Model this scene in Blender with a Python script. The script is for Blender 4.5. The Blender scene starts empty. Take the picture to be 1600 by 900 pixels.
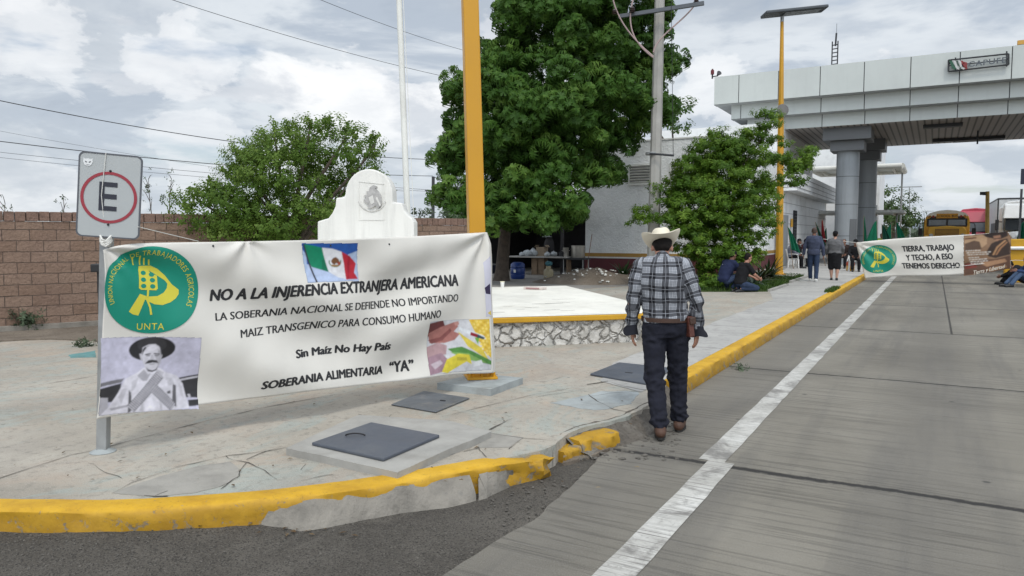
import bpy, bmesh, math, random
import numpy as np
from mathutils import Vector, Matrix, noise as mnoise
random.seed(7)
rng = np.random.default_rng(11)
SC = bpy.context.scene
COL = SC.collection
# ------------------------------------------------------------------ camera
YAW = math.radians(29.7); PITCH = math.radians(4.06); EYE = 1.62; FPX = 1155.0
cam = bpy.data.cameras.new("camera"); camo = bpy.data.objects.new("camera", cam); COL.objects.link(camo)
cam.sensor_width = 36; cam.lens = 36 * FPX / 1600; cam.clip_start = .05; cam.clip_end = 6000
camo.location = (0, 0, EYE); camo.rotation_euler = (math.pi / 2 - PITCH, 0, YAW)
SC.camera = camo
# ------------------------------------------------------------------ world: overcast sky with broken cloud
SUN_EL, SUN_AZ = math.radians(56), math.radians(146)      # azimuth clockwise from +Y
wo = bpy.data.worlds.new("World"); SC.world = wo; wo.use_nodes = True
SUN_STRENGTH = 1.2; CLOUD_GAIN = 1.06
def build_world():
    nt = wo.node_tree; N = nt.nodes; L = nt.links; N.clear()
    def nd(t, **k):
        n = N.new(t)
        for a, b in k.items(): setattr(n, a, b)
        return n
    def mth(op, a, b=None, c=None):
        n = nd('ShaderNodeMath', operation=op)
        for i, v in enumerate((a, b, c)):
            if v is None: continue
            if isinstance(v, (int, float)): n.inputs[i].default_value = v
            else: L.new(v, n.inputs[i])
        return n.outputs[0]
    def ramp(f, stops, interp='EASE'):
        n = nd('ShaderNodeValToRGB'); n.color_ramp.interpolation = interp
        e = n.color_ramp.elements
        while len(e) < len(stops): e.new(.5)
        for x, (p, c) in zip(e, stops):
            x.position = p; x.color = (*c, 1) if not isinstance(c, (int, float)) else (c, c, c, 1)
        L.new(f, n.inputs[0]); return n.outputs[0]
    def mixc(f, a, b):
        n = nd('ShaderNodeMix', data_type='RGBA')
        if isinstance(f, (int, float)): n.inputs[0].default_value = f
        else: L.new(f, n.inputs[0])
        for i, v in ((6, a), (7, b)):
            if isinstance(v, tuple): n.inputs[i].default_value = (*v, 1)
            else: L.new(v, n.inputs[i])
        return n.outputs[2]
    tc = nd('ShaderNodeTexCoord'); sx = nd('ShaderNodeSeparateXYZ'); L.new(tc.outputs['Generated'], sx.inputs[0])
    z = mth('MAXIMUM', sx.outputs[2], 0.0)
    den = mth('ADD', z, 0.16)
    cx = nd('ShaderNodeCombineXYZ')
    L.new(mth('DIVIDE', sx.outputs[0], den), cx.inputs[0]); L.new(mth('DIVIDE', sx.outputs[1], den), cx.inputs[1])
    def noise(scale, detail, rough, dist, loc, lac=2.0, sph=None):
        mp = nd('ShaderNodeMapping'); mp.inputs['Location'].default_value = loc; L.new(cx.outputs[0] if sph is None else tc.outputs['Generated'], mp.inputs[0])
        if sph: mp.inputs['Scale'].default_value = sph
        n = nd('ShaderNodeTexNoise'); n.inputs['Scale'].default_value = scale; n.inputs['Detail'].default_value = detail
        n.inputs['Roughness'].default_value = rough; n.inputs['Distortion'].default_value = dist; n.inputs['Lacunarity'].default_value = lac
        L.new(mp.outputs[0], n.inputs['Vector']); return n.outputs[0]
    n1 = noise(1.15, 8, .58, .45, (3.1, 1.7, .2)); n2 = noise(1.9, 9, .55, .15, (7.7, 4.1, 2.4), sph=(2.0, 2.0, 4.6)); n4 = noise(3.2, 8, .6, .2, (1.7, 2.1, 5.4), sph=(2.0, 2.0, 5.0)); n3 = noise(.8, 6, .55, .4, (1.1, 9.3, 5.4))
    base = ramp(n1, [(.30, (.32, .375, .455)), (.45, (.45, .51, .59)), (.56, (.69, .735, .78)), (.68, (.52, .575, .645))])
    puff = ramp(n2, [(.525, 0.0), (.56, .75), (.64, 1.0)]); shade = ramp(n4, [(.40, 1.0), (.56, 0.0)])
    c1 = mixc(puff, base, mixc(shade, (.95, .955, .96), (.66, .69, .735)))
    def blobs(L_):
        acc = None
        for px, py, sg in L_:
            d = (Vector((-math.sin(YAW) * math.cos(PITCH), math.cos(YAW) * math.cos(PITCH), -math.sin(PITCH))) + Vector((math.cos(YAW), math.sin(YAW), 0)) * ((px - 800) / FPX) + Vector((-math.sin(YAW) * math.sin(PITCH), math.cos(YAW) * math.sin(PITCH), math.cos(PITCH))) * ((450 - py) / FPX)).normalized()
            q = nd('ShaderNodeVectorMath', operation='DISTANCE'); L.new(tc.outputs['Generated'], q.inputs[0]); q.inputs[1].default_value = d
            b = mth('SUBTRACT', 1.0, mth('DIVIDE', q.outputs['Value'], sg / FPX)); acc = b if acc is None else mth('MAXIMUM', acc, b)
        return mth('ADD', acc, mth('MULTIPLY', mth('SUBTRACT', n5, .5), 2.6))
    n5 = noise(7.5, 9, .6, .25, (4.7, 8.1, 2.4), sph=(1.6, 1.6, 2.6))
    # a few separate cumulus heaps, their grey undersides and the bluish gap between them
    gapb = ramp(blobs([(165, 75, 130), (340, 30, 120), (480, 120, 110), (1560, 45, 120)]), [(.1, 0.0), (.8, .75)]); base = mixc(gapb, base, (.50, .60, .76))
    low_ = ramp(blobs([(190, 132, 62), (245, 140, 70), (320, 140, 75), (390, 128, 60), (75, 104, 30), (112, 118, 30), (1190, 92, 80), (1255, 70, 95), (1085, 106, 60), (1400, 60, 110), (1480, 230, 90), (1420, 300, 70), (350, 195, 60), (60, 170, 120), (620, 180, 120)]), [(.0, 0.0), (.38, .75), (.7, .9)]); base = mixc(low_, base, (.42, .455, .525))
    heap = ramp(blobs([(245, 92, 46), (285, 82, 52), (330, 96, 46), (272, 112, 50), (292, 216, 46), (325, 211, 42), (350, 222, 30), (310, 276, 50), (292, 50, 18), (1115, 130, 50), (1500, 290, 45), (470, 250, 80), (60, 60, 70), (1150, 160, 40)]), [(.05, 0.0), (.25, .75), (.6, 1.0)])
    grey = ramp(n3, [(.47, 0.0), (.62, .8)])
    c2 = mixc(mth('MULTIPLY', grey, .75), c1, (.43, .48, .545)); c2 = mixc(mth('MULTIPLY', heap, .6), c2, (.92, .93, .94))
    hz = ramp(z, [(0.0, 1.0), (.09, .55), (.2, 0.0)])
    c3 = mixc(mth('MULTIPLY', hz, .6), c2, (.60, .655, .71))
    vm = nd('ShaderNodeVectorMath', operation='SCALE'); L.new(c3, vm.inputs[0])
    mr = nd('ShaderNodeMapRange'); L.new(z, mr.inputs[0])
    mr.inputs[1].default_value = .32; mr.inputs[2].default_value = 1.0; mr.inputs[3].default_value = 1.0; mr.inputs[4].default_value = 1.15
    dp = nd('ShaderNodeVectorMath', operation='DOT_PRODUCT'); L.new(tc.outputs['Generated'], dp.inputs[0]); dp.inputs[1].default_value = (math.sin(SUN_AZ) * math.cos(.75), math.cos(SUN_AZ) * math.cos(.75), math.sin(.75))
    au = mth('ADD', 1.0, mth('MULTIPLY', mth('POWER', mth('MAXIMUM', dp.outputs['Value'], 0.0), 2.2), 1.9))      # the thin cloud round the veiled sun is brighter
    L.new(mth('MULTIPLY', mr.outputs[0], au), vm.inputs[3])
    bgc = nd('ShaderNodeBackground'); L.new(vm.outputs[0], bgc.inputs[0]); bgc.inputs[1].default_value = CLOUD_GAIN
    sky = nd('ShaderNodeTexSky', sky_type='NISHITA'); sky.sun_disc = False; sky.sun_elevation = SUN_EL; sky.sun_rotation = SUN_AZ
    bgs = nd('ShaderNodeBackground'); L.new(sky.outputs[0], bgs.inputs[0]); bgs.inputs[1].default_value = .10
    gap = ramp(noise(1.25, 6, .55, .4, (2.2, 6.1, 8.0)), [(.55, .97), (.68, .45)])
    ms = nd('ShaderNodeMixShader'); L.new(gap, ms.inputs[0]); L.new(bgs.outputs[0], ms.inputs[1]); L.new(bgc.outputs[0], ms.inputs[2])
    out = nd('ShaderNodeOutputWorld'); L.new(ms.outputs[0], out.inputs[0])
build_world()
# ------------------------------------------------------------------ sun (veiled)
sl = bpy.data.lights.new("sun", 'SUN'); sl.energy = SUN_STRENGTH; sl.angle = math.radians(10); sl.color = (1, .94, .83)
so = bpy.data.objects.new("sun", sl); COL.objects.link(so)
sd = Vector((math.sin(SUN_AZ) * math.cos(SUN_EL), math.cos(SUN_AZ) * math.cos(SUN_EL), math.sin(SUN_EL)))
so.rotation_euler = sd.to_track_quat('Z', 'Y').to_euler()
vs = SC.view_settings; vs.view_transform = 'Standard'; vs.look = 'None'; vs.exposure = .08; vs.gamma = 1; vs.use_curve_mapping = False

# ------------------------------------------------------------------ survey helpers: photo measurements -> world metres
FWD = Vector((-math.sin(YAW) * math.cos(PITCH), math.cos(YAW) * math.cos(PITCH), -math.sin(PITCH)))
RGT = Vector((math.cos(YAW), math.sin(YAW), 0)); UPV = RGT.cross(FWD)
HF = Vector((-math.sin(YAW), math.cos(YAW), 0))
CP = Vector((0, 0, EYE))
def ray(px, py): return FWD + RGT * ((px - 800) / FPX) + UPV * ((450 - py) / FPX)
def G(px, py, z=0.0):
    d = ray(px, py); return CP + d * ((z - EYE) / d.z)
def AY(px, py, Y):
    d = ray(px, py); return CP + d * (Y / d.y)
def AX(px, py, X):
    d = ray(px, py); return CP + d * (X / d.x)
def D(px, py, dist):
    d = ray(px, py); return CP + d * (dist / d.dot(HF))
def pix(p):
    v = Vector(p) - CP; f = v.dot(FWD); return (800 + FPX * v.dot(RGT) / f, 450 - FPX * v.dot(UPV) / f)
def plan(lat, dist, z=0.0): return RGT * lat + HF * dist + Vector((0, 0, z))
WZ = .14      # pavement height

# ------------------------------------------------------------------ materials
class NT:
    def __init__(s, name):
        s.m = bpy.data.materials.new(name); s.m.use_nodes = True; s.t = s.m.node_tree; s.N = s.t.nodes; s.L = s.t.links
        s.N.clear(); s.out = s.N.new('ShaderNodeOutputMaterial'); s.p = s.N.new('ShaderNodeBsdfPrincipled')
        s.L.new(s.p.outputs[0], s.out.inputs[0]); s.tc = s.N.new('ShaderNodeTexCoord'); s.obj = s.tc.outputs['Object']
    def lk(s, v, i):
        if v is None: return
        if isinstance(v, (int, float)):
            i.default_value = v if i.type == 'VALUE' else (v, v, v, 1) if i.type == 'RGBA' else (v, v, v)
        elif isinstance(v, (tuple, list)):
            i.default_value = (*v, 1) if i.type == 'RGBA' and len(v) == 3 else v
        else: s.L.new(v, i)
    def math(s, op, a, b=None, c=None, clamp=False):
        n = s.N.new('ShaderNodeMath'); n.operation = op; n.use_clamp = clamp
        for i, v in enumerate((a, b, c)): s.lk(v, n.inputs[i])
        return n.outputs[0]
    def mapping(s, scale=(1, 1, 1), loc=(0, 0, 0), rot=(0, 0, 0), vec=None):
        n = s.N.new('ShaderNodeMapping'); s.lk(vec or s.obj, n.inputs[0])
        n.inputs['Location'].default_value = loc; n.inputs['Rotation'].default_value = rot; n.inputs['Scale'].default_value = scale
        return n.outputs[0]
    def noise(s, scale=5, detail=5, rough=.55, dist=0, vec=None):
        n = s.N.new('ShaderNodeTexNoise'); s.lk(vec or s.obj, n.inputs['Vector'])
        n.inputs['Scale'].default_value = scale; n.inputs['Detail'].default_value = detail; n.inputs['Roughness'].default_value = rough; n.inputs['Distortion'].default_value = dist
        return n.outputs[0]
    def voro(s, scale=5, feature='F1', vec=None, out=0, rand=1):
        n = s.N.new('ShaderNodeTexVoronoi'); n.feature = feature; s.lk(vec or s.obj, n.inputs['Vector']); n.inputs['Scale'].default_value = scale
        n.inputs['Randomness'].default_value = rand
        return n.outputs[out]
    def ramp(s, f, stops, interp='LINEAR'):
        n = s.N.new('ShaderNodeValToRGB'); n.color_ramp.interpolation = interp; e = n.color_ramp.elements
        while len(e) < len(stops): e.new(.5)
        for x, (p, c) in zip(e, stops):
            x.position = p; x.color = (c, c, c, 1) if isinstance(c, (int, float)) else (*c, 1)
        s.L.new(f, n.inputs[0]); return n.outputs[0]
    def mix(s, f, a, b, blend='MIX'):
        n = s.N.new('ShaderNodeMix'); n.data_type = 'RGBA'; n.blend_type = blend
        s.lk(f, n.inputs[0]); s.lk(a, n.inputs[6]); s.lk(b, n.inputs[7]); return n.outputs[2]
    def sep(s, v):
        n = s.N.new('ShaderNodeSeparateXYZ'); s.lk(v, n.inputs[0]); return n.outputs
    def attr(s, name, out='Vector'):
        n = s.N.new('ShaderNodeAttribute'); n.attribute_name = name; return n.outputs[out]
    def bump(s, h, strength=.3, dist=.01):
        n = s.N.new('ShaderNodeBump'); n.inputs['Strength'].default_value = strength; n.inputs['Distance'].default_value = dist
        s.lk(h, n.inputs['Height']); s.L.new(n.outputs[0], s.p.inputs['Normal'])
    def fin(s, col=None, rough=.8, metal=0, spec=None):
        s.lk(col, s.p.inputs['Base Color']); s.lk(rough, s.p.inputs['Roughness']); s.lk(metal, s.p.inputs['Metallic'])
        if spec is not None: s.p.inputs['Specular IOR Level'].default_value = spec
        return s.m
MATS = {}
def pm(name, col, rough=.75, var=.18, scale=4, bump=.15, bscale=60, bdist=.004, metal=0, dirt=None, spec=None, streak=0):
    """painted / plain surface: base colour broken up by two noises, optional dirt colour, fine bump"""
    if name in MATS: return MATS[name]
    n = NT(name); a = n.noise(scale, 6, .6); d = tuple(max(0, c * (1 - var)) for c in col); l = tuple(min(1, c * (1 + var * .6)) for c in col)
    c = n.ramp(a, [(.3, d), (.52, col), (.72, l)])
    if dirt:
        c = n.mix(n.ramp(n.noise(scale * .7, 8, .7, .4), [(.52, 0.0), (.75, .7)]), c, dirt)
    if streak:
        c = n.mix(n.ramp(n.noise(1.0, 7, .7, .3, n.mapping((5, 5, .35))), [(.50, 0.0), (.70, streak)]), c, tuple(x * .45 for x in col)); c = n.mix(n.ramp(n.noise(3.3, 8, .78, .5), [(.60, 0.0), (.72, streak * .8)]), c, tuple(x * .55 for x in col))
    if bump: n.bump(n.noise(bscale, 4, .6), bump, bdist)
    MATS[name] = n.fin(c, n.ramp(n.noise(scale * 2, 3), [(.3, max(0, rough - .08)), (.7, min(1, rough + .08))]), metal, spec)
    return MATS[name]
def ink(rgb):
    k = 'printed_ink_%02x%02x%02x' % tuple(int(max(0, min(1, c)) * 255) for c in rgb)
    return pm(k, rgb, .55, .05, 6, .06, 200, .001)

# ------------------------------------------------------------------ mesh helpers
class MB:
    def __init__(s): s.bm = bmesh.new(); s.mi = 0; s.mats = []
    def use(s, m):
        if m not in s.mats: s.mats.append(m)
        s.mi = s.mats.index(m); return s
    def face(s, vs):
        try: f = s.bm.faces.new(vs)
        except ValueError: return None
        f.material_index = s.mi; return f
    def poly(s, pts): return s.face([s.bm.verts.new(p) for p in pts])
    def box(s, c, size, rot=None, bev=0):
        c = Vector(c); h = Vector(size) / 2; vs = []
        M = rot if rot is not None else Matrix.Identity(3)
        if bev <= 0:
            for x in (-1, 1):
                for y in (-1, 1):
                    for z in (-1, 1): vs.append(s.bm.verts.new(c + M @ Vector((x * h.x, y * h.y, z * h.z))))
            for q in ((0, 1, 3, 2), (4, 6, 7, 5), (0, 4, 5, 1), (2, 3, 7, 6), (0, 2, 6, 4), (1, 5, 7, 3)): s.face([vs[i] for i in q])
        else:
            t = bmesh.new(); bmesh.ops.create_cube(t, size=1)
            for v in t.verts: v.co = Vector((v.co.x * size[0], v.co.y * size[1], v.co.z * size[2]))
            bmesh.ops.bevel(t, geom=t.edges[:], offset=bev, segments=2, affect='EDGES', profile=.6)
            s.merge(t, Matrix.Translation(c) @ M.to_4x4()); t.free()
        return s
    def merge(s, t, M=Matrix.Identity(4)):
        mp = {v: s.bm.verts.new(M @ v.co) for v in t.verts}
        for f in t.faces: s.face([mp[v] for v in f.verts])
        return s
    def prism(s, pts, off):
        """pts: 3D outline (ccw seen from the off side); off: extrusion vector"""
        off = Vector(off); a = [s.bm.verts.new(Vector(p)) for p in pts]; b = [s.bm.verts.new(Vector(p) + off) for p in pts]
        s.face(b); s.face(a[::-1]); n = len(a)
        for i in range(n): s.face([a[i], a[(i + 1) % n], b[(i + 1) % n], b[i]])
        return s
    def rings(s, rings, cap=True, closed=True):
        R = [[s.bm.verts.new(p) for p in r] for r in rings]; n = len(R[0])
        for a, b in zip(R, R[1:]):
            for i in range(n if closed else n - 1): s.face([a[i], a[(i + 1) % n], b[(i + 1) % n], b[i]])
        if cap: s.face(R[0][::-1]); s.face(R[-1])
        return s
    def tube(s, path, r, n=8, cap=True, flat=1.0):
        P = [Vector(p) for p in path]; rs = r if isinstance(r, (list, tuple)) else [r] * len(P); rings = []; pu = None
        for i, p in enumerate(P):
            t = (P[min(i + 1, len(P) - 1)] - P[max(i - 1, 0)]).normalized()
            if pu is None: pu = t.orthogonal().normalized()
            u = (pu - t * pu.dot(t)); u = u.normalized() if u.length > 1e-6 else t.orthogonal().normalized(); pu = u; v = t.cross(u)
            rings.append([p + (u * math.cos(2 * math.pi * k / n) + v * math.sin(2 * math.pi * k / n) * flat) * rs[i] for k in range(n)])
        return s.rings(rings, cap)
    def cyl(s, a, b, r0, r1=None, n=16): return s.tube([a, b], [r0, r0 if r1 is None else r1], n)
    def lathe(s, prof, c=(0, 0, 0), n=20, sx=1, sy=1):
        c = Vector(c); return s.rings([[c + Vector((r * sx * math.cos(2 * math.pi * k / n), r * sy * math.sin(2 * math.pi * k / n), z)) for k in range(n)] for r, z in prof])
    def ball(s, c, r, n=12, m=8, rot=None):
        r = (r, r, r) if isinstance(r, (int, float)) else r; c = Vector(c); M = rot or Matrix.Identity(3); rg = []
        for j in range(m + 1):
            th = math.pi * (j + .02 if j == 0 else j - .02 if j == m else j) / m
            rg.append([c + M @ Vector((r[0] * math.sin(th) * math.cos(2 * math.pi * k / n), r[1] * math.sin(th) * math.sin(2 * math.pi * k / n), -r[2] * math.cos(th))) for k in range(n)])
        return s.rings(rg)
    def build(s, name, mat=None, parent=None, smooth=False, bevel=0, local=False):
        bmesh.ops.recalc_face_normals(s.bm, faces=s.bm.faces[:])
        me = bpy.data.meshes.new(name); s.bm.to_mesh(me); s.bm.free()
        for m in (s.mats or [mat]): me.materials.append(m)
        if smooth:
            me.polygons.foreach_set('use_smooth', [True] * len(me.polygons))
            try: me.set_sharp_from_angle(angle=math.radians(40))
            except Exception: pass
        o = bpy.data.objects.new(name, me); link(o, parent, local)
        if bevel:
            b = o.modifiers.new('bevel', 'BEVEL'); b.width = bevel; b.segments = 2; b.limit_method = 'ANGLE'; b.angle_limit = math.radians(50)
        return o
def mworld(o):
    M = Matrix.LocRotScale(o.location, o.rotation_euler, o.scale)
    return (mworld(o.parent) @ o.matrix_parent_inverse @ M) if o.parent else M
def link(o, parent=None, local=False):
    COL.objects.link(o)
    if parent is not None:
        o.parent = parent
        if not local: o.matrix_parent_inverse = mworld(parent).inverted()
    return o
def tag(o, label=None, cat=None, group=None, kind=None):
    if label: o['label'] = label
    if cat: o['category'] = cat
    if group: o['group'] = group
    if kind: o['kind'] = kind
    return o
def thing(name, label, cat, loc, rz=0, group=None):
    o = bpy.data.objects.new(name, None); COL.objects.link(o); o.empty_display_size = .2
    o.location = loc; o.rotation_euler = (0, 0, rz); return tag(o, label, cat, group)
def kids(o): return [c for c in COL.objects if c.parent == o]
def copy_tree(o, parent=None):
    c = o.copy(); COL.objects.link(c); c.parent = parent
    for ch in kids(o): copy_tree(ch, c)
    return c
def np_mesh(name, verts, faces, mat, parent=None, attrs=None, smooth=False):
    """verts (N,3), faces (M,4) quads"""
    me = bpy.data.meshes.new(name); nv, nf = len(verts), len(faces)
    me.vertices.add(nv); me.vertices.foreach_set('co', np.asarray(verts, np.float32).ravel())
    k = faces.shape[1]
    me.loops.add(nf * k); me.loops.foreach_set('vertex_index', np.asarray(faces, np.int32).ravel())
    me.polygons.add(nf); me.polygons.foreach_set('loop_start', np.arange(0, nf * k, k, dtype=np.int32))
    me.update(calc_edges=True)
    for an, av in (attrs or {}).items():
        a = me.attributes.new(an, 'FLOAT', 'POINT'); a.data.foreach_set('value', np.asarray(av, np.float32))
    me.materials.append(mat)
    if smooth: me.polygons.foreach_set('use_smooth', [True] * nf)
    o = bpy.data.objects.new(name, me); link(o, parent); return o
def jitter_line(pts, step=.12, amp=.02, seed=0):
    out = []; P = [Vector(p) for p in pts]
    for a, b in zip(P, P[1:]):
        n = max(1, int((b - a).length / step)); t = (b - a).normalized(); s_ = Vector((-t.y, t.x, 0))
        for i in range(n):
            p = a.lerp(b, i / n); q = mnoise.noise(Vector((p.x * 2.3 + seed, p.y * 2.3, seed * 1.7))) + .5 * mnoise.noise(Vector((p.x * 9 + seed, p.y * 9, 4)))
            out.append(p + s_ * amp * q * (0 if i == 0 and a is P[0] else 1))
    out.append(P[-1]); return out
def bez(p0, p1, p2, p3, n=16):
    P = [Vector(p) for p in (p0, p1, p2, p3)]
    return [P[0] * (1 - t) ** 3 + P[1] * 3 * t * (1 - t) ** 2 + P[2] * 3 * t * t * (1 - t) + P[3] * t ** 3 for t in (i / n for i in range(n + 1))]
def sag(a, b, s, n=24):
    a, b = Vector(a), Vector(b); return [a.lerp(b, i / n) - Vector((0, 0, 4 * s * (i / n) * (1 - i / n))) for i in range(n + 1)]
TXT = {}
def text_mesh(body, bold=0.0, shear=0.0, space=1.0):
    """triangles of a line of lettering, cap height scaled to 1; returns (verts2d, faces, width)"""
    c = bpy.data.curves.new('lettering', 'FONT'); c.body = body; c.offset = bold; c.shear = shear; c.space_character = space; c.resolution_u = 3
    o = bpy.data.objects.new('lettering', c); me = bpy.data.meshes.new_from_object(o)
    v = [(p.co.x / .73, p.co.y / .73) for p in me.vertices]; f = [tuple(p.vertices) for p in me.polygons]
    bpy.data.objects.remove(o); bpy.data.curves.remove(c); bpy.data.meshes.remove(me)
    x0 = min(p[0] for p in v); w = max(p[0] for p in v) - x0
    return [(p[0] - x0, p[1]) for p in v], f, w
# ================================================================== surface materials
def m_pavement():
    n = NT('worn_painted_concrete')
    big = n.noise(.55, 5, .6, .3); mid = n.noise(2.2, 8, .68, .5, n.mapping((1, .45, 1), rot=(0, 0, .5)))
    c = n.ramp(big, [(.30, (.26, .234, .194)), (.48, (.35, .317, .266)), (.62, (.40, .367, .312)), (.75, (.315, .293, .254))])
    pink = n.ramp(n.noise(.9, 7, .7, .8, n.mapping(loc=(4, 2, 0))), [(.52, 0.0), (.66, .55)]); c = n.mix(pink, c, (.40, .30, .225))
    blue = n.ramp(n.noise(1.6, 9, .74, 1.2, n.mapping((1, .55, 1), loc=(9, 5, 1), rot=(0, 0, .6))), [(.515, 0.0), (.57, .4), (.68, .7)]); c = n.mix(blue, c, (.285, .34, .32))
    c = n.mix(n.ramp(mid, [(.36, .42), (.53, 0.0)]), c, (.26, .235, .205))
    c = n.mix(n.ramp(n.noise(14, 6, .75), [(.36, .6), (.48, 0.0)]), c, (.19, .175, .15))
    c = n.mix(n.ramp(n.noise(34, 5, .7), [(.60, 0.0), (.72, .35)]), c, (.56, .53, .48))
    gn = n.noise(150, 3, .7); c = n.mix(n.ramp(gn, [(.36, .4), (.47, 0.0)]), c, (.17, .155, .135)); c = n.mix(n.ramp(gn, [(.56, 0.0), (.66, .35)]), c, (.56, .53, .47))
    spots = n.ramp(n.voro(3.1, vec=n.mapping((1, 1, .2))), [(.035, .7), (.06, 0.0)]); c = n.mix(spots, c, (.12, .11, .10))
    h = n.math('ADD', n.noise(26, 6, .7), n.math('MULTIPLY', n.noise(120, 3, .6), .5)); n.bump(h, .35, .006)
    return n.fin(c, .88, 0, .3)
def m_walk():
    n = NT('grey_walkway_concrete')
    c = n.ramp(n.noise(.8, 6, .62, .3), [(.3, (.30, .295, .28)), (.5, (.375, .365, .345)), (.7, (.425, .415, .39))])
    c = n.mix(n.ramp(n.noise(9, 7, .72), [(.34, .5), (.5, 0.0)]), c, (.2, .19, .18))
    yy = n.sep(n.obj)[1]; j = n.math('PINGPONG', n.math('ADD', yy, .3), 1.25)
    c = n.mix(n.ramp(j, [(.0, .7), (.012, .55), (.02, 0.0)]), c, (.1, .095, .09))
    n.bump(n.noise(60, 5, .65), .25, .004); return n.fin(c, .88, 0, .3)
def m_road(joints):
    n = NT('grooved_road_concrete'); s = n.sep(n.obj)
    c = n.ramp(n.noise(.5, 7, .62, .4), [(.28, (.138, .126, .103)), (.5, (.196, .180, .148)), (.72, (.255, .236, .197))])
    lane = n.math('ABSOLUTE', n.math('SUBTRACT', n.math('PINGPONG', n.math('ADD', s[0], .85), 1.75), .875))      # two wheel paths per lane
    c = n.mix(n.ramp(lane, [(.1, .42), (.55, 0.0)]), c, (.105, .098, .088))
    gv = n.mapping((.5, 17, 1)); g = n.noise(1.6, 4, .62, .08, gv); g2 = n.noise(2.4, 4, .75, .1, n.mapping((.9, 75, 1), loc=(3, 1, 0)))
    wear = n.ramp(n.noise(.42, 4, .6, .3, n.mapping(loc=(5, 2, 0))), [(.34, .45), (.6, 1.0)])
    gr = n.math('MULTIPLY', n.ramp(g, [(.36, 1.0), (.42, .75), (.47, 0.0)]), wear)
    c = n.mix(n.math('MULTIPLY', gr, .50), c, (.06, .055, .047))
    c = n.mix(n.ramp(g2, [(.55, 0.0), (.72, .55)]), c, (.29, .28, .262))
    tyre = n.ramp(n.noise(1.1, 5, .6, .3, n.mapping((2.2, .12, 1), loc=(1, 7, 0))), [(.50, 0.0), (.70, .5)]); c = n.mix(tyre, c, (.085, .082, .08))
    c = n.mix(n.ramp(n.noise(40, 4, .7), [(.64, 0.0), (.76, .5)]), c, (.30, .285, .26))
    c = n.mix(n.ramp(n.voro(1.7, vec=n.mapping((1, 1, .2), loc=(.3, .8, 0))), [(.03, .85), (.055, 0.0)]), c, (.05, .048, .045))
    jm = None
    wob = n.math('MULTIPLY', n.math('SUBTRACT', n.noise(.9, 5, .6, 0, n.mapping((1, .1, 1))), .5), .16)
    wob2 = n.math('MULTIPLY', n.math('SUBTRACT', n.noise(14, 5, .75), .5), .075)
    for y0, w in joints:
        d = n.math('ABSOLUTE', n.math('SUBTRACT', n.math('ADD', s[1], n.math('ADD', wob, wob2)), y0))
        a = n.ramp(n.math('DIVIDE', d, w), [(.45, 1.0), (1.0, 0.0)]); jm = a if jm is None else n.math('MAXIMUM', jm, a)
        b = n.ramp(n.math('DIVIDE', d, w * 9), [(0.0, .45), (1.0, 0.0)]); c = n.mix(n.math('MULTIPLY', b, n.ramp(n.noise(5, 5, .7), [(.4, 0.0), (.65, 1.0)])), c, (.07, .066, .06))
    dl = n.math('ABSOLUTE', n.math('SUBTRACT', n.math('ADD', s[0], n.math('MULTIPLY', wob2, .6)), .30)); a = n.math('MULTIPLY', n.ramp(n.math('DIVIDE', dl, .022), [(.4, .9), (1.0, 0.0)]), n.math('GREATER_THAN', s[1], JOINT_FROM)); jm = n.math('MAXIMUM', jm, a)
    gn = n.noise(170, 3, .7); c = n.mix(n.ramp(gn, [(.36, .55), (.48, 0.0)]), c, (.07, .065, .058)); c = n.mix(n.ramp(gn, [(.55, 0.0), (.66, .45)]), c, (.34, .325, .295)); c = n.mix(jm, c, (.03, .028, .026))
    h = n.math('SUBTRACT', n.math('SUBTRACT', n.math('MULTIPLY', n.noise(70, 4, .7), .4), gr), n.math('MULTIPLY', jm, 1.5)); n.bump(h, .5, .006)
    return n.fin(c, .86, 0, .35)
def m_asphalt():
    n = NT('old_asphalt'); c = n.ramp(n.noise(.9, 7, .65, .5), [(.3, (.066, .059, .050)), (.52, (.100, .090, .077)), (.72, (.150, .136, .117))])
    c = n.mix(n.ramp(n.noise(2.2, 8, .7, .6, n.mapping(loc=(3, 3, 0))), [(.52, 0.0), (.68, .6)]), c, (.165, .150, .128))
    v = n.voro(150, out=1); vs_ = n.sep(v)[0]; c = n.mix(n.ramp(vs_, [(.88, 0.0), (.98, .55)]), c, (.17, .157, .14)); c = n.mix(n.ramp(vs_, [(.10, .8), (.3, 0.0)]), c, (.028, .026, .024))
    c = n.mix(n.ramp(n.voro(13, vec=n.mapping((1, 1, .1))), [(.02, .6), (.035, 0.0)]), c, (.30, .27, .23))
    n.bump(n.math('ADD', n.voro(210), n.noise(12, 5, .7)), .8, .008); return n.fin(c, .9, 0, .3)
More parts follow.
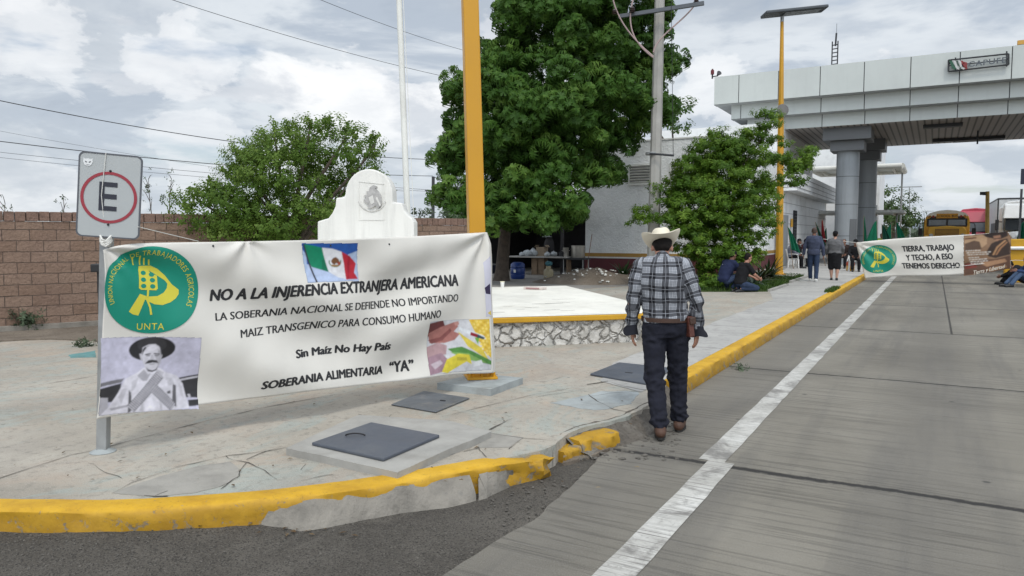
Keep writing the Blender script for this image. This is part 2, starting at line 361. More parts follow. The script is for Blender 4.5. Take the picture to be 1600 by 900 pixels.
def m_yellow_kerb():
    n = NT('chipped_yellow_kerb_paint'); c = n.ramp(n.noise(3, 6, .65), [(.3, (.40, .215, .010)), (.5, (.55, .315, .014)), (.72, (.63, .38, .035))])
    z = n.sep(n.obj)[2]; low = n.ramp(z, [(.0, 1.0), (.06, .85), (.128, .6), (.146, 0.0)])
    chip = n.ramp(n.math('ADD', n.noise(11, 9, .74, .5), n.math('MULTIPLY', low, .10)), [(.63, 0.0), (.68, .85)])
    c = n.mix(n.math('MULTIPLY', low, n.ramp(n.noise(7, 8, .75), [(.3, .45), (.6, .95)])), c, (.29, .155, .010))  # darker ochre down the face: its shade painted in, along with foot dirt
    c = n.mix(chip, c, n.ramp(n.noise(20, 4), [(.3, (.10, .095, .085)), (.7, (.28, .26, .22))]))
    c = n.mix(n.ramp(n.noise(45, 5, .7), [(.3, .5), (.42, 0.0)]), c, (.16, .11, .03))
    n.bump(n.math('SUBTRACT', n.noise(30, 6, .7), n.math('MULTIPLY', chip, .5)), .5, .006); return n.fin(c, .62, 0, .4)
def m_line():
    n = NT('worn_white_road_paint'); c = n.ramp(n.noise(3, 6, .65), [(.3, (.38, .37, .34)), (.6, (.57, .56, .525))])
    g = n.noise(1.6, 5, .7, .15, n.mapping((.9, 34, 1))); w = n.noise(2.1, 7, .7, .6)
    dirt = n.ramp(n.noise(.8, 8, .75, .5, n.mapping(loc=(2, 5, 0))), [(.45, 0.0), (.62, .6)]); c = n.mix(dirt, c, (.30, .285, .255)); f = n.math('ADD', n.ramp(g, [(.38, .95), (.48, .0)]), n.ramp(w, [(.50, 0.0), (.62, .85)]), clamp=True); c = n.mix(f, c, (.17, .162, .15))
    c = n.mix(n.ramp(n.noise(18, 6, .75), [(.34, .75), (.46, 0.0)]), c, (.22, .21, .19)); n.bump(g, .4, .004); return n.fin(c, .75)
def m_stucco(name, col, strength=.8, sc=11):
    n = NT(name); c = n.ramp(n.noise(1.1, 7, .62), [(.28, tuple(x * .80 for x in col)), (.5, col), (.75, tuple(min(1, x * 1.05) for x in col))])
    c = n.mix(n.ramp(n.noise(1.5, 8, .7, .3, n.mapping((2.5, 2.5, .22))), [(.56, 0.0), (.74, .25)]), c, tuple(x * .65 for x in col))
    h = n.math('ADD', n.noise(sc, 6, .62, .6), n.math('MULTIPLY', n.noise(sc * 4, 3), .3)); n.bump(h, strength, .05); return n.fin(c, .85, 0, .3)
def m_brick(name, bw, bh, offs=.5, loc=(0, 0, 0)):
    n = NT(name); s = n.sep(n.obj); cx = n.N.new('ShaderNodeCombineXYZ'); n.L.new(s[0], cx.inputs[0]); n.L.new(s[2], cx.inputs[1])
    wob = n.noise(3, 3, .5); wv = n.N.new('ShaderNodeVectorMath'); wv.operation = 'ADD'; n.L.new(cx.outputs[0], wv.inputs[0])
    w2 = n.N.new('ShaderNodeCombineXYZ'); n.L.new(n.math('MULTIPLY', n.math('SUBTRACT', wob, .5), .03), w2.inputs[0]); n.L.new(n.math('MULTIPLY', n.math('SUBTRACT', n.noise(2, 3), .5), .025), w2.inputs[1]); n.L.new(w2.outputs[0], wv.inputs[1])
    b = n.N.new('ShaderNodeTexBrick'); n.L.new(wv.outputs[0], b.inputs['Vector']); b.inputs['Scale'].default_value = 1; b.inputs['Brick Width'].default_value = bw; b.inputs['Row Height'].default_value = bh
    b.inputs['Mortar Size'].default_value = .006; b.inputs['Mortar Smooth'].default_value = .35; b.offset = offs; b.inputs['Bias'].default_value = 0
    b.inputs['Color1'].default_value = (.225, .15, .108, 1); b.inputs['Color2'].default_value = (.285, .20, .15, 1); b.inputs['Mortar'].default_value = (.085, .07, .06, 1)
    c = n.mix(n.ramp(n.noise(1.2, 7, .7), [(.35, .5), (.6, 0.0)]), b.outputs[0], (.20, .135, .108)); c = n.mix(n.ramp(n.noise(26, 7, .75), [(.35, .6), (.5, 0.0)]), c, (.14, .092, .072))
    c = n.mix(n.ramp(n.noise(40, 5, .7), [(.58, 0.0), (.72, .5)]), c, (.32, .215, .17))
    h = n.math('SUBTRACT', n.math('ADD', n.noise(22, 6, .7), n.noise(6, 3)), n.math('MULTIPLY', b.outputs[1], 2.0)); n.bump(h, .9, .03); return n.fin(c, .92, 0, .2)
def m_stone():
    n = NT('whitewashed_river_stone'); va = n.N.new('ShaderNodeVectorMath'); va.operation = 'MULTIPLY_ADD'; nc = n.N.new('ShaderNodeTexNoise'); nc.inputs['Scale'].default_value = 7; n.L.new(n.obj, nc.inputs['Vector']); n.L.new(nc.outputs[1], va.inputs[0]); va.inputs[1].default_value = (.16, .16, .16); n.L.new(n.obj, va.inputs[2]); e = n.voro(6.2, 'DISTANCE_TO_EDGE', va.outputs[0])
    c = n.ramp(n.noise(6, 6, .65), [(.3, (.36, .345, .31)), (.55, (.58, .56, .52)), (.75, (.66, .64, .60))])
    m = n.math('MULTIPLY', n.ramp(e, [(.01, .9), (.085, 0.0)]), n.ramp(n.noise(4.3, 7, .8, .8), [(.44, 0.0), (.60, 1.0)])); c = n.mix(m, c, (.07, .062, .052))
    c = n.mix(n.ramp(n.noise(9, 8, .78, .6), [(.56, 0.0), (.66, .8)]), c, (.16, .145, .12)); n.bump(n.math('ADD', n.ramp(e, [(0.0, 0.0), (.16, 1.0)]), n.math('MULTIPLY', n.noise(30, 5), .3)), .9, .05)
    return n.fin(c, .9)
def m_soil(name, a, b, c_):
    n = NT(name); c = n.ramp(n.noise(1.3, 9, .7, .4), [(.3, a), (.52, b), (.72, c_)]); c = n.mix(n.ramp(n.noise(30, 6, .75), [(.35, .6), (.5, 0.0)]), c, tuple(x * .5 for x in a)); n.bump(n.noise(18, 8, .75), .9, .04); return n.fin(c, .95, 0, .2)
def m_soffit():
    n = NT('slatted_soffit'); x = n.sep(n.obj)[0]; w = n.math('PINGPONG', x, .15)
    c = n.mix(n.ramp(w, [(.02, 1.0), (.06, 0.0)]), (.30, .265, .24), (.07, .062, .057)); n.bump(w, .6, .05); return n.fin(c, .6)
M = {}
M['white_paint'] = pm('white_masonry_paint', (.72, .72, .68), .7, .10, 2, .3, 30, .006, dirt=(.52, .50, .46))
M['monument'] = pm('monument_whitewash', (.74, .73, .69), .8, .08, 1.6, .35, 24, .006, dirt=(.55, .53, .49), streak=.3)
M['plat_white'] = pm('platform_white_paint', (.74, .72, .65), .7, .12, 1.2, .25, 30, .005, dirt=(.55, .52, .45), streak=.2)
M['plat_yellow'] = pm('platform_yellow_paint', (.52, .28, .010), .6, .12, 3, .25, 30, .005, dirt=(.42, .25, .03))
M['pole_yellow'] = pm('yellow_enamel', (.56, .275, .008), .42, .06, 1.5, .06, 40, .002, spec=.5)
M['lamp_yellow'] = pm('faded_yellow_enamel', (.54, .275, .014), .5, .12, 1.5, .06, 40, .002)
M['galv'] = pm('galvanised_steel', (.34, .35, .35), .5, .2, 9, .1, 60, .002, metal=.5)
M['panel'] = pm('pale_metal_cladding', (.52, .55, .53), .5, .06, .6, .03, 30, .002, dirt=(.46, .48, .47), streak=.08)
M['dark'] = pm('dark_steel', (.03, .032, .036), .55, .2)
M['black'] = pm('black_plastic', (.015, .015, .017), .5, .2)
M['grey_col'] = pm('grey_column_cladding', (.265, .285, .30), .45, .10, .8, .04, 30, .002, streak=.35)
M['grey_dark'] = pm('grey_capital_cladding', (.12, .125, .13), .5, .1, .8, .04, 30, .002)
M['cover'] = pm('blue_grey_cover_plate', (.075, .085, .105), .5, .12, 3, .12, 120, .001, dirt=(.12, .125, .13))
M['cover_worn'] = pm('worn_cover_plate', (.10, .108, .118), .55, .25, 9, .5, 90, .002, dirt=(.22, .20, .17))
M['conc_grey'] = pm('poured_concrete', (.33, .32, .295), .88, .2, 4, .5, 50, .005, dirt=(.24, .225, .2))
M['conc_patch'] = pm('broken_concrete_gutter', (.225, .207, .178), .9, .4, 5, .9, 45, .012, dirt=(.13, .118, .10))
M['conc_patch2'] = pm('grey_repair_concrete', (.295, .28, .25), .9, .25, 5, .6, 60, .006, dirt=(.2, .185, .165))
M['conc_blue'] = pm('plinth_concrete', (.32, .345, .345), .88, .25, 5, .5, 50, .006, dirt=(.2, .195, .18))
M['crack'] = pm('crack_shadow_dirt', (.085, .076, .065), .95, .4, 30, .3, 80, .004)
M['teal'] = pm('teal_ground_paint', (.10, .24, .24), .8, .3, 9, .2, dirt=(.33, .30, .26))
M['soil'] = m_soil('dry_soil', (.14, .115, .09), (.21, .175, .14), (.28, .24, .19))
M['rubble'] = m_soil('rubble_and_soil', (.09, .08, .068), (.17, .152, .13), (.30, .28, .245)); M['stucco'] = m_stucco('white_stucco', (.80, .81, .80), 1.0, 9); M['stucco_fine'] = m_stucco('pale_wall_plaster', (.74, .75, .75), .25, 20)
M['maroon'] = pm('maroon_skirting_paint', (.10, .022, .028), .75, .2, 2, .4, 30, .01); M['ochre'] = pm('ochre_stripe_paint', (.36, .21, .05), .75, .15)
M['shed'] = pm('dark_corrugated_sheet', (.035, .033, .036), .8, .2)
M['wire'] = pm('black_cable', (.02, .02, .022), .6, .1, bump=0)
M['wood'] = pm('grey_wood', (.20, .14, .09), .8, .3, 8, .3)
M['white_plastic'] = pm('white_plastic', (.74, .74, .72), .4, .06, 4, .03)
M['bark'] = pm('bark', (.09, .07, .055), .9, .4, 9, .9, 25, .03)
M['soffit'] = m_soffit()
M['glass'] = pm('dark_window_glass', (.02, .026, .032), .12, .1, bump=0, spec=.6)

# ================================================================== ground, road, pavement
bm = MB(); bm.poly([(-2500, -2500, -.03), (2500, -2500, -.03), (2500, 2500, -.03), (-2500, 2500, -.03)])
tag(bm.build('ground', m_soil('dry_ground', (.10, .085, .06), (.16, .13, .09), (.20, .17, .12))), kind='structure')
ASPH = m_asphalt()
KX = -2.18                                     # road side face of the straight kerb
J = [G(1150, 748).y - .35, G(1240, 583).y, G(1330, 517).y]
J[0] = (G(1000, 703).y + G(1600, 804).y) / 2; J[1] = (G(1151, 575).y + G(1600, 610).y) / 2; J[2] = (G(1241, 510).y + G(1600, 527).y) / 2
JOINT_FROM = J[2]
joints = [(J[0], .045), (J[1], .032), (J[2], .038)] + [(J[2] + 5.2 * k, .035) for k in range(1, 6)] + [(J[0] - 4.3, .04)]
edge_px = [(690, 900), (760, 858), (832, 812), (868, 782), (905, 745), (935, 715), (985, 690), (1030, 655)]
ep = [G(*p) for p in edge_px]; d0 = (ep[0] - ep[2]).normalized()
edge = [ep[0] + d0 * 14, ep[0] + d0 * 5] + ep + [Vector((KX + .02, 7.2, 0))]
edge = jitter_line(edge, .08, .035, 3)
bm = MB(); bm.poly([(p.x, p.y, 0) for p in edge] + [(KX + .02, 420, 0), (16, 420, 0), (16, edge[0].y, 0)])
tag(bm.build('road', m_road(joints)), kind='structure')
# broken lip of the road slab where the asphalt meets it
bm = MB(); 
for a, b in zip(edge, edge[1:]):
    if (a - b).length < .6: bm.poly([(a.x, a.y, -.001), (b.x, b.y, -.001), (b.x - .012, b.y - .006, -.0118), (a.x - .012, a.y - .006, -.0118)])
tag(bm.build('road_slab_edge', M['conc_patch']), kind='structure')
# white edge line
lx0, lx1 = -1.43, -1.245
bm = MB(); yy = [-6 + .25 * i for i in range(0, 260)]
for a, b in zip(yy, yy[1:]):
    off = .07 if b < J[0] + .1 else 0.0
    ja, jb = (mnoise.noise(Vector((0, a * 3, 1))) * .012 for a in (a, b))
    bm.poly([(lx0 + off + ja, a, .004), (lx1 + off + ja, a, .004), (lx1 + off + jb, b, .004), (lx0 + off + jb, b, .004)])
tag(bm.build('road_edge_line', m_line()), kind='structure')
bm = MB()
for k in range(30): bm.poly([(5.2, 2 + 12 * k, .004), (5.35, 2 + 12 * k, .004), (5.35, 7 + 12 * k, .004), (5.2, 7 + 12 * k, .004)])
tag(bm.build('road_lane_line', MATS.get('x') or bpy.data.materials['worn_white_road_paint']), kind='structure')

# kerb path (road side top edge)
kp_px = [(0, 797), (150, 798), (300, 790), (440, 778), (580, 760), (720, 736), (842, 711), (862, 706)]
kp = [G(px, py, .15) for px, py in kp_px]; e0 = (kp[0] - kp[1]).normalized(); kp = [kp[0] + Vector((e0.x * s, e0.y * s - .012 * s * s * .2, 0)) for s in (30, 20, 12, 7, 4, 2)] + kp
kp = [Vector((p.x, p.y, 0)) for p in kp]
def smooth_path(P, n=8):
    out = []
    for i in range(len(P) - 1):
        p0, p1, p2, p3 = P[max(i - 1, 0)], P[i], P[i + 1], P[min(i + 2, len(P) - 1)]
        m = max(2, int((p2 - p1).length / .06))
        for k in range(m):
            t = k / m; out.append(.5 * ((2 * p1) + (-p0 + p2) * t + (2 * p0 - 5 * p1 + 4 * p2 - p3) * t * t + (-p0 + 3 * p1 - 3 * p2 + p3) * t ** 3))
    out.append(P[-1]); return out
kpath = smooth_path(kp)
PROF = [(-.172, -.02), (-.172, .148), (-.09, .153), (-.025, .15), (-.004, .136), (.004, .11), (.008, .07), (.012, .03), (.015, -.03)]
def kerb_mesh(bm, path, rough=.006, seed=0, zt=1.0, taper=0):
    rg = []; z_, r_ = zt, rough
    for i, p in enumerate(path):
        e = max(0, 1 - (path[-1] - p).length / .5) if taper else 0; zt, rough = z_ * (1 - taper * e), r_ * (1 + 2.5 * e)
        t = (path[min(i + 1, len(path) - 1)] - path[max(i - 1, 0)]); t.z = 0; t.normalize(); nrm = Vector((t.y, -t.x, 0)); r = []
        for j, (u, z) in enumerate(PROF):
            q = p + nrm * u + Vector((0, 0, z * zt)); v = mnoise.noise(q * 7 + Vector((seed, 0, 0))) + .8 * mnoise.noise(q * 26) + .4 * mnoise.noise(q * 60)
            k = rough * (2.2 if j in (4, 5, 6, 7) else .8); r.append(q + nrm * v * k + Vector((0, 0, (v * k * .6 if z > .1 else 0))))
        rg.append(r)
    bm.rings(rg, True, False)
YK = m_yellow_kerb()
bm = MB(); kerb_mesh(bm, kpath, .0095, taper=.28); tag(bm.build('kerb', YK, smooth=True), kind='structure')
ks = []; y = 7.25
straight = [Vector((KX, 7.25 + .1 * i, 0)) for i in range(0, int((30 - 7.25) / .1))] + [Vector((KX, 30 + 2 * i, 0)) for i in range(40)]
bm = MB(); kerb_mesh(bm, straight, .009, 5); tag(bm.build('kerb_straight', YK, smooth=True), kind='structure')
# broken kerb blocks
def chunk(a, b, seed, h, label, n=14):
    bm = MB(); A, B = G(*a, .15 * h), G(*b, .15 * h); A.z = B.z = 0; path = [A.lerp(B, i / n) for i in range(n + 1)]
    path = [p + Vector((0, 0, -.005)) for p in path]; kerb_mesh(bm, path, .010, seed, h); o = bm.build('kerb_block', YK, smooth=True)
    tag(o, label, 'kerb block', 'broken kerb blocks')
chunk((880, 705), (908, 696), 3, .50, 'short crumbling yellow kerb block squeezed between the long curved kerb and a bigger block')
chunk((909, 689), (967, 673), 9, .72, 'larger broken yellow kerb block with a cracked top near the walking man in the hat')
# old asphalt beside the road slab, built up against the long kerb
def asph_z(x, y):
    d = min((Vector((x, y, 0)) - p).length for p in kpath[::4]); return -.014 + (.052 * max(0, 1 - d / .75) * min(1, max(0, (-2.95 - x) / .5)) + .006 * mnoise.noise(Vector((x * 2.2, y * 2.2, 5))) * min(1, max(0, (-1.3 - x) / .6)) if x > -14 else .0)
xs = [-60, -30, -14] + [-9 + .12 * i for i in range(68)]; ys = [-40, -10, -3] + [-1 + .12 * i for i in range(84)]; xs = [x for x in xs if x <= -.95]
bm = MB(); GV = [[bm.bm.verts.new((x, y, asph_z(x, y))) for x in xs] for y in ys]
for j in range(len(ys) - 1):
    for i in range(len(xs) - 1): bm.face([GV[j][i], GV[j][i + 1], GV[j + 1][i + 1], GV[j + 1][i]])
tag(bm.build('asphalt_apron', ASPH, smooth=True), kind='structure')
# pavement slab
inner = []
for i, p in enumerate(kpath):
    t = (kpath[min(i + 1, len(kpath) - 1)] - kpath[max(i - 1, 0)]).normalized(); inner.append(p + Vector((t.y, -t.x, 0)) * -.10)
rag = jitter_line([inner[-1], G(905, 672, WZ), G(960, 655, WZ), G(1005, 640, WZ), G(1030, 627, WZ), Vector((KX - .165, 7.3, WZ))], .06, .05, 8)
outl = [Vector((p.x, p.y, WZ)) for p in inner[:-1]] + [Vector((p.x, p.y, WZ)) for p in rag] + [Vector((KX - .165, 110, WZ)), Vector((-60, 110, WZ)), Vector((-60, -2, WZ))]
bm = MB(); bm.prism([(p.x, p.y, -.03) for p in outl], (0, 0, WZ + .03)); tag(bm.build('pavement', m_pavement()), kind='structure')
bm = MB(); e = jitter_line([(-3.2, 8.0, 0), (-3.22, 12, 0), (-3.2, 17.8, 0), (-3.72, 20.2, 0), (-4.0, 28.5, 0), (-5.2, 30, 0), (-6.4, 31, 0), (-6.4, 70, 0)], .25, .03, 2)
bm.poly([(KX - .18, 6.6, WZ + .004), (KX - .18, 90, WZ + .004), (-6.4, 90, WZ + .004)] + [(p.x, p.y, WZ + .004) for p in e[::-1]] + [(-2.9, 6.9, WZ + .004)])
tag(bm.build('walkway', m_walk()), kind='structure')
# gutter apron of broken concrete in front of the kerb
def slab(px, z, name, mat, h=.03, zref=None, amp=.02, seed=0):
    P = [G(*p, z if zref is None else zref) for p in px]; P = jitter_line(P + [P[0]], .06, amp, seed)[:-1]
    bm = MB(); bm.prism([(p.x, p.y, z - h) for p in P], (0, 0, h)); return tag(bm.build(name, mat), kind='structure')
def apron(inn, out, zi, zo, name, seed):
    a = jitter_line([G(*p, zi) for p in inn], .05, .008, seed); b = jitter_line([G(*p, zo) for p in out], .05, .035, seed + 5); n = 60; rs = lambda L, t: L[min(int(t * (len(L) - 1)), len(L) - 1)]; bm = MB(); top = []
    for i in range(n + 1):
        p, q = rs(a, i / n), rs(b, i / n); r = []
        for j in range(7): t = j / 6; v = Vector((p.x, p.y, 0)).lerp(Vector((q.x, q.y, 0)), t); r.append(Vector((v.x, v.y, zi + (zo - zi) * t ** 1.3 + .010 * mnoise.noise(v * 6 + Vector((seed, 0, 0))) + .004 * mnoise.noise(v * 25))))
        r.append(Vector((q.x + .01, q.y - .015, -.03))); top.append(r)
    bm.rings(top, False, False); return tag(bm.build(name, M['conc_patch'], smooth=True), kind='structure')
def kerb_run(x0, x1):
    return [p for p in kpath if x0 <= pix((p.x, p.y, .15))[0] <= x1 and p.y > 0]
def apron2(run, out, name, seed):
    inn = []
    for i, p in enumerate(run): t = (run[min(i + 1, len(run) - 1)] - run[max(i - 1, 0)]).normalized(); inn.append(p + Vector((t.y, -t.x, 0)) * -.002)
    a, b = inn, jitter_line([G(*p, .0) for p in out], .05, .03, seed + 5); n = 60; rs = lambda L, t: L[min(int(t * (len(L) - 1)), len(L) - 1)]; bm = MB(); top = []
    for i in range(n + 1):
        p, q = rs(a, i / n), rs(b, i / n); r = []; k = min(1, i / 7)
        for j in range(8): t = j / 7; v = Vector((p.x, p.y, 0)).lerp(Vector((q.x, q.y, 0)), t); r.append(Vector((v.x, v.y, .012 + (.022 + .085 * k) * (1 - t) ** .9 + .012 * mnoise.noise(v * 6 + Vector((seed, 0, 0))) + .006 * mnoise.noise(v * 25))))
        r.append(Vector((q.x + .01, q.y - .02, -.03))); top.append(r)
    bm.rings(top, False, False); return tag(bm.build(name, M['conc_patch'], smooth=True), kind='structure')
apron2(kerb_run(392, 736), [(384, 822), (470, 826), (560, 812), (640, 797), (700, 787), (744, 778)], 'gutter_apron', 4)
apron2(kerb_run(742, 828), [(748, 778), (795, 758), (826, 738)], 'gutter_apron_piece', 9)
# broken shoulder of rubble where the kerb is missing
bm = MB(); top = []
for i, p in enumerate(rag):
    if p.y > 7.25: break
    if pix((p.x, p.y, WZ))[0] < 880: continue
    tt = (rag[min(i + 2, len(rag) - 1)] - rag[max(i - 2, 0)]).normalized(); nn_ = Vector((tt.y, -tt.x, 0)); nn_ = nn_ if nn_.x > 0 else -nn_
    r = []
    for j in range(8):
        t = j / 7; v = Vector((p.x, p.y, 0)) + nn_ * (-.05 + .27 * t); r.append(v + Vector((0, 0, (WZ + .004) * (1 - t) ** 1.4 + .030 * (t > 0) * mnoise.noise(v * 8) + .012 * mnoise.noise(v * 27) - (.02 if j == 7 else 0))))
    top.append(r)
bm.rings(top, False, False); tag(bm.build('rubble_shoulder', M['rubble'], smooth=False), kind='structure')
# rubble patch in the kerb gap + dry soil along the brick wall
slab([(905, 690), (950, 665), (1000, 640), (1040, 622), (1072, 618), (1070, 630), (1020, 660), (985, 682), (930, 712), (880, 725)], .008, 'gap_soil', M['soil'], .03, .0, .03, 6)
slab([(-260, 555), (0, 534), (80, 531), (150, 534), (240, 545), (420, 500), (700, 460), (740, 440), (735, 430), (300, 470), (0, 515), (-300, 545)], WZ + .02, 'dry_soil_strip', M['soil'], .03, WZ, .06, 2)
slab([(690, 470), (900, 452), (960, 448), (1010, 446), (1010, 430), (900, 425), (740, 425)], WZ + .008, 'yard_ground', pm('dirty_yard_concrete', (.25, .235, .215), .9, .3, 1.5, .5, dirt=(.14, .13, .115)), .02, WZ, .06, 2)
# repair patches
slab([(178, 771), (200, 762), (250, 745), (310, 729), (360, 722), (377, 735), (372, 748), (345, 762), (300, 772), (240, 777)], WZ + .004, 'repair_patch', M['conc_patch2'], .02, WZ, .02, 3)
slab([(745, 700), (765, 677), (818, 684), (795, 700)], WZ + .004, 'grey_tile_patch', M['conc_patch2'], .02, WZ, .006, 5)
slab([(108, 555), (150, 548), (150, 559), (112, 559)], WZ + .004, 'teal_paint_patch', M['teal'], .02, WZ, .04, 5)
slab([(860, 630), (940, 612), (1000, 612), (990, 632), (930, 640)], WZ + .004, 'pale_repair_patch', M['conc_blue'], .02, WZ, .05, 15)
# cracks and slab joints
def crack(bm, pts, w=.012, amp=.03, seed=0, z=WZ + .005):
    P = jitter_line([G(*p, WZ) for p in pts], .05, amp * .7, seed)
    for i in range(len(P) - 1):
        a, b = P[i], P[i + 1]; t = (b - a).normalized(); s_ = Vector((-t.y, t.x, 0))
        wa, wb = (w * .55 * max(.2, .7 + 1.3 * mnoise.noise(Vector((q.x * 5, q.y * 5, seed)))) for q in (a, b))
        bm.poly([(a.x - s_.x * wa, a.y - s_.y * wa, z), (a.x + s_.x * wa, a.y + s_.y * wa, z), (b.x + s_.x * wb, b.y + s_.y * wb, z), (b.x - s_.x * wb, b.y - s_.y * wb, z)])
bm = MB()
CR = [([(-80, 772), (0, 748), (110, 712), (150, 704)], .008, .015), ([(172, 698), (240, 680), (328, 657), (413, 637), (520, 618)], .009, .015), ([(-60, 622), (0, 612), (100, 596), (150, 588)], .008, .01), ([(50, 573), (140, 560)], .006, .01),
      ([(175, 772), (205, 755), (276, 730), (353, 713), (430, 704), (455, 699)], .010, .04), ([(353, 713), (385, 724), (433, 750)], .007, .05), ([(385, 719), (415, 706), (452, 697)], .007, .04), ([(385, 724), (376, 745), (345, 765)], .005, .04),
      ([(135, 722), (160, 738), (190, 748)], .004, .04), ([(560, 648), (600, 660), (612, 648)], .005, .03), ([(765, 672), (800, 655)], .012, .02), ([(765, 677), (818, 685), (870, 690)], .006, .03), ([(795, 702), (818, 685)], .006, .02),
      ([(725, 706), (748, 700), (760, 715)], .008, .04), ([(818, 594), (850, 598), (885, 588)], .006, .05), ([(917, 601), (950, 596)], .014, .03), ([(919, 616), (930, 627), (960, 640), (985, 645)], .010, .03), ([(919, 620), (960, 614), (1000, 612)], .006, .03),
      ([(955, 598), (975, 604), (1010, 610)], .008, .04), ([(880, 664), (905, 668)], .006, .02), ([(690, 652), (830, 618), (990, 590)], .005, .01), ([(240, 777), (262, 768)], .012, .03), ([(225, 775), (262, 776)], .012, .05), ([(470, 752), (500, 745), (520, 742)], .006, .05),
      ([(455, 706), (500, 720), (560, 735), (615, 741)], .012, .03), ([(470, 735), (478, 726)], .006, .03), ([(620, 741), (700, 712), (765, 684)], .010, .03), ([(820, 545), (900, 556), (1000, 560)], .004, .01), ([(840, 620), (980, 600)], .004, .02), ([(1120, 545), (1010, 555)], .005, .02)]
for i, (p, w, a) in enumerate(CR): crack(bm, p, w, a, i * 3.3)
tag(bm.build('pavement_cracks', M['crack']), kind='structure')
# crumbs of concrete and gravel along the kerb and gutter
bm = MB()
def pebble(bm, p, r):
    t = bmesh.new(); bmesh.ops.create_icosphere(t, subdivisions=1, radius=r)
    for v in t.verts: v.co = Vector((v.co.x * random.uniform(.7, 1.4), v.co.y * random.uniform(.7, 1.3), v.co.z * random.uniform(.4, .8))) * random.uniform(.8, 1.15)
    bm.merge(t, Matrix.Translation(p)); t.free()
for i in range(1500):
    k = random.random()
    if k < .72: q = G(random.uniform(0, 900), 0 + random.uniform(815, 890), 0); r = random.uniform(.002, .0075); q.z = asph_z(q.x, q.y) + .002
    elif k < .86: q = G(random.uniform(880, 1060), random.uniform(640, 720), 0); r = random.uniform(.006, .028); q.z = .0
    else: q = G(random.uniform(760, 990), random.uniform(740, 820), 0); r = random.uniform(.003, .010); q.z = -.006
    if k > .72 and k < .86 and q.y > 7.2 + (q.x - KX) * .5: continue
    pebble(bm, q, r)
tag(bm.build('gravel', pm('grey_gravel', (.105, .096, .083), .9, .45, 20, .5)), kind='stuff')
# concrete cover frame, three cover plates, pole plinth
def quadthing(px, z0, h, name, mat, label, cat, lip=0, group=None, zref=None):
    P = [G(*p, zref or WZ) for p in px]; c = sum(P, Vector()) / len(P); bm = MB()
    bm.prism([(p.x - c.x, p.y - c.y, 0) for p in P], (0, 0, h)); o = bm.build(name, mat, bevel=.006); o.location = (c.x, c.y, z0); return tag(o, label, cat, group), c, P
slab([(447, 700), (620, 738), (767, 674), (700, 657), (560, 648)], WZ + .05, 'cover_surround', M['conc_grey'], .055, WZ + .05, .012, 31)
o, c, P = quadthing([(487, 692), (599, 717), (687, 680), (580, 660)], WZ + .052, .022, 'access_cover', M['cover'], 'large smooth blue grey access cover plate on a raised concrete frame beside the curved kerb', 'cover plate', group='access covers in the pavement', zref=WZ + .07)
bm = MB(); a = G(540, 680, WZ + .08); bm.tube(bez(a, a + Vector((.03, .0, .02)), a + Vector((.09, .05, .02)), a + Vector((.12, .07, 0)), 8), .006, 6); bm.build('lift_handle', M['black'], o)
o, c, P = quadthing([(611, 634), (681, 646), (734, 624), (662, 613)], WZ + .004, .012, 'access_cover', M['cover_worn'], 'small rough worn cover plate between the yellow pole plinth and the larger plate', 'cover plate', group='access covers in the pavement')
bm = MB(); bm.box(c + Vector((0.1, .05, .018)), (.05, .02, .006)); bm.build('lift_slot', M['black'], o)
o, c, P = quadthing([(922, 587), (1012, 603), (1052, 578), (967, 569)], WZ + .004, .02, 'access_cover', M['cover'], 'flat blue grey cover plate behind the legs of the man in the plaid shirt', 'cover plate', group='access covers in the pavement')
bm = MB(); bm.box(c + Vector((0, -.1, .024)), (.08, .03, .006)); bm.build('lift_slot', M['black'], o)
slab([(683, 599), (767, 609), (817, 591), (745, 583)], WZ + .065, 'pole_plinth', M['conc_blue'], .08, WZ + .06, .012, 23)
# grass bed near the building with its edging strip
bm = MB(); gb = [(-6.4, 19.2), (-5.2, 19.35), (-3.78, 20.25), (-4.05, 28.4), (-6.4, 28.9)]
bm.prism([(x, y, WZ) for x, y in gb], (0, 0, .03)); tag(bm.build('soil_bed', m_soil('bed_turf_soil', (.03, .05, .015), (.05, .08, .02), (.08, .09, .04))), kind='structure')
bm = MB(); bm.box((-3.74, 21.6, WZ + .03), (.10, 2.6, .06)); bm.box((-3.9, 26.5, WZ + .03), (.10, 4, .06)); tag(bm.build('bed_edging', M['conc_grey']), kind='structure')
def blades(name, n, sampler, hmin, hmax, mat, w=.008):
    V = np.zeros((n * 4, 3)); F = np.arange(n * 4).reshape(n, 4)
    for i in range(n):
        x, y, z = sampler(); a = random.uniform(0, 6.283); h = random.uniform(hmin, hmax); l = random.uniform(-.5, .5) * h; m = random.uniform(-.5, .5) * h; dx, dy = math.cos(a) * w, math.sin(a) * w
        V[i * 4:i * 4 + 4] = [(x - dx, y - dy, z), (x + dx, y + dy, z), (x + dx * .3 + l, y + dy * .3 + m, z + h), (x - dx * .3 + l, y - dy * .3 + m, z + h)]
    return np_mesh(name, V, F, mat, attrs={'shade': np.repeat(rng.random(n), 4)})
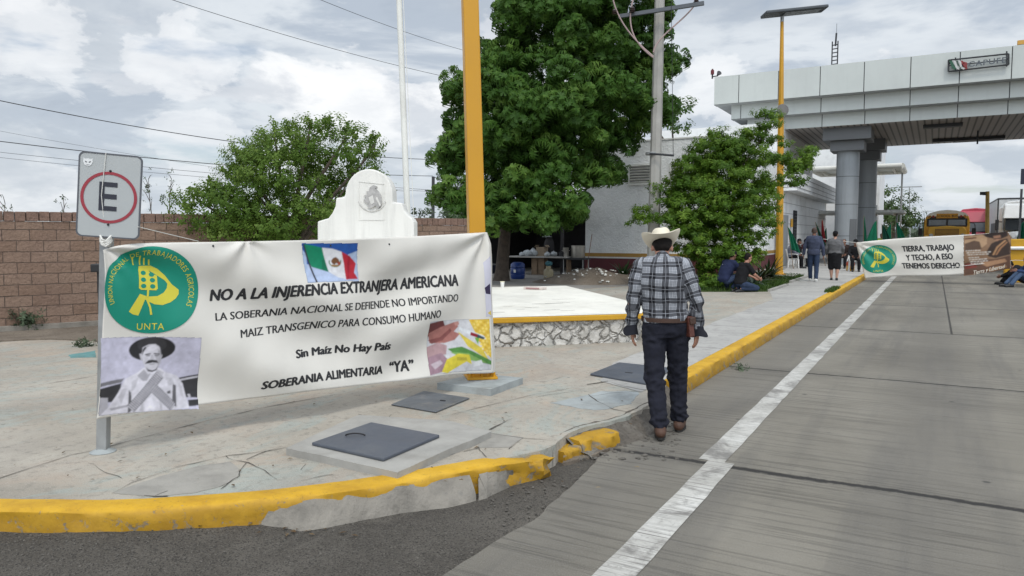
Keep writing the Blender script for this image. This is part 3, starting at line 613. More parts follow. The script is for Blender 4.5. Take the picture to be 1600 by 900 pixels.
# ================================================================== foliage
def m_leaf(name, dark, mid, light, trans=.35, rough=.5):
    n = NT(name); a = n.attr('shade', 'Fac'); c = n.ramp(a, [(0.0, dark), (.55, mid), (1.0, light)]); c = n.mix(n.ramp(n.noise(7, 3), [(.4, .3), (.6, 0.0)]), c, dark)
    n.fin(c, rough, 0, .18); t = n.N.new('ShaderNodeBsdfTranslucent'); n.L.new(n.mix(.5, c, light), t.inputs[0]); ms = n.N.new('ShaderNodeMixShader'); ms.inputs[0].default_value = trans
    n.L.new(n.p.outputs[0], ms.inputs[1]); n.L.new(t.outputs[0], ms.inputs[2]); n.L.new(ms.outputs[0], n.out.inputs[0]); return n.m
M['grass'] = m_leaf('grass_blades', (.025, .055, .01), (.05, .11, .02), (.11, .16, .04))
def frames(nrm, up=.5, spin=True):
    """orthonormal frames with Z = mix(normal, world up)"""
    n = len(nrm); z = nrm * (1 - up) + np.array([0, 0, up]); z /= np.linalg.norm(z, axis=1)[:, None] + 1e-9
    r = rng.normal(size=(n, 3)); x = r - z * (r * z).sum(1)[:, None]; x /= np.linalg.norm(x, axis=1)[:, None] + 1e-9
    return np.stack([x, np.cross(z, x), z], axis=2)          # columns
def scatter(name, tv, tf, P, R, S, mat, parent=None, shade=None, leafvar=.35):
    """copy a small leaf-cluster template to every point of one crown"""
    n, k, q = len(P), len(tv), len(tf)
    V = np.einsum('nij,kj->nki', R, tv) * S[:, None, None] + P[:, None, :]; F = (tf[None] + (np.arange(n) * k)[:, None, None]).reshape(-1, 4)
    sh = (shade if shade is not None else rng.random(n))[:, None] + (rng.random((n, k // 4)) - .5).repeat(4, 1)[:, :k] * leafvar if k % 4 == 0 else np.repeat((shade if shade is not None else rng.random(n))[:, None], k, 1)
    return np_mesh(name, V.reshape(-1, 3), F, mat, parent, {'shade': np.clip(sh, 0, 1).reshape(-1)})
def sph(n):
    v = rng.normal(size=(n, 3)); return v / np.linalg.norm(v, axis=1)[:, None]
def t_rosette(nl=10, L=.215, W=.040, droop=.95):
    v, f = [], []
    for i in range(nl):
        a = 6.283 * i / nl + rng.uniform(-.3, .3); l = L * rng.uniform(.75, 1.2); c, s = math.cos(a), math.sin(a); e = rng.uniform(.1, .6); d = droop * rng.uniform(.6, 1.3)
        p0 = np.array([0, 0, 0.]); p1 = np.array([c * l * .5, s * l * .5, l * .22 * e]); p2 = np.array([c * l * .8, s * l * .8, -l * d * .7]); w = np.array([-s, c, 0]) * W
        b = len(v); v += [p0 - w * .2, p0 + w * .2, p1 + w * .55, p1 - w * .55]; f.append([b, b + 1, b + 2, b + 3]); b = len(v); v += [p1 - w * .55, p1 + w * .55, p2 + w * .12, p2 - w * .12]; f.append([b, b + 1, b + 2, b + 3])
    return np.array(v), np.array(f)
def t_sprig(nl=9, L=.16, leaf=.045, w=.5):
    v, f = [], []
    for i in range(nl):
        t = (i + .5) / nl; a = i * 2.4; p = np.array([rng.uniform(-.01, .01), rng.uniform(-.01, .01), L * (t - .3)]); d = np.array([math.cos(a), math.sin(a), rng.uniform(-.3, .6)]); d /= np.linalg.norm(d)
        s = np.cross(d, [0, 0, 1]); s /= np.linalg.norm(s) + 1e-9; l = leaf * rng.uniform(.7, 1.3); b = len(v)
        v += [p, p + d * l * .5 - s * l * w * .5, p + d * l, p + d * l * .5 + s * l * w * .5]; f.append([b, b + 1, b + 2, b + 3])
    return np.array(v), np.array(f)
def t_frond(np_=8, L=.32, leaf=.075):
    """feathery compound leaf lying roughly flat along local X, tip hanging"""
    v, f = [], []
    for i in range(np_):
        t = (i + .7) / np_; x = L * t; z = .04 * math.sin(3.14 * t) - .10 * t * t
        for s in (-1, 1):
            l = leaf * (1.1 - .5 * abs(t - .45)) * rng.uniform(.8, 1.2); d = np.array([.35, s * .9, -.18]); p = np.array([x, 0, z]); u = np.array([.30, -s * .05, .0]) * l; b = len(v)
            v += [p - u * .3, p + d * l * .5 - u * .5, p + d * l, p + d * l * .5 + u * .6]; f.append([b, b + 1, b + 2, b + 3])
    return np.array(v), np.array(f)
def lobes_px(L):
    """crown lobes: (px, py, radius_px, distance, vertical squash) measured on the photo, placed as ellipsoids at their own distance"""
    out = []
    for px, py, r, d, sq in L: out.append((D(px, py, d), r * d / FPX, sq))
    return out
def crown_points(lobes, nsub, per, subr, up=.0, inner=0, flat=1.0, low=-.55):
    P, Nn, Sh = [], [], []
    for c, r, sq in lobes:
        c = np.array(c); k = max(2, int(nsub * (r ** 2)))
        for d in sph(k):
            if d[2] < low: continue
            sr = subr * rng.uniform(.6, 1.35); cc = c + d * np.array([r, r, r * sq]) * rng.uniform(.72, 1.0); base = rng.random(); m = max(3, int(per * sr * sr))
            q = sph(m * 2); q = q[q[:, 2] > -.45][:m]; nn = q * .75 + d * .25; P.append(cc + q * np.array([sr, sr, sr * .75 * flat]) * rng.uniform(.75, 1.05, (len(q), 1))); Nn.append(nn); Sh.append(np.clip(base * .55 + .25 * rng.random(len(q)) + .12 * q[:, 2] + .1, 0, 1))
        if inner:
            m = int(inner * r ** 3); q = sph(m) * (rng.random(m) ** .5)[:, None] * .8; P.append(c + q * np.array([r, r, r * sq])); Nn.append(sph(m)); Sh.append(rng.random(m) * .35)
    return np.concatenate(P), np.concatenate(Nn), np.concatenate(Sh)
def limbs(bm, base, top, r0, ends, n=10):
    base, top = Vector(base), Vector(top); mid = base.lerp(top, .5) + Vector((random.uniform(-.1, .1), random.uniform(-.1, .1), 0)); bm.tube(bez(base, base.lerp(mid, .6), mid, top, 8), [r0 * (1.25 if i == 0 else 1 - .045 * i) for i in range(9)], n)
    for e in ends:
        e = Vector(e); s_ = base.lerp(top, random.uniform(.55, 1.0)); bm.tube(bez(s_, s_ + (top - base).normalized() * (e - s_).length * .3, e - Vector((0, 0, (e - s_).length * .1)), e, 8), [r0 * .5 * (1 - .1 * i) for i in range(9)], 7)

# ---- mango tree
ML = lobes_px([(870, 60, 105, 23.5, .9), (905, -30, 90, 23.5, .9), (960, 10, 85, 24, .9), (830, 20, 60, 23.2, .9), (985, 100, 68, 24, 1), (760, 140, 62, 23, 1), (730, 200, 52, 23, 1), (712, 235, 36, 23, 1), (735, 290, 46, 22.8, 1), (725, 320, 30, 22.6, .9),
               (800, 150, 70, 22.5, 1), (860, 180, 90, 22, 1), (940, 190, 80, 22.4, 1), (1000, 190, 50, 23.5, 1), (800, 250, 75, 22, 1), (872, 270, 70, 21.8, 1), (948, 245, 52, 22, .9), (800, 330, 52, 21.8, .75), (775, 340, 40, 21.9, .8), (850, 343, 40, 21.6, .75), (884, 342, 30, 21.7, .8), (735, 330, 42, 22.4, .8), (825, 320, 46, 21.4, .9), (700, 300, 28, 22.8, .8), (865, 332, 45, 21.6, .85), (882, 332, 34, 21.7, .7), (760, 345, 36, 22, .6), (962, 280, 24, 22.2, .8), (1005, 60, 50, 24.4, 1), (1035, 110, 34, 24.5, 1),
               (870, 120, 120, 25.8, 1), (870, 240, 110, 25.2, .9), (760, 230, 80, 25, 1)])
P, Nn, Sh = crown_points(ML, 10, 150, .46, inner=14, flat=1.25)
mango = thing('mango_tree', 'tall mango tree with dense drooping dark green leaves behind the yellow pole', 'tree', plan(-.3, 24.2, WZ))
tv, tf = t_rosette()
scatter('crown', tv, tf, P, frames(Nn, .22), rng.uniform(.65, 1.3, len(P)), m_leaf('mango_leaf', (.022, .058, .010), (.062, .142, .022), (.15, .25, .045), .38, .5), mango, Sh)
bm = MB(); limbs(bm, plan(-.35, 24.2, WZ), plan(-.1, 24.0, 3.2), .24, [D(870, 120, 24.2), D(760, 220, 24), D(960, 140, 24.2), D(880, 260, 23), D(800, 290, 23.5), D(940, 250, 23)]); bm.build('trunk', M['bark'], mango, smooth=True)
# ---- lighter tree showing behind the mango's right side, over the white building
PL = lobes_px([(1050, 190, 32, 34, .9), (1030, 150, 30, 34, 1), (1070, 205, 24, 34, .7), (1015, 200, 40, 34, .8)]); P, Nn, Sh = crown_points(PL, 3, 60, .5, inner=1)
t2 = thing('broadleaf_tree', 'paler loose tree peeping over the roof of the white stucco building', 'tree', plan(8, 36, 0)); tv, tf = t_sprig(10, .5, .17)
scatter('crown', tv, tf, P, frames(Nn, .2), rng.uniform(.8, 1.3, len(P)), m_leaf('pale_leaf', (.02, .05, .012), (.045, .10, .02), (.10, .16, .04)), t2, Sh); bm = MB(); limbs(bm, plan(8, 36, 0), plan(7.7, 35, 5), .2, [D(1050, 190, 34.5), D(1020, 190, 34.5)]); bm.build('trunk', M['bark'], t2)
# ---- guamuchil style tree in front of the brick wall
TL = lobes_px([(a_, b_, c_, d_ + 1.0, e_) for a_, b_, c_, d_, e_ in [(450, 300, 88, 12.4, .9), (395, 330, 75, 12.2, .8), (345, 345, 52, 12, .75), (315, 318, 32, 12, .6), (330, 345, 45, 11.9, .7), (430, 240, 52, 12.4, .9), (480, 232, 52, 12.6, .9), (535, 240, 46, 12.7, .9), (565, 265, 36, 12.7, .9), (550, 300, 50, 12.6, .9), (500, 290, 70, 12.2, .9), (400, 275, 46, 12.1, .8), (370, 262, 28, 12.2, .6), (580, 232, 22, 12.8, .8), (440, 360, 80, 12.2, .6), (380, 370, 60, 12, .5), (500, 350, 70, 12.4, .6), (455, 300, 90, 13.1, 1)]])
P, Nn, Sh = crown_points(TL, 34, 340, .25, inner=30)
ex, en, es = [], [], []
for px, py, ax, ay in [(432, 215, 425, 186), (415, 235, 398, 205), (478, 205, 484, 178), (520, 215, 510, 182), (540, 215, 543, 188), (572, 225, 588, 212), (575, 250, 596, 232), (390, 262, 358, 232), (320, 315, 292, 296), (350, 300, 330, 278), (585, 262, 592, 270), (600, 290, 612, 288), (455, 210, 446, 190), (300, 330, 286, 322)]:
    A, B = D(px, py, 13.3), D(ax, ay, 13.3)
    for k in range(15): ex.append(np.array(A.lerp(B, rng.random())) + rng.normal(size=3) * .035); en.append(sph(1)[0]); es.append(rng.random())
P = np.concatenate([P, ex]); Nn = np.concatenate([Nn, en]); Sh = np.concatenate([Sh, es])
t3 = thing('bushy_tree', 'bushy mid green tree of small round leaves rising above the brick wall', 'tree', plan(-4.1, 13.5, WZ)); tv, tf = t_sprig(10, .15, .052, .62)
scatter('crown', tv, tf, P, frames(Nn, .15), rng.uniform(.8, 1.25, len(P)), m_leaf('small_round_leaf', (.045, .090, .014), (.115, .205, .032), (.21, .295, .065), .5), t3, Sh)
bm = MB(); limbs(bm, plan(-4.1, 13.5, WZ), plan(-4.0, 13.4, 1.5), .11, [D(x, y, 13.3) for x, y in ((430, 215), (484, 195), (543, 205), (585, 225), (370, 240), (310, 310), (400, 300), (540, 290))]); bm.build('trunk', M['bark'], t3, smooth=True)
# ---- feathery small tree in front of the white building
BL = [(1200, 190, 24, 12, 22.6), (1185, 212, 34, 12, 22.4), (1210, 222, 28, 10, 22.4), (1140, 222, 46, 14, 22.3), (1105, 220, 22, 10, 22), (1120, 240, 60, 12, 22), (1165, 245, 52, 13, 22), (1195, 255, 36, 12, 22.4), (1085, 255, 40, 13, 21.8), (1250, 252, 34, 11, 22.8), (1268, 246, 20, 9, 22.9), (1240, 275, 26, 12, 22.6), (1228, 288, 22, 10, 22.5),
      (1065, 275, 40, 12, 21.6), (1120, 272, 60, 14, 21.5), (1170, 280, 44, 14, 21.8), (1200, 290, 28, 12, 22), (1050, 295, 34, 12, 21.4), (1095, 300, 56, 14, 21.2), (1150, 305, 54, 14, 21.2), (1195, 318, 36, 14, 21.6), (1040, 318, 36, 12, 21.2), (1080, 325, 56, 14, 21), (1130, 332, 60, 15, 20.9), (1180, 340, 44, 14, 21.2), (1015, 335, 30, 12, 20.9), (998, 348, 16, 9, 20.8), (1050, 352, 48, 14, 20.8), (1105, 358, 60, 16, 20.7), (1160, 362, 50, 15, 20.8), (1075, 378, 44, 15, 20.7), (1120, 388, 58, 17, 20.5), (1165, 392, 38, 15, 20.7), (1090, 408, 44, 18, 20.5), (1135, 415, 46, 18, 20.4), (1100, 432, 40, 14, 20.3), (1085, 440, 26, 9, 20.2),
      (1100, 320, 80, 60, 22.6), (1130, 380, 70, 60, 22), (1140, 260, 60, 40, 23.2), (1190, 330, 40, 50, 22.8)]
t4 = thing('feathery_tree', 'low spreading tree with fine bright green leaves in loose layers beside the concrete utility pole', 'tree', plan(5.4, 21.6, WZ)); tv, tf = t_sprig(12, .17, .072, .5)
FL4 = [(D(px, py, d), rx * d / FPX * .78, min(.95, ry / rx * (1.9 if ry < 35 else 1))) for px, py, rx, ry, d in BL]
P, Nn, Sh = crown_points(FL4, 44, 330, .20, inner=40, flat=.65, low=-.8)
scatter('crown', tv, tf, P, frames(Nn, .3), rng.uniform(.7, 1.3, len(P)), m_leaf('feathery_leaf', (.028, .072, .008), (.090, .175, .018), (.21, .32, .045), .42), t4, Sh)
bm = MB(); limbs(bm, plan(5.5, 21.6, WZ), plan(5.6, 21.6, 1.6), .10, [D(1200, 195, 22.6), D(1260, 252, 22.8), D(1120, 250, 22), D(1060, 290, 21.5), D(1010, 340, 21), D(1180, 290, 22), D(1150, 340, 21.2), D(1090, 330, 21)]); bm.build('trunk', M['bark'], t4, smooth=True)
# ---- low plants
def strap_plant(name, label, cat, base, n, L, w, mat, group=None, lift=(.3, 1.2)):
    v, f, s = [], [], []
    for i in range(n):
        a = rng.uniform(0, 6.283); e = rng.uniform(*lift); l = L * rng.uniform(.6, 1.15); d = np.array([math.cos(a), math.sin(a)]); pr = None; sh = rng.random()
        for k in range(5):
            t = k / 4; r = l * t * math.cos(e) * (1 + .2 * t); z = l * (math.sin(e) * t - .55 * t * t * math.cos(e)); ww = w * (1 - abs(2 * t - .8) ** 2 * .6) * (.15 if k == 4 else 1); c = np.array([d[0] * r, d[1] * r, z]); q = np.array([-d[1], d[0], 0]) * ww
            v += [c - q, c + q]; s += [sh, sh]
            if k: b = len(v) - 4; f.append([b, b + 1, b + 3, b + 2])
    t = thing(name, label, cat, base, 0, group); o = np_mesh('fronds', np.array(v), np.array(f), mat, None, {'shade': s}); o.parent = t; return t
PLM = m_leaf('strap_leaf', (.01, .03, .01), (.025, .06, .018), (.06, .11, .04), .15, .4); GRM = m_leaf('grey_green_leaf', (.04, .07, .05), (.09, .13, .10), (.17, .21, .17), .1, .5)
strap_plant('strap_leaf_plant', 'dark green strap leaved plant against the maroon skirting beside the debris heap', 'plant', plan(3.85, 25.5, WZ), 46, .95, .035, PLM)
strap_plant('cycad_plant', 'spiky grey green rosette plant below the feathery tree by the lamp post', 'plant', plan(7.0, 21.4, WZ + .03), 40, .8, .028, GRM)
strap_plant('cycad_plant', 'dark arching plant beside the base of the yellow lamp post', 'plant', plan(8.55, 24.6, WZ + .03), 60, 1.1, .04, PLM)
strap_plant('cycad_plant', 'reddish green low plant behind the kneeling man in black', 'plant', plan(7.8, 23.2, WZ + .03), 50, .9, .035, m_leaf('reddish_leaf', (.04, .02, .015), (.06, .05, .02), (.06, .11, .03), .15))
wd = m_leaf('weed_leaf', (.05, .07, .04), (.10, .14, .08), (.17, .21, .14), .2)
def weed(base, r, h, n, label, leaf=.04):
    q = sph(n); P = np.array(base) + np.abs(q) * np.sign(q) * np.array([r, r, 0]) * rng.random((n, 1)) + np.array([0, 0, 1]) * rng.random((n, 1)) * h; t = thing('weed', label, 'plant', base); tv, tf = t_sprig(8, .07, leaf, .4)
    scatter('leaves', tv, tf, P, frames(q, .3), rng.uniform(.7, 1.2, n), wd, t)
weed(G(165, 826, 0), .17, .05, 40, 'small grey green weed sprouting at the foot of the yellow kerb', .035); weed(G(112, 823, 0), .07, .035, 12, 'tiny weed sprig growing in the kerb gutter among dead leaves', .03)
weed(G(40, 517, WZ), .28, .32, 70, 'lone green weed at the foot of the brick wall', .07); weed(G(134, 541, WZ), .16, .08, 40, 'flat patch of weed by the edge of the dirt strip', .04); weed(G(985, 655, 0), .12, .07, 40, 'weed tuft in the rubble gap of the broken kerb', .03); weed(G(1157, 578, 0), .12, .04, 24, 'low weed by the foot of the straight kerb', .03)
def kerb_weed():
    y = random.choice((21.5, 22.2, 20.9)) + random.gauss(0, .18); return (KX - .16 + random.uniform(-.1, .1), y, .15)
tag(blades('kerb_grass', 500, kerb_weed, .03, .09, M['grass'], .012), kind='stuff')
def bed():
    while True:
        x, y = random.uniform(-6.3, -3.8), random.uniform(19.4, 28.4)
        if x < -3.8 - (y - 20.2) * .03 and y > 19.3 + max(0, (x + 5.2)) * .65: return (x, y, WZ + .03)
tag(blades('lawn_grass', 9000, bed, .04, .12, M['grass'], .012), kind='stuff')
# bare twigs of plants growing on the far side of the brick wall
def twig(base, tip, label, seed):
    random.seed(seed); bm = MB(); b, t = Vector(base), Vector(tip); main = bez(b, b.lerp(t, .3) + Vector((.04, 0, 0)), b.lerp(t, .7) - Vector((.05, 0, 0)), t, 8); bm.tube(main, [.012 - .001 * i for i in range(9)], 5)
    for k in range(3, 9):
        p = main[k]; e = p + Vector((random.uniform(-.22, .22), random.uniform(-.1, .1), random.uniform(.05, .25))); bm.tube([p, p.lerp(e, .5) + Vector((0, 0, .03)), e], [.006, .005, .003], 4)
    th = thing('twig_plant', label, 'plant', base, 0, 'bare twigs over the wall'); bm.build('stems', M['bark'], th); q = np.array([main[random.randint(4, 8)] + Vector((random.uniform(-.15, .15), random.uniform(-.1, .1), random.uniform(-.05, .2))) for _ in range(14)]); tv, tf = t_sprig(5, .06, .05, .5)
    scatter('leaves', tv, tf, q, frames(sph(14), .2), rng.uniform(.6, 1.1, 14), wd, th)
for i, (px, py, qx, qy, lb) in enumerate([(240, 345, 232, 280, 'thin bare twig plant just past the E sign over the brick wall'), (262, 345, 268, 280, 'forked bare twig plant between the E sign and the bushy tree'), (10, 345, 8, 318, 'short dry stalk sticking up over the end of the brick wall'), (100, 345, 100, 322, 'low dry stems over the brick wall before the E sign')]): twig(D(px, py + 30, 13.4), D(qx, qy, 13.4), lb, 40 + i)
weedy = [(660, 335, 'small leafy shrub top showing over the brick wall by the flagpole'), (705, 338, 'few leaves of a shrub over the brick wall beside the yellow pole')]
for px, py, lb in weedy:
    q = np.array([D(px + random.uniform(-18, 18), py + random.uniform(-8, 10), 17) for _ in range(36)]); t = thing('shrub', lb, 'plant', D(px, 350, 17)); tv, tf = t_sprig(7, .12, .07, .5); scatter('leaves', tv, tf, q, frames(sph(36), .2), rng.uniform(.6, 1.2, 36), wd, t)
q = []
for i in range(260):
    k = rng.random()
    p = G(rng.uniform(20, 560), rng.uniform(806, 836), 0) if k < .35 else G(rng.uniform(0, 1000), rng.uniform(530, 770), WZ) if k < .7 else plan(rng.uniform(-1.5, 4), rng.uniform(17, 24), WZ); q.append([p.x, p.y, (asph_z(p.x, p.y) if k < .35 else WZ) + .012])
lv = np.array([[-.5, -.2, 0], [.1, -.3, .1], [.6, 0, 0], [.1, .25, .12]]); tag(scatter('leaf_litter', lv, np.array([[0, 1, 2, 3]]), np.array(q), frames(sph(260) * .35 + np.array([0, 0, 1.]), .5), rng.uniform(.012, .045, 260), m_leaf('dry_leaf', (.05, .03, .015), (.13, .085, .045), (.24, .19, .12), .1, .8)), kind='stuff')
# far trees beside the road
for px, py, rr, d, lb in [(1395, 318, 30, 75, 'round green tree beyond the toll plaza beside the white canopy roof'), (1362, 356, 22, 68, 'low dark tree behind the green flags')]:
    FL = lobes_px([(px, py, rr, d, 1.1), (px - rr * .6, py + rr * .6, rr * .8, d, 1), (px + rr * .5, py + rr * .7, rr * .8, d, 1), (px, py + rr * 1.2, rr, d, .8), (px + rr * .1, py - rr * .6, rr * .5, d, 1)]); P, Nn, Sh = crown_points(FL, 3.5, 30, .7, inner=.8)
    t = thing('roadside_tree', lb, 'tree', G(px, 368 + 1.6 * FPX / d, 0), 0, 'trees beyond the toll plaza'); tv, tf = t_sprig(8, .5, .26); scatter('crown', tv, tf, P, frames(Nn, .2), rng.uniform(.8, 1.3, len(P)), m_leaf('roadside_leaf', (.03, .055, .02), (.065, .11, .035), (.12, .17, .06)), t, Sh); bm = MB(); limbs(bm, G(px, 368 + 1.6 * FPX / d, 0), D(px, py + 20, d), .25, [D(px - 15, py, d), D(px + 15, py + 5, d)]); bm.build('trunk', M['bark'], t)
q = []
for i in range(900): a = rng.uniform(0, 1); q.append([-60 + 160 * a + rng.normal() * 3, 330 + rng.normal() * 14, rng.uniform(0, 5) * (.6 + .5 * math.sin(a * 37))])
tv, tf = t_sprig(9, 3.5, 2.4, .8); tag(scatter('treeline', tv, tf, np.array(q), frames(sph(900), .2), rng.uniform(.7, 1.3, 900), m_leaf('distant_leaf', (.06, .09, .06), (.10, .13, .09), (.14, .17, .12))), kind='stuff')
# ================================================================== flag platform, monument, flagpole
random.seed(21)
PZ = .54
pf = [G(765, 497, PZ), G(1006, 490, PZ), G(1012, 477, PZ), G(885, 446.5, PZ), G(760, 449, PZ)]
# the rest of the octagon lies behind the banner
fl = G(765, 497, PZ); fr = G(1006, 490, PZ); ax = (fr - fl).normalized(); leftpt = fl - ax * 4.3
back = G(760, 449, PZ) - ax * 1.8
pts = [leftpt, fr, pf[2], pf[3], back, leftpt + Vector((-ax.y, ax.x, 0)) * 2.4 - ax * .8]
pc = sum(pts, Vector()) / len(pts)
plat = thing('flag_platform', 'low white topped platform with a yellow rim on whitewashed rubble stone behind the man', 'platform', (pc.x, pc.y, WZ))
inset = [pc + (p - pc) * (1 - .10 / (p - pc).length) for p in pts]
def subdiv(P, step=.12):
    out = []
    for a, b in zip(P, P[1:] + P[:1]):
        n = max(1, int((b - a).length / step)); out += [a.lerp(b, i / n) for i in range(n)]
    return out
S = subdiv(inset, .05); rg = []
for j in range(9):
    z = WZ - .02 + (PZ - .07 - WZ + .02) * j / 8; r = []
    for p in S:
        n = (p - pc).normalized(); q = Vector((p.x, p.y, z)); k = max(0, .55 - mnoise.voronoi(q * 4.6)[0][0]) * .09 + mnoise.noise(q * 9) * .008; r.append(q + Vector((n.x, n.y, 0)) * k)
    rg.append(r)
bm = MB(); bm.rings(rg, True); bm.build('stone_base', m_stone(), plat, smooth=True)
bm = MB(); bm.prism([(p.x, p.y, PZ - .075) for p in pts], (0, 0, .073)); bm.build('rim', M['plat_yellow'], plat, bevel=.012)
bm = MB(); bm.poly([(p.x, p.y, PZ + .003) for p in [pc + (p - pc) * (1 - .03 / (p - pc).length) for p in pts]]); bm.build('top', M['plat_white'], plat)
for px, py, w in [(855, 475, .25), (870, 474, .2), (830, 481, .1), (880, 468, .2), (792, 480, .06), (860, 485, .12), (775, 489, .1), (886, 486, .1), (812, 484, .05)]:
    a = G(px, py, PZ); pts_ = jitter_line([a - ax * w, a, a + ax * w + Vector((0, .05, 0))], .04, .03, px)
    bm = MB()
    for p, q in zip(pts_, pts_[1:]): bm.poly([(p.x, p.y - .012, PZ + .006), (q.x, q.y - .012, PZ + .006), (q.x, q.y + .012, PZ + .006), (p.x, p.y + .012, PZ + .006)])
    bm.build('crack', M['crack'], plat)
a = G(836, 452.5, PZ); t = thing('cardboard_tray', 'small pale carton lying flat on the white platform top', 'carton', a)
bm = MB(); bm.box(a + Vector((0, 0, .03)), (.42, .22, .05), bev=.01); bm.build('tray', pm('carton', (.62, .55, .5), .8, .2, 6), t); bm = MB(); bm.box(a + Vector((0, -.113, .03)), (.30, .004, .03)); bm.build('print', ink((.35, .2, .2)), t)
a = G(785, 449.5, PZ); t = thing('plastic_cup', 'small pale cup standing on the back edge of the white platform', 'cup', a); bm = MB(); bm.lathe([(.03, 0), (.045, .11), (.047, .12)], a); bm.build('cup_body', M['white_plastic'], t, smooth=True); bm = MB(); bm.lathe([(.048, .118), (.048, .13), (.01, .132)], a); bm.build('lid', ink((.75, .7, .5)), t)
# monument
md = 11.3
mon = thing('flag_monument', 'white plastered monument with a round arched top and a relief emblem panel behind the banner', 'monument', D(570, 470, md))
op = [(496, 480), (496, 346), (513, 341), (519, 333), (524, 322), (525, 309), (537.5, 308)]
for k in range(0, 19):
    a = math.pi * (1 - k / 18); op.append((576 + 36.5 * math.cos(a) + (k / 18) * 1.0, 303 - 39 * math.sin(a)))
op += [(614, 316), (628, 317), (632, 329), (638, 337), (644, 342), (647, 347), (647, 480)]
O = [D(px, py, md) for px, py in op]
bm = MB(); bm.prism(O, HF * .42); bm.build('body', M['monument'], mon, bevel=.02)
e = [D(*p, md - .003) for p in [(560, 283), (601, 287), (601, 344), (561, 344)]]
fr_ = MB()
def quadframe(bm, P, w, off):
    c = sum(P, Vector()) / 4
    I = [p + (c - p) * w for p in P]
    for i in range(4): bm.prism([P[i], P[(i + 1) % 4], I[(i + 1) % 4], I[i]], off)
quadframe(fr_, e, .04, HF * -.005); fr_.build('panel_frame', M['monument'], mon)
eg = pm('relief_grey', (.40, .39, .38), .8, .3, 20); el = pm('relief_pale', (.62, .61, .58), .8, .15, 20)
bm = MB().use(el); cc = D(581, 312, md - .003)
ux, uz = RGT, Vector((0, 0, 1))
def rp(x, y, o=0): return cc + ux * (x * .011) + uz * (y * .011) - HF * o
bm.use(el)
for k in range(26):       # laurel half wreath
    a = math.radians(200 + 140 * k / 25); p = rp(19 * math.cos(a), 4 + 19 * math.sin(a) * 1.05); bm.ball(p, (.022, .012, .014), 6, 4)
bm.use(eg)
eagle = [(-2, 17), (3, 20), (8, 18), (5, 15), (9, 12), (13, 6), (14, -2), (13, -9), (9, -12), (5, -8), (1, -11), (-3, -12), (-6, -9), (-3, -6), (-8, -4), (-11, 0), (-7, 2), (-10, 6), (-5, 7), (-7, 11), (-3, 12)]
bm.prism([rp(x, y) for x, y in eagle][::-1], HF * -.03)
bm.use(el); bm.prism([rp(x, y, .03) for x, y in [(6, 2), (8, 4), (13, -8), (11, -9)]][::-1], HF * -.008); bm.prism([rp(x, y, .03) for x, y in [(-4, 3), (2, 6), (4, -4), (-1, -7)]][::-1], HF * -.006)
bm.build('emblem_relief', None, mon)
# flagpole
fb = D(642, 470, 12.7); ft = D(612, -300, 12.7)
fp = thing('flagpole', 'tall slim white flagpole beside the arched monument', 'flagpole', fb)
bm = MB(); bm.tube([fb, fb.lerp(ft, .5), ft], [.052, .050, .042], 14); bm.build('pole', M['white_paint'], fp, smooth=True); bm = MB(); bm.ball(ft + Vector((0, 0, .05)), .07); bm.build('finial', M['white_paint'], fp, smooth=True)
bm = MB(); bm.tube([fb + Vector((.09, 0, 1.2)), ft + Vector((.06, 0, -.2))], .006, 5); bm.build('halyard', M['white_paint'], fp)
# ================================================================== brick boundary wall
w0 = plan(-7.83, 11.3); wd_ = (RGT * .8 + HF * .602).normalized(); wstart = w0 - wd_ * 14; wlen = 14 + 8.75
bw = thing('brick_wall', 'long reddish brown block wall with an upright brick coping', 'wall', (wstart.x, wstart.y, 0), math.atan2(wd_.y, wd_.x))
bm = MB(); n_ = 120
bm.box((wlen / 2, .11, (1.84 + .0) / 2), (wlen, .2, 1.84)); bm.build('wall_courses', m_brick('split_face_block', .36, .171), bw, local=True)
bm = MB(); x = 0
while x < wlen:
    w = random.uniform(.13, .19); bm.box((x + w / 2, .105 + random.uniform(-.006, .006), 1.918 + random.uniform(-.004, .004)), (w - .012, .225, .146), bev=.008); x += w
bm.build('coping', pm('coping_brick', (.20, .125, .095), .9, .3, 9, .9, 30, .02, dirt=(.10, .07, .055)), bw, local=True)
bm = MB(); bm.box((wlen / 2, .02, .13), (wlen, .34, .2)); bm.build('footing', M['conc_patch'], bw, local=True)
# ================================================================== white stucco building
BY = AY(915, 300, 26.8).y; bx0 = AY(915, 300, BY).x; bx1 = -6.55; bzt = 5.15
bld = thing('stucco_building', 'white rough stucco building with maroon skirting and louvred vents behind the feathery tree', 'building', ((bx0 + bx1) / 2, BY + 4, WZ))
bm = MB(); bm.box(((bx0 + bx1) / 2, BY + 5, WZ + (bzt - WZ) / 2), (bx1 - bx0, 10, bzt - WZ)); bm.build('walls', M['stucco'], bld)
bm = MB(); bm.box(((bx0 + bx1) / 2, BY + 5, bzt + .02), (bx1 - bx0 + .06, 10.06, .05)); bm.build('parapet_cap', M['white_paint'], bld)
for z0, z1, m, nm, pr in [(WZ, .74, 'maroon', 'skirting', .02), (.80, .94, 'ochre', 'stripe', .012)]:
    bm = MB(); bm.box(((bx0 + bx1) / 2, BY + 5, (z0 + z1) / 2), (bx1 - bx0 + 2 * pr, 10 + 2 * pr, z1 - z0)); bm.build(nm, M[m], bld)
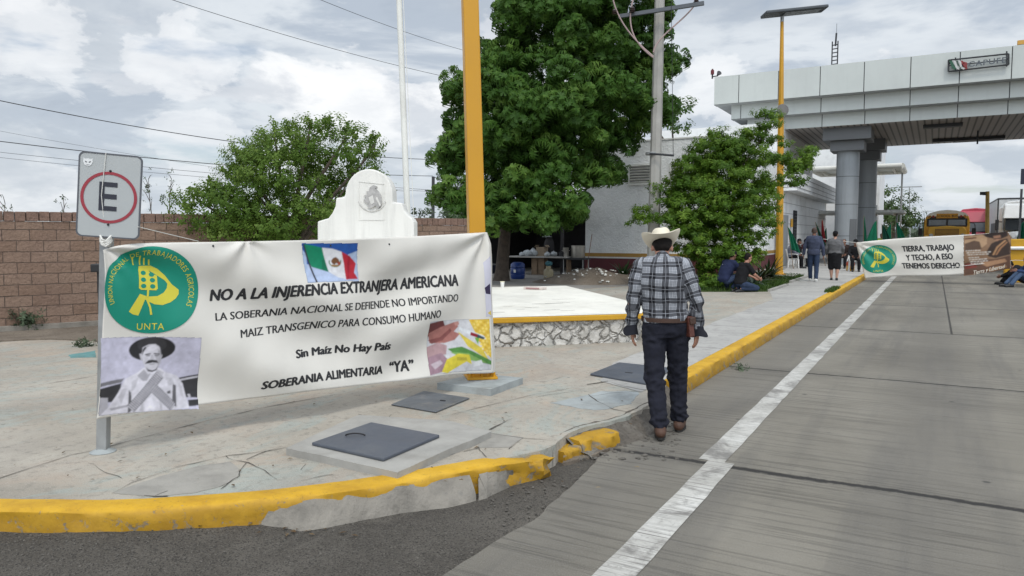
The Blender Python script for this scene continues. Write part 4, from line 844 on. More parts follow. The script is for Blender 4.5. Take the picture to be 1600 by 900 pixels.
for (xa, ya, xb, yb) in [(983, 258, 1018, 287), (1048, 255, 1092, 285)]:
    A, B = AY(xa, ya, BY - .01), AY(xb, yb, BY - .01); bm = MB(); w = B.x - A.x; h = A.z - B.z
    for c, s in [(((A.x + B.x) / 2, BY - .02, A.z), (w, .06, .06)), (((A.x + B.x) / 2, BY - .02, B.z), (w, .06, .06)), ((A.x, BY - .02, (A.z + B.z) / 2), (.06, .06, h - .06)), ((B.x, BY - .02, (A.z + B.z) / 2), (.06, .06, h - .06))]: bm.box(c, s)
    v = bm.build('louvre_vent', M['white_paint'], bld); bm = MB(); bm.box(((A.x + B.x) / 2, BY - .004, (A.z + B.z) / 2), (w - .06, .004, h - .06)); bm.build('recess', M['dark'], v)
    bm = MB(); R = Matrix.Rotation(math.radians(-40), 3, 'X')
    for k in range(7): bm.box(((A.x + B.x) / 2, BY - .03, B.z + (k + .6) * h / 7.2), (w - .07, .10, .012), R)
    bm.build('slats', M['white_paint'], v)
# office block further along the pavement
ob = thing('toll_office', 'long low white toll office with horizontal wall grooves and a grey metal door', 'building', (-9.5, 44, WZ))
bm = MB(); bm.box((-9.6, 45, WZ + 2.2), (6.6, 16, 4.4)); bm.build('walls', M['stucco_fine'], ob)
bm = MB(); bm.box((-9.4, 45, 4.2), (7.4, 16.2, .95)); 
bm.build('fascia', M['stucco_fine'], ob, bevel=.02)
bm = MB()
for z in (3.9, 4.15, 4.4): bm.box((-9.4, 45, z), (7.44, 16.24, .025))
for z in (1.2, 1.7, 2.2, 2.7, 3.2): bm.box((-9.6, 45, z), (6.63, 16.03, .02))
bm.build('grooves', pm('groove_shadow', (.28, .28, .28)), ob)
bm = MB(); bm.box((-9.8, 44, 5.9), (6, 12, 2.4)); bm.build('upper_storey', M['stucco_fine'], ob)
A = AX(1224, 345, -6.28); bm = MB(); bm.box((-6.27, A.y + .2, 1.35), (.06, 1.9, 2.5)); bm.build('door', M['grey_col'], ob)
bm = MB(); bm.box((-7.9, 36.985, 1.7), (1.7, .05, 2.4)); bm.build('metal_door', M['grey_col'], ob)
wv = MB()
for k in range(12): wv.box((-6.26, 40.4, .9 + k * .17), (.05, .9, .03))
for k in range(5): wv.box((-6.25, 40.0 + k * .2, 1.85), (.03, .03, 2.1))
wv.build('window_bars', M['dark'], ob); bm = MB(); bm.box((-6.285, 40.4, 1.85), (.02, .95, 2.1)); bm.build('window', M['glass'], ob)
bm = MB(); bm.box((-6.24, 39.3, 2.25), (.03, .42, .42)); tag(bm.build('notice_sign', pm('orange_sign', (.62, .33, .02), .5)), 'small square orange sign on the white toll office wall', 'sign')
# tall end block right of the columns + rounded canopies over the far lanes
tb = thing('service_block', 'plain tall white service block standing behind the grey canopy columns', 'building', (-7.4, 66, 0))
A = AY(1350, 235, 62); B = AY(1373, 330, 62); bm = MB(); bm.box(((-9 + B.x) / 2, 65, 4.2), (B.x + 9, 6, 8.4)); bm.build('walls', M['stucco_fine'], tb); bm = MB(); bm.box((B.x - .35, 61.97, 2.2), (.5, .06, 3.4)); bm.build('pipe_panel', M['grey_col'], tb)
def tube_canopy(px0, px1, py0, py1, Y, dep, label, posts):
    A, B = AY(px0, py0, Y), AY(px1, py1, Y); z1_ = AY(px1, py0, Y).z; zc = (z1_ + B.z) / 2; r = (z1_ - B.z) * .33; t = thing('rounded_canopy', label, 'canopy', ((A.x + B.x) / 2, Y, 0), 0, 'rounded white canopies'); bm = MB()
    for y in (Y, Y + dep): bm.tube([(A.x, y, zc), (B.x, y, zc)], r, 12)
    bm.tube([(B.x, Y, zc), (B.x, Y + dep, zc)], r, 12); bm.tube([(A.x, Y, zc), (A.x, Y + dep, zc)], r, 12); bm.build('edge_tube', M['white_paint'], t, smooth=True)
    bm = MB(); bm.box(((A.x + B.x) / 2, Y + dep / 2, zc + r * .3), (B.x - A.x, dep, .08)); bm.build('roof_sheet', M['panel'], t)
    bm = MB()
    for k in range(5): bm.box((A.x + (B.x - A.x) * (k + .5) / 5, Y + dep / 2, zc - .1), (.1, dep - .2, .16))
    bm.build('purlins', M['white_paint'], t)
    for x, y in posts: bm = MB(); bm.cyl((x, y, 0), (x, y, zc), .06); bm.build('post', M['galv'], t)
A = AY(1406, 300, 56); tube_canopy(1268, 1409, 252, 266, 55, 5, 'high white rounded canopy roof beside the grey columns', [(A.x, 59), (A.x - 6, 59)])
A = AY(1408, 340, 50); tube_canopy(1262, 1410, 326, 335, 49.5, 3, 'low white rounded canopy roof above the green flags', [(A.x - .3, 52), (A.x - 5, 52)])
# ================================================================== dark shed under the mango
sx0, sx1, sy0, sy1 = -16.4, bx0 - .03, 25.6, 31
sh = thing('lean_to_shed', 'dark open lean-to shed between the brick wall and the white building', 'shed', ((sx0 + sx1) / 2, 28, WZ))
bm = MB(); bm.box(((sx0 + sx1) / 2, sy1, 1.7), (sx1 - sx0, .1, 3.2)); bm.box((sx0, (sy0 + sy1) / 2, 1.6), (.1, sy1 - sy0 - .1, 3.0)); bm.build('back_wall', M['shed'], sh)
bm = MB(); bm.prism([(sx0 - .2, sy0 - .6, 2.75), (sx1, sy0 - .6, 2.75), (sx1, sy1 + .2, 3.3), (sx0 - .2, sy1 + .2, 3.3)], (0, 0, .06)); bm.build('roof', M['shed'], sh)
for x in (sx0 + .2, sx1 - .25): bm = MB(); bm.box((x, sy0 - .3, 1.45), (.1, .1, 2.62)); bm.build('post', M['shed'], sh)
# things on and under the shed's table
tp = G(857, 437, WZ); ty = 24.6
def at(px, py, y=ty): return AY(px, py, y)
A, B = at(797, 405), at(889, 405); tz = .82
tbl = thing('trestle_table', 'long grey plank table in the dark shade under the mango tree', 'table', ((A.x + B.x) / 2, ty, WZ))
bm = MB(); bm.box(((A.x + B.x) / 2, ty + .1, tz), (B.x - A.x, .8, .05), bev=.008); bm.build('tabletop', pm('pale_plank', (.34, .33, .31), .8, .2, 5), tbl)
for fx in (.42, .52, .96): bm = MB(); x = A.x + (B.x - A.x) * fx; bm.box((x, ty + .2, (tz + WZ) / 2 - .02), (.28 if fx < .6 else .06, .3, tz - WZ - .05)); bm.build('leg', M['wood'], tbl)
A2, B2 = at(889, 405, 24.9), at(912, 405, 24.9); st = thing('gas_stove', 'low dark iron stove stand at the end of the table against the white building', 'stove', ((A2.x + B2.x) / 2, 24.9, WZ)); bm = MB(); bm.box(((A2.x + B2.x) / 2, 24.9, tz - .05), (B2.x - A2.x + .3, .6, .06)); bm.build('grate', M['dark'], st)
for x in (A2.x - .1, B2.x + .08):
    for y in (24.65, 25.15): bm = MB(); bm.cyl((x, y, WZ), (x, y, tz - .08), .018); bm.build('leg', M['galv'], st)
def pot(px, r, h, mat, label, y=24.85, z=tz - .02):
    a = at(px, 400, y); t = thing('cooking_pot', label, 'pot', (a.x, y, z)); bm = MB(); bm.lathe([(r * .96, 0), (r, .03), (r, h), (r * 1.05, h + .01), (r * 1.05, h + .03), (r * .9, h + .03), (r * .88, .04)], (a.x, y, z), 20); bm.build('pot_body', mat, t, smooth=True)
    for s in (-1, 1): bm = MB(); c = Vector((a.x + s * r, y, z + h * .75)); bm.tube(bez(c + Vector((0, -.06, 0)), c + Vector((s * .06, -.06, 0)), c + Vector((s * .06, .06, 0)), c + Vector((0, .06, 0)), 6), .01, 5); bm.build('handle', mat, t)
alu = pm('dull_aluminium', (.42, .40, .36), .4, .15, 6, .05, metal=.7)
pot(903, .25, .42, alu, 'big aluminium cooking pot on the stove beside the building corner', 24.9, tz - .02); pot(884, .11, .30, alu, 'tall narrow aluminium pot on the end of the plank table', 24.7, tz + .025); pot(877, .09, .14, M['dark'], 'small dark pot beside the tall narrow pot', 24.6, tz + .025)
bag = pm('thin_white_plastic_bag', (.42, .45, .47), .45, .25, 9, .3)
def lump(name, c, r, mat, label, cat, seed, sq=.8):
    bm = MB(); bm.ball(c, (r[0], r[1], r[2]), 16, 12)
    for v in bm.bm.verts: d = v.co - Vector(c); v.co = Vector(c) + d * (1 + .35 * mnoise.noise(v.co * (4 / max(r)) * .25 + Vector((seed, 0, 0))) + .16 * mnoise.noise(v.co * (12 / max(r)) * .25 + Vector((0, seed, 0))))
    t = thing(name, label, cat, (c[0], c[1], c[2] - r[2])); bm.build('sack', mat, t, smooth=True); b2 = MB(); b2.ball(Vector(c) + Vector((0, 0, r[2] * .95)), (r[0] * .25, r[1] * .25, r[2] * .3), 8, 6); b2.build('knot', mat, t, smooth=True)
for i, (px, r, y, lb) in enumerate([(815, .09, 24.5, 'small crumpled bag at the free end of the table'), (824, .14, 24.6, 'pale blue white plastic bag on the table'), (833, .18, 24.8, 'taller tied plastic bag on the table beside the carton box'), (855, .11, 24.5, 'round plastic bag on the table in front of the carton box'), (865, .12, 24.7, 'dim plastic bag on the table between the box and the pots')]):
    a = at(px, 400, y); lump('plastic_bag', (a.x, y, tz + .025 + r * .75), (r * 1.2, r, r * .8), bag, lb, 'bag', i * 3.1)
a = at(847, 395, 24.9); t = thing('carton_box', 'brown carton box standing on the table among plastic bags', 'box', (a.x, 24.9, tz + .025)); bm = MB(); bm.box((a.x, 24.9, tz + .025 + .17), (.36, .3, .34), bev=.01); bm.build('carton', pm('kraft_carton', (.27, .21, .15), .85, .15), t)
for s in (-1, 1): bm = MB(); bm.box((a.x + s * .22, 24.9, tz + .40), (.10, .3, .008), Matrix.Rotation(s * .9, 3, 'Y')); bm.build('flap', pm('kraft_carton', (.27, .21, .15)), t)
a = G(809, 436, WZ); a.z = WZ; dm = thing('plastic_drum', 'blue plastic drum standing under the plank table', 'drum', a); blue = pm('blue_plastic', (.018, .05, .21), .4, .12, 3, .05)
bm = MB(); bm.lathe([(.20, 0), (.235, .04), (.25, .15), (.235, .17), (.25, .19), (.25, .37), (.235, .39), (.25, .41), (.235, .51), (.19, .55), (.16, .55)], a, 22); bm.build('drum_body', blue, dm, smooth=True); bm = MB(); bm.lathe([(.17, .55), (.17, .575), (.02, .58)], a, 20); bm.build('lid', blue, dm); bm = MB(); bm.box(a + Vector((.02, -.249, .28)), (.08, .012, .1)); bm.build('label_patch', M['white_plastic'], dm)
a = G(857, 437, WZ); gc = thing('gas_cylinder', 'cream gas cylinder standing in front of the table with a teal rag on top', 'gas cylinder', a); cream = pm('cream_enamel', (.36, .31, .20), .5, .15, 5, .08)
bm = MB(); bm.lathe([(.14, 0), (.14, .03), (.125, .035), (.16, .07), (.165, .12), (.165, .27), (.155, .32), (.11, .37), (.03, .385)], a, 20); bm.build('tank', cream, gc, smooth=True); bm = MB(); bm.lathe([(.085, .37), (.09, .46), (.08, .46), (.075, .37)], a, 16); bm.build('collar', cream, gc); bm = MB(); bm.cyl(a + Vector((0, 0, .38)), a + Vector((0, 0, .45)), .02); bm.build('valve', M['galv'], gc)
bm = MB(); bm.ball(a + Vector((0, .02, .54)), (.13, .10, .085), 14, 10)
for v in bm.bm.verts: v.co += Vector((0, 0, .035)) * mnoise.noise(v.co * 14)
o = bm.build('rag', pm('teal_cloth', (.06, .17, .20), .9, .2, 9, .5), None, smooth=True); tag(o, 'teal rag heaped on top of the cream gas cylinder', 'rag')
a = at(764, 430, 24.5); t = thing('plastic_crate', 'dark crate stack in the shade just past the banner end', 'crate', (a.x, 24.5, WZ)); bm = MB(); bm.box((a.x, 24.5, WZ + .17), (.42, .4, .32), bev=.01); bm.build('crate_body', pm('dark_blue_plastic', (.02, .025, .05), .5), t); bm = MB()
for k in range(3): bm.box((a.x, 24.298, WZ + .08 + k * .09), (.36, .006, .03))
bm.build('slots', M['black'], t); bm = MB(); bm.box((a.x, 24.5, WZ + .36), (.40, .38, .05)); bm.build('tray', M['galv'], t)
# cap on a post in the shade
a = at(855, 369, 25.2); t = thing('hung_hat', 'pale hat hanging on a dark sack under the mango leaves', 'hat', a); bm = MB(); bm.lathe([(.20, 0), (.19, .012), (.10, .02), (.09, .10), (.05, .13), (.01, .13)], a - Vector((0, 0, .03)), 18); bm.build('hat_body', bag, t, smooth=True)
bm = MB(); bm.ball(a + Vector((.02, .12, -.42)), (.22, .12, .42), 14, 10); tag(bm.build('hanging_sack', M['shed'], None, smooth=True), 'dark bulging sack hanging under the pale hat', 'sack')
a = G(917, 430, WZ); b = AY(925, 366, BY - .12); br = thing('broom', 'long wooden broom leaning on the corner of the white building', 'broom', a); bm = MB(); bm.cyl(Vector((a.x, a.y, WZ + .25)), b, .014); bm.build('handle', pm('reddish_wood', (.24, .12, .08), .7), br); bm = MB(); bm.prism([a + Vector((-.14, -.03, 0)), a + Vector((.14, -.03, 0)), a + Vector((.05, -.02, .28)), a + Vector((-.05, -.02, .28))], (0, .06, 0)); bm.build('bristles', M['wood'], br)
# debris heap
hc = G(925, 441, WZ); bm = MB(); R_ = 26; rg = []
for j in range(10):
    t = j / 9; r = []
    for k in range(R_ * 2):
        a = 2 * math.pi * k / (R_ * 2); v = (RGT * math.cos(a) * 1.95 + HF * math.sin(a) * 1.5) * (1 - t); q = Vector((hc.x, hc.y, 0)) + v; h = .48 * (1 - (1 - t) ** 2) * (.75 + .5 * mnoise.noise(q * 1.3)) + .09 * t * mnoise.noise(q * 5); r.append(Vector((q.x, q.y, WZ - .01 + max(0, h))))
    rg.append(r)
bm.rings(rg, True); tag(bm.build('debris_heap', M['soil'], smooth=True), 'low heap of dirt and rubble against the maroon skirting', 'heap', kind='stuff')
bm = MB().use(M['white_paint'])
for i in range(70):
    v = RGT * random.gauss(0, .7) + HF * random.gauss(-.3, .5); q = Vector((hc.x, hc.y, WZ)) + v; u = (v.dot(RGT) / 1.95) ** 2 + (v.dot(HF) / 1.5) ** 2
    if u > 1: continue
    q.z += .48 * (1 - u) * .9; bm.use(M['white_paint'] if i % 3 else M['conc_grey']); pebble(bm, q, random.uniform(.015, .05))
tag(bm.build('rubble_bits', None), kind='stuff')
for px, py, r, lb in [(932, 429, .22, 'crumpled white sack on top of the debris heap'), (922, 433, .13, 'small white crumpled bag on the slope of the debris heap'), (949, 430, .17, 'greyish crumpled sack at the building side of the debris heap')]:
    a = G(px, 441, WZ); a = D(px, py + 2, a.dot(HF) + .1); lump('rubble_sack', a, (r * 1.5, r * 1.1, r * .55), pm('white_sackcloth', (.62, .61, .58), .8, .15, 8, .4), lb, 'sack', px)
# ================================================================== poles
yb = G(750, 590, WZ + .065); yt = D(733, -40, 7.32) 
yb = D(750.5, 590, 7.32); yb.z = WZ + .067
yp = thing('lamp_post', 'thick bright yellow square post that carries one end of the big banner', 'post', yb)
dirp = (yt - yb) / (yt.z - yb.z); top = yb + dirp * 9.0
Rz = Matrix.Rotation(YAW + math.radians(31), 3, 'Z')
def sqtube(bm, a, b, h0, h1, R): bm.rings([[Vector(p) + R @ Vector((x * h, y * h, 0)) for x, y in ((-1, -1), (1, -1), (1, 1), (-1, 1))] for p, h in ((a, h0), (b, h1))])
Rz = Matrix.Rotation(YAW + math.radians(12), 3, 'Z')
bm = MB(); sqtube(bm, yb, top, .082, .066, Rz); bm.build('pole', M['pole_yellow'], yp, bevel=.012); bm = MB(); bm.box(yb + Vector((0, 0, .012)), (.30, .30, .024), Rz, bev=.004); pl_ = bm.build('base_plate', M['pole_yellow'], yp)
for s in (-1, 1):
    for q in (-1, 1): bm = MB(); c = yb + Rz @ Vector((s * .12, q * .12, .02)); bm.cyl(c, c + Vector((0, 0, .045)), .012, n=8); bm.cyl(c, c + Vector((0, 0, .018)), .021, n=6); bm.build('anchor_bolt', M['pole_yellow'], pl_)
for k in range(4):
    bm = MB(); a = k * math.pi / 2; u = Rz @ Vector((math.cos(a), math.sin(a), 0)); c = yb + u * .081 + Vector((0, 0, .024)); v = Vector((-u.y, u.x, 0)) * .004
    bm.prism([c - v, c + u * .055 - v, c + Vector((0, 0, .09)) - v], v * 2); bm.build('gusset', M['pole_yellow'], yp)
bm = MB(); bm.box(top + Vector((.35, 0, .02)), (.9, .3, .08), bev=.02); bm.build('lamp_head', M['dark'], yp)
# concrete utility pole
ub = plan((1020 - 800) / FPX * 21.5, 21.5, WZ); ut = D(1034, -130, 21.5)
up_ = thing('utility_pole', 'grey concrete utility pole with a steel crossarm in front of the white building', 'utility pole', ub)
bm = MB(); bm.rings([[p + Matrix.Rotation(YAW + .2, 3, 'Z') @ Vector((r * math.cos(2 * math.pi * (k + .5) / 8), r * math.sin(2 * math.pi * (k + .5) / 8), 0)) for k in range(8)] for p, r in ((ub, .185), (ut, .125))]); bm.build('pole', pm('pole_concrete', (.36, .35, .325), .88, .15, 2, .3, 40, .005, dirt=(.27, .26, .24)), up_)
a0, a1 = D(966, 26, 21.3), D(1100, 5, 20.9); bm = MB(); dv = (a1 - a0).normalized(); 
R = Matrix((dv, Vector((-dv.y, dv.x, 0)).normalized(), dv.cross(Vector((-dv.y, dv.x, 0)).normalized()))).transposed()
bm.box((a0 + a1) / 2, ((a1 - a0).length, .10, .10), R); ca = bm.build('crossarm', pm('grey_steel_angle', (.085, .095, .11), .6), up_)
ins = pm('insulator', (.035, .022, .02), .3)
for px, py in [(960, 20), (988, 16), (1088, 3)]:
    c = D(px, py, 21.1); bm = MB(); bm.lathe([(.05, -.06), (.08, -.05), (.05, -.02), (.085, 0), (.05, .03), (.07, .05), (.03, .10)], c, 12); bm.build('insulator', ins, ca)
pink = pm('pinkish_cable', (.36, .27, .26), .6, .1, 3, bump=0)
loops = [[(957, -30), (950, 15), (985, 60), (1021, 88)], [(992, -10), (975, 40), (990, 68), (1021, 90)], [(1088, 3), (1075, 30), (1025, 55), (1021, 82)]]
for L_ in loops: bm = MB(); P_ = [D(*q, 21.15) for q in L_]; bm.tube(bez(*P_, 20), .022, 6); bm.build('cable_loop', pink, up_, smooth=True)
a = D(1015, 240, 21.3); bm = MB(); bm.tube([a, D(1053, 243, 21.0)], .03, 6); bm.build('bracket', M['dark'], up_)
bm = MB(); rg = D(1018.5, 240, 21.5); bm.lathe([(.165, -.035), (.18, -.03), (.18, .03), (.165, .035)], rg, 16); bm.build('clamp_band', M['galv'], up_)
bm = MB(); bm.tube([D(1048, -60, 21), D(1052, 243, 21)], .008, 5); bm.build('guy_wire', M['wire'], up_)
# yellow solar street lamp
lb = G(1217, 431.5, WZ + .05); lb.z = WZ + .0; lt = D(1222, 32, 26.2)
ld = lb.dot(HF)
lt = D(1222, 32, ld)
lp = thing('street_lamp', 'tall tapering yellow street lamp with a wide flat solar LED head by the pavement', 'street lamp', lb)
bm = MB(); bm.box(lb + Vector((0, 0, .05)), (1.1, .9, .12), bev=.01); bm.build('footing', M['conc_grey'], lp)
bm = MB(); bm.rings([[p + Vector((r * math.cos(2 * math.pi * k / 8), r * math.sin(2 * math.pi * k / 8), 0)) for k in range(8)] for p, r in ((lb + Vector((0, 0, .11)), .17), (lb + Vector((0, 0, .25)), .135), (lb.lerp(lt, .5), .11), (lt, .055))]); bm.build('pole', M['lamp_yellow'], lp, smooth=False)
bm = MB(); bm.box(lb + Vector((0, 0, .12)), (.42, .42, .025)); bm.build('base_plate', M['lamp_yellow'], lp)
h0, h1 = D(1193, 25, ld - .2), D(1289, 15, ld + .1); dv = (h1 - h0).normalized(); sv = Vector((-dv.y, dv.x, 0)).normalized(); R = Matrix((dv, sv, dv.cross(sv))).transposed()
tilt = R @ Matrix.Rotation(math.radians(-7), 3, 'X')
bm = MB(); bm.box((h0 + h1) / 2 + Vector((0, 0, .04)), ((h1 - h0).length, .5, .10), tilt, bev=.03); hd = bm.build('lamp_head', pm('dark_grey_housing', (.05, .058, .066), .5), lp)
bm = MB(); bm.box((h0 + h1) / 2 + dv * .25 + tilt @ Vector((0, 0, -.022)), (1.3, .34, .01), tilt); bm.build('led_panel', pm('led_lens', (.22, .24, .26), .3), hd); bm = MB(); bm.cyl(lt - Vector((0, 0, .05)), lt + Vector((0, 0, .14)), .06); bm.build('bracket', M['galv'], lp)
a = D(1223, 172, ld - .18); bm = MB(); q = HF * -1; bm.tube([a + HF * .16, a + HF * .02, a, a - HF * .01], [.03, .18, .21, .2], 20); 
bm.build('round_shade', pm('dull_grey_disc', (.16, .155, .15), .6), lp, smooth=True)
# far pole behind the monument, distant lamps
fpb = plan((676 - 800) / FPX * 62, 62, 0); fpt = D(677, 276, 62); t = thing('utility_pole', 'distant dark wooden pole with a short crossarm seen beside the flagpole', 'utility pole', fpb); bm = MB(); bm.tube([fpb, fpt], [.16, .13], 8); bm.build('pole', M['dark'], t); bm = MB(); bm.cyl(D(664, 298, 62), D(685, 298, 62), .06, n=6); bm.build('crossarm', M['dark'], t)
for px, y0, d, lbl in [(1421, 292, 85, 'slim pale lamp post beyond the toll lanes'), (1448, 330, 150, 'very small distant lamp post on the horizon')]:
    b = plan((px - 800) / FPX * d, d, 0); tp_ = D(px, y0, d); t = thing('light_pole', lbl, 'lamp post', b); bm = MB(); bm.tube([b, tp_], [.1, .06], 6); bm.build('pole', M['galv'], t); bm = MB(); bm.box(tp_ + RGT * .3, (2.0, .25, .1)); bm.build('lamp_head', M['galv'], t)
b = D(1543, 368 + 30, 44); b.z = 0; tp_ = D(1543, 299, 44); t = thing('floodlight_pole', 'ochre pole with a small floodlight standing before the white truck', 'pole', b); bm = MB(); bm.tube([b, tp_], [.12, .10], 8); bm.build('pole', pm('ochre_pole', (.55, .36, .10), .7), t); bm = MB(); bm.box(tp_ + RGT * -.28 + Vector((0, 0, -.12)), (.28, .22, .18)); bm.tube([tp_ + Vector((0, 0, -.2)), tp_ + RGT * -.28 + Vector((0, 0, -.2))], .03, 6); bm.build('floodlight', M['dark'], t)
# overhead wires
def wire(name, a, b, s, r, label, grp='overhead cables'):
    bm = MB(); bm.tube(sag(a, b, s), r, 5); tag(bm.build(name, M['wire']), label, 'cable', grp)
wire('power_cable', D(-320, 85, 30), D(720, 250, 54), 1.0, .022, 'thick black cable sloping down over the bushy tree, highest of the dark ones')
wire('power_cable', D(-320, 178, 34), D(676, 275, 62), .6, .024, 'dark cable passing just over the E sign to the distant pole')
wire('power_cable', D(-320, 140, 60), D(640, 300, 80), .8, .012, 'faint thin cable between the two dark cables')
wire('power_cable', D(-320, 200, 60), D(676, 297, 62), .4, .016, 'thin cable passing behind the E sign')
wire('power_cable', D(-320, 206, 60), D(670, 299, 62), .6, .014, 'thin lower twin of the cable behind the E sign')
wire('power_cable', D(180, -30, 40), D(745, 130, 60), .4, .016, 'thin cable crossing the open sky toward the yellow post')
wire('power_cable', D(430, -30, 40), D(760, 88, 60), .3, .014, 'thin short cable near the top of the flagpole')
wire('power_cable', fpt, D(760, 290, 75), .4, .03, 'cable running on from the distant pole behind the mango tree')
# ================================================================== toll canopy
cn = thing('toll_canopy', 'large flat toll plaza canopy with three stepped tiers of pale panels', 'canopy', (2, 45, 0))
tiers = [(-10.15, 38.8, 8.35, 9.76, 51.6), (-9.39, 39.35, 7.63, 8.35, 51.0), (-8.68, 39.9, 7.0, 7.63, 50.4)]; XR = 16.4
px_j = [AY(p, 150, 38.8).x for p in (1154, 1215, 1279, 1347, 1417, 1492, 1573)]
js = [px_j[0] + 1.92 * k for k in range(0, 14)]
seam = pm('panel_seam', (.05, .055, .06), .7)
for i, (x0, y0, z0, z1, y1) in enumerate(tiers):
    bm = MB(); g = .018; cuts = [x0] + [j for j in js if j > x0 + .2 and j < XR - .2] + [XR]
    core = MB(); core.box(((x0 + XR) / 2, (y0 + y1) / 2, (z0 + z1) / 2), (XR - x0 - .08, y1 - y0 - .08, z1 - z0 - .04)); core.build('tier_core', seam, cn)
    for a, b in zip(cuts, cuts[1:]):
        bm.box(((a + b) / 2, y0 + .03, (z0 + z1) / 2), (b - a - g * 2, .06, z1 - z0 - .01), bev=.006); bm.box(((a + b) / 2, y1 - .03, (z0 + z1) / 2), (b - a - g * 2, .06, z1 - z0 - .01))
    yy_ = [y0 + .07 + k * (y1 - y0 - .14) / 6 for k in range(7)]
    for a, b in zip(yy_, yy_[1:]): bm.box((x0 + .03, (a + b) / 2, (z0 + z1) / 2), (.06, b - a - g * 2, z1 - z0 - .01), bev=.006); bm.box((XR - .03, (a + b) / 2, (z0 + z1) / 2), (.06, b - a - g * 2, z1 - z0 - .01))
    bm.build('fascia_panels', M['panel'], cn)
    if i < 2:
        nx = tiers[i + 1]; bm = MB(); bm.box(((x0 + XR) / 2, (y0 + nx[1]) / 2 + .03, z0 - .012), (XR - x0 - .02, nx[1] - y0 - .05, .02)); bm.box(((x0 + nx[0]) / 2 + .03, (y0 + y1) / 2, z0 - .0125), (nx[0] - x0 - .05, y1 - y0 - .1, .02)); bm.build('step_soffit', pm('step_soffit_metal', (.30, .31, .31), .6), cn)
x0, y0, z0, z1, y1 = tiers[2]; bm = MB(); bm.box(((x0 + XR) / 2, (y0 + y1) / 2, z0 + .0), (XR - x0 - .14, y1 - y0 - .14, .03)); bm.build('soffit', M['soffit'], cn)
for px, py, w, dpt in [(1473, 195, 2.2, .5), (1475, 218, 1.5, .5), (1529, 216, 3.2, 1.0)]:
    a = G(px, py, 6.95); bm = MB(); bm.box((a.x, a.y, 6.90), (w * .75, dpt, .16), bev=.02); bm.build('light_fitting', M['dark'], cn)
a = G(1528, 205, 6.95); bm = MB(); bm.cyl((a.x, a.y, 6.98), (a.x, a.y, 6.3), .04); bm.build('hanger', M['dark'], cn)
bm = MB(); a = AY(1590, 68, 38.75); bm.box((a.x + 1.2, 38.9, a.z + .05), (2.4, .2, .18)); bm.build('orange_trim', pm('orange_trim_paint', (.55, .30, .06), .6), cn)
# lettering sign on the fascia: frame, striped emblem, letters
fs = thing('fascia_sign', 'dark framed lettering sign with a green white and red striped emblem on the canopy front', 'sign', AY(1530, 98, 38.6))
FY = 38.62
def fp_(px, py): p = AY(px, py, FY); return p
bm = MB(); fr4 = [fp_(1482, 94), fp_(1576, 84), fp_(1576, 101), fp_(1482, 112)]
for i in range(4): bm.tube([fr4[i], fr4[(i + 1) % 4]], .035, 6)
bm.tube([fp_(1493, 90), fp_(1493, 112)], .03, 6); bm.tube([fp_(1482, 103), fp_(1576, 93)], .025, 6); bm.tube([fp_(1573, 80), fp_(1573, 104)], .03, 6)
for px, py in [(1484, 98), (1574, 92), (1515, 100)]: p = fp_(px, py); bm.tube([p, p + Vector((0, .2, 0))], .03, 6)
bm.build('frame', M['dark'], fs)
bm = MB(); cols = [((.02, .09, .05), 1483), ((.5, .5, .49), 1489), ((.05, .08, .06), 1493), ((.5, .5, .49), 1496.5), ((.22, .03, .03), 1500)]
for c_, x in cols:
    bm.use(ink(c_)); P_ = [(x, 95), (x + 4.2, 95), (x + 9, 104), (x + 12, 107.5), (x + 9, 109), (x + 4.5, 107)]; bm.prism([fp_(a_, b_) + Vector((0, -.06, 0)) for a_, b_ in P_][::-1], (0, .05, 0))
bm.use(ink((.22, .03, .03))); bm.prism([fp_(a_, b_) + Vector((0, -.06, 0)) for a_, b_ in [(1502, 96), (1511, 98), (1511, 108), (1505, 109), (1507, 104)]][::-1], (0, .05, 0)); bm.build('striped_emblem', None, fs)
v, f, w = text_mesh('CAPUFE', .02, 0, 1.15); bm = MB(); A, B = fp_(1513, 105), fp_(1572, 97.5); ht = A.z - fp_(1513, 95).z
vv = [bm.bm.verts.new(A.lerp(B, p[0] / w) + Vector((0, -.05, p[1] * abs(ht) * .85))) for p in v]
for q in f: bm.face([vv[i] for i in q])
bm.build('letters', pm('grey_letters', (.10, .115, .13), .5), fs)
# mast and beacon on the canopy
mb_ = AY(1304, 102, 44); t = thing('antenna_mast', 'thin black lattice antenna mast rising from the canopy roof', 'antenna', mb_); bm = MB(); h = AY(1304, 52, 44).z - mb_.z
for s in (-.14, .14): bm.tube([mb_ + Vector((s, 0, -.6)), mb_ + Vector((s, 0, h * .75))], .035, 5)
for k in range(6): z = h * .12 * k + .05; bm.tube([mb_ + Vector((-.14, 0, z)), mb_ + Vector((.14, 0, z + .02))], .03, 5)
bm.tube([mb_ + Vector((.02, 0, h * .6)), mb_ + Vector((.05, 0, h))], .05, 5); bm.build('lattice', M['dark'], t); bm = MB(); bm.tube([mb_ + Vector((.05, 0, h)), mb_ + Vector((.05, 0, h + .5))], .012, 4); bm.build('whip', M['dark'], t)
a = AY(1113, 123, 39.2); t = thing('beacon_light', 'small dark red beacon with a horn speaker on the canopy corner', 'beacon', a); bm = MB(); bm.cyl(a, a + Vector((0, 0, .5)), .04); bm.tube([a + Vector((0, 0, .1)), a + Vector((.3, 0, .12))], .03, 5); bm.build('bracket', M['dark'], t); bm = MB(); bm.lathe([(.09, .22), (.09, .42), (.05, .46), (.01, .47)], a, 10); bm.build('red_lens', ink((.12, .01, .015)), t); bm = MB(); bm.tube([a + Vector((.25, .05, .16)), a + Vector((.38, -.08, .25))], [.04, .13], 10); bm.build('horn', M['dark'], t)
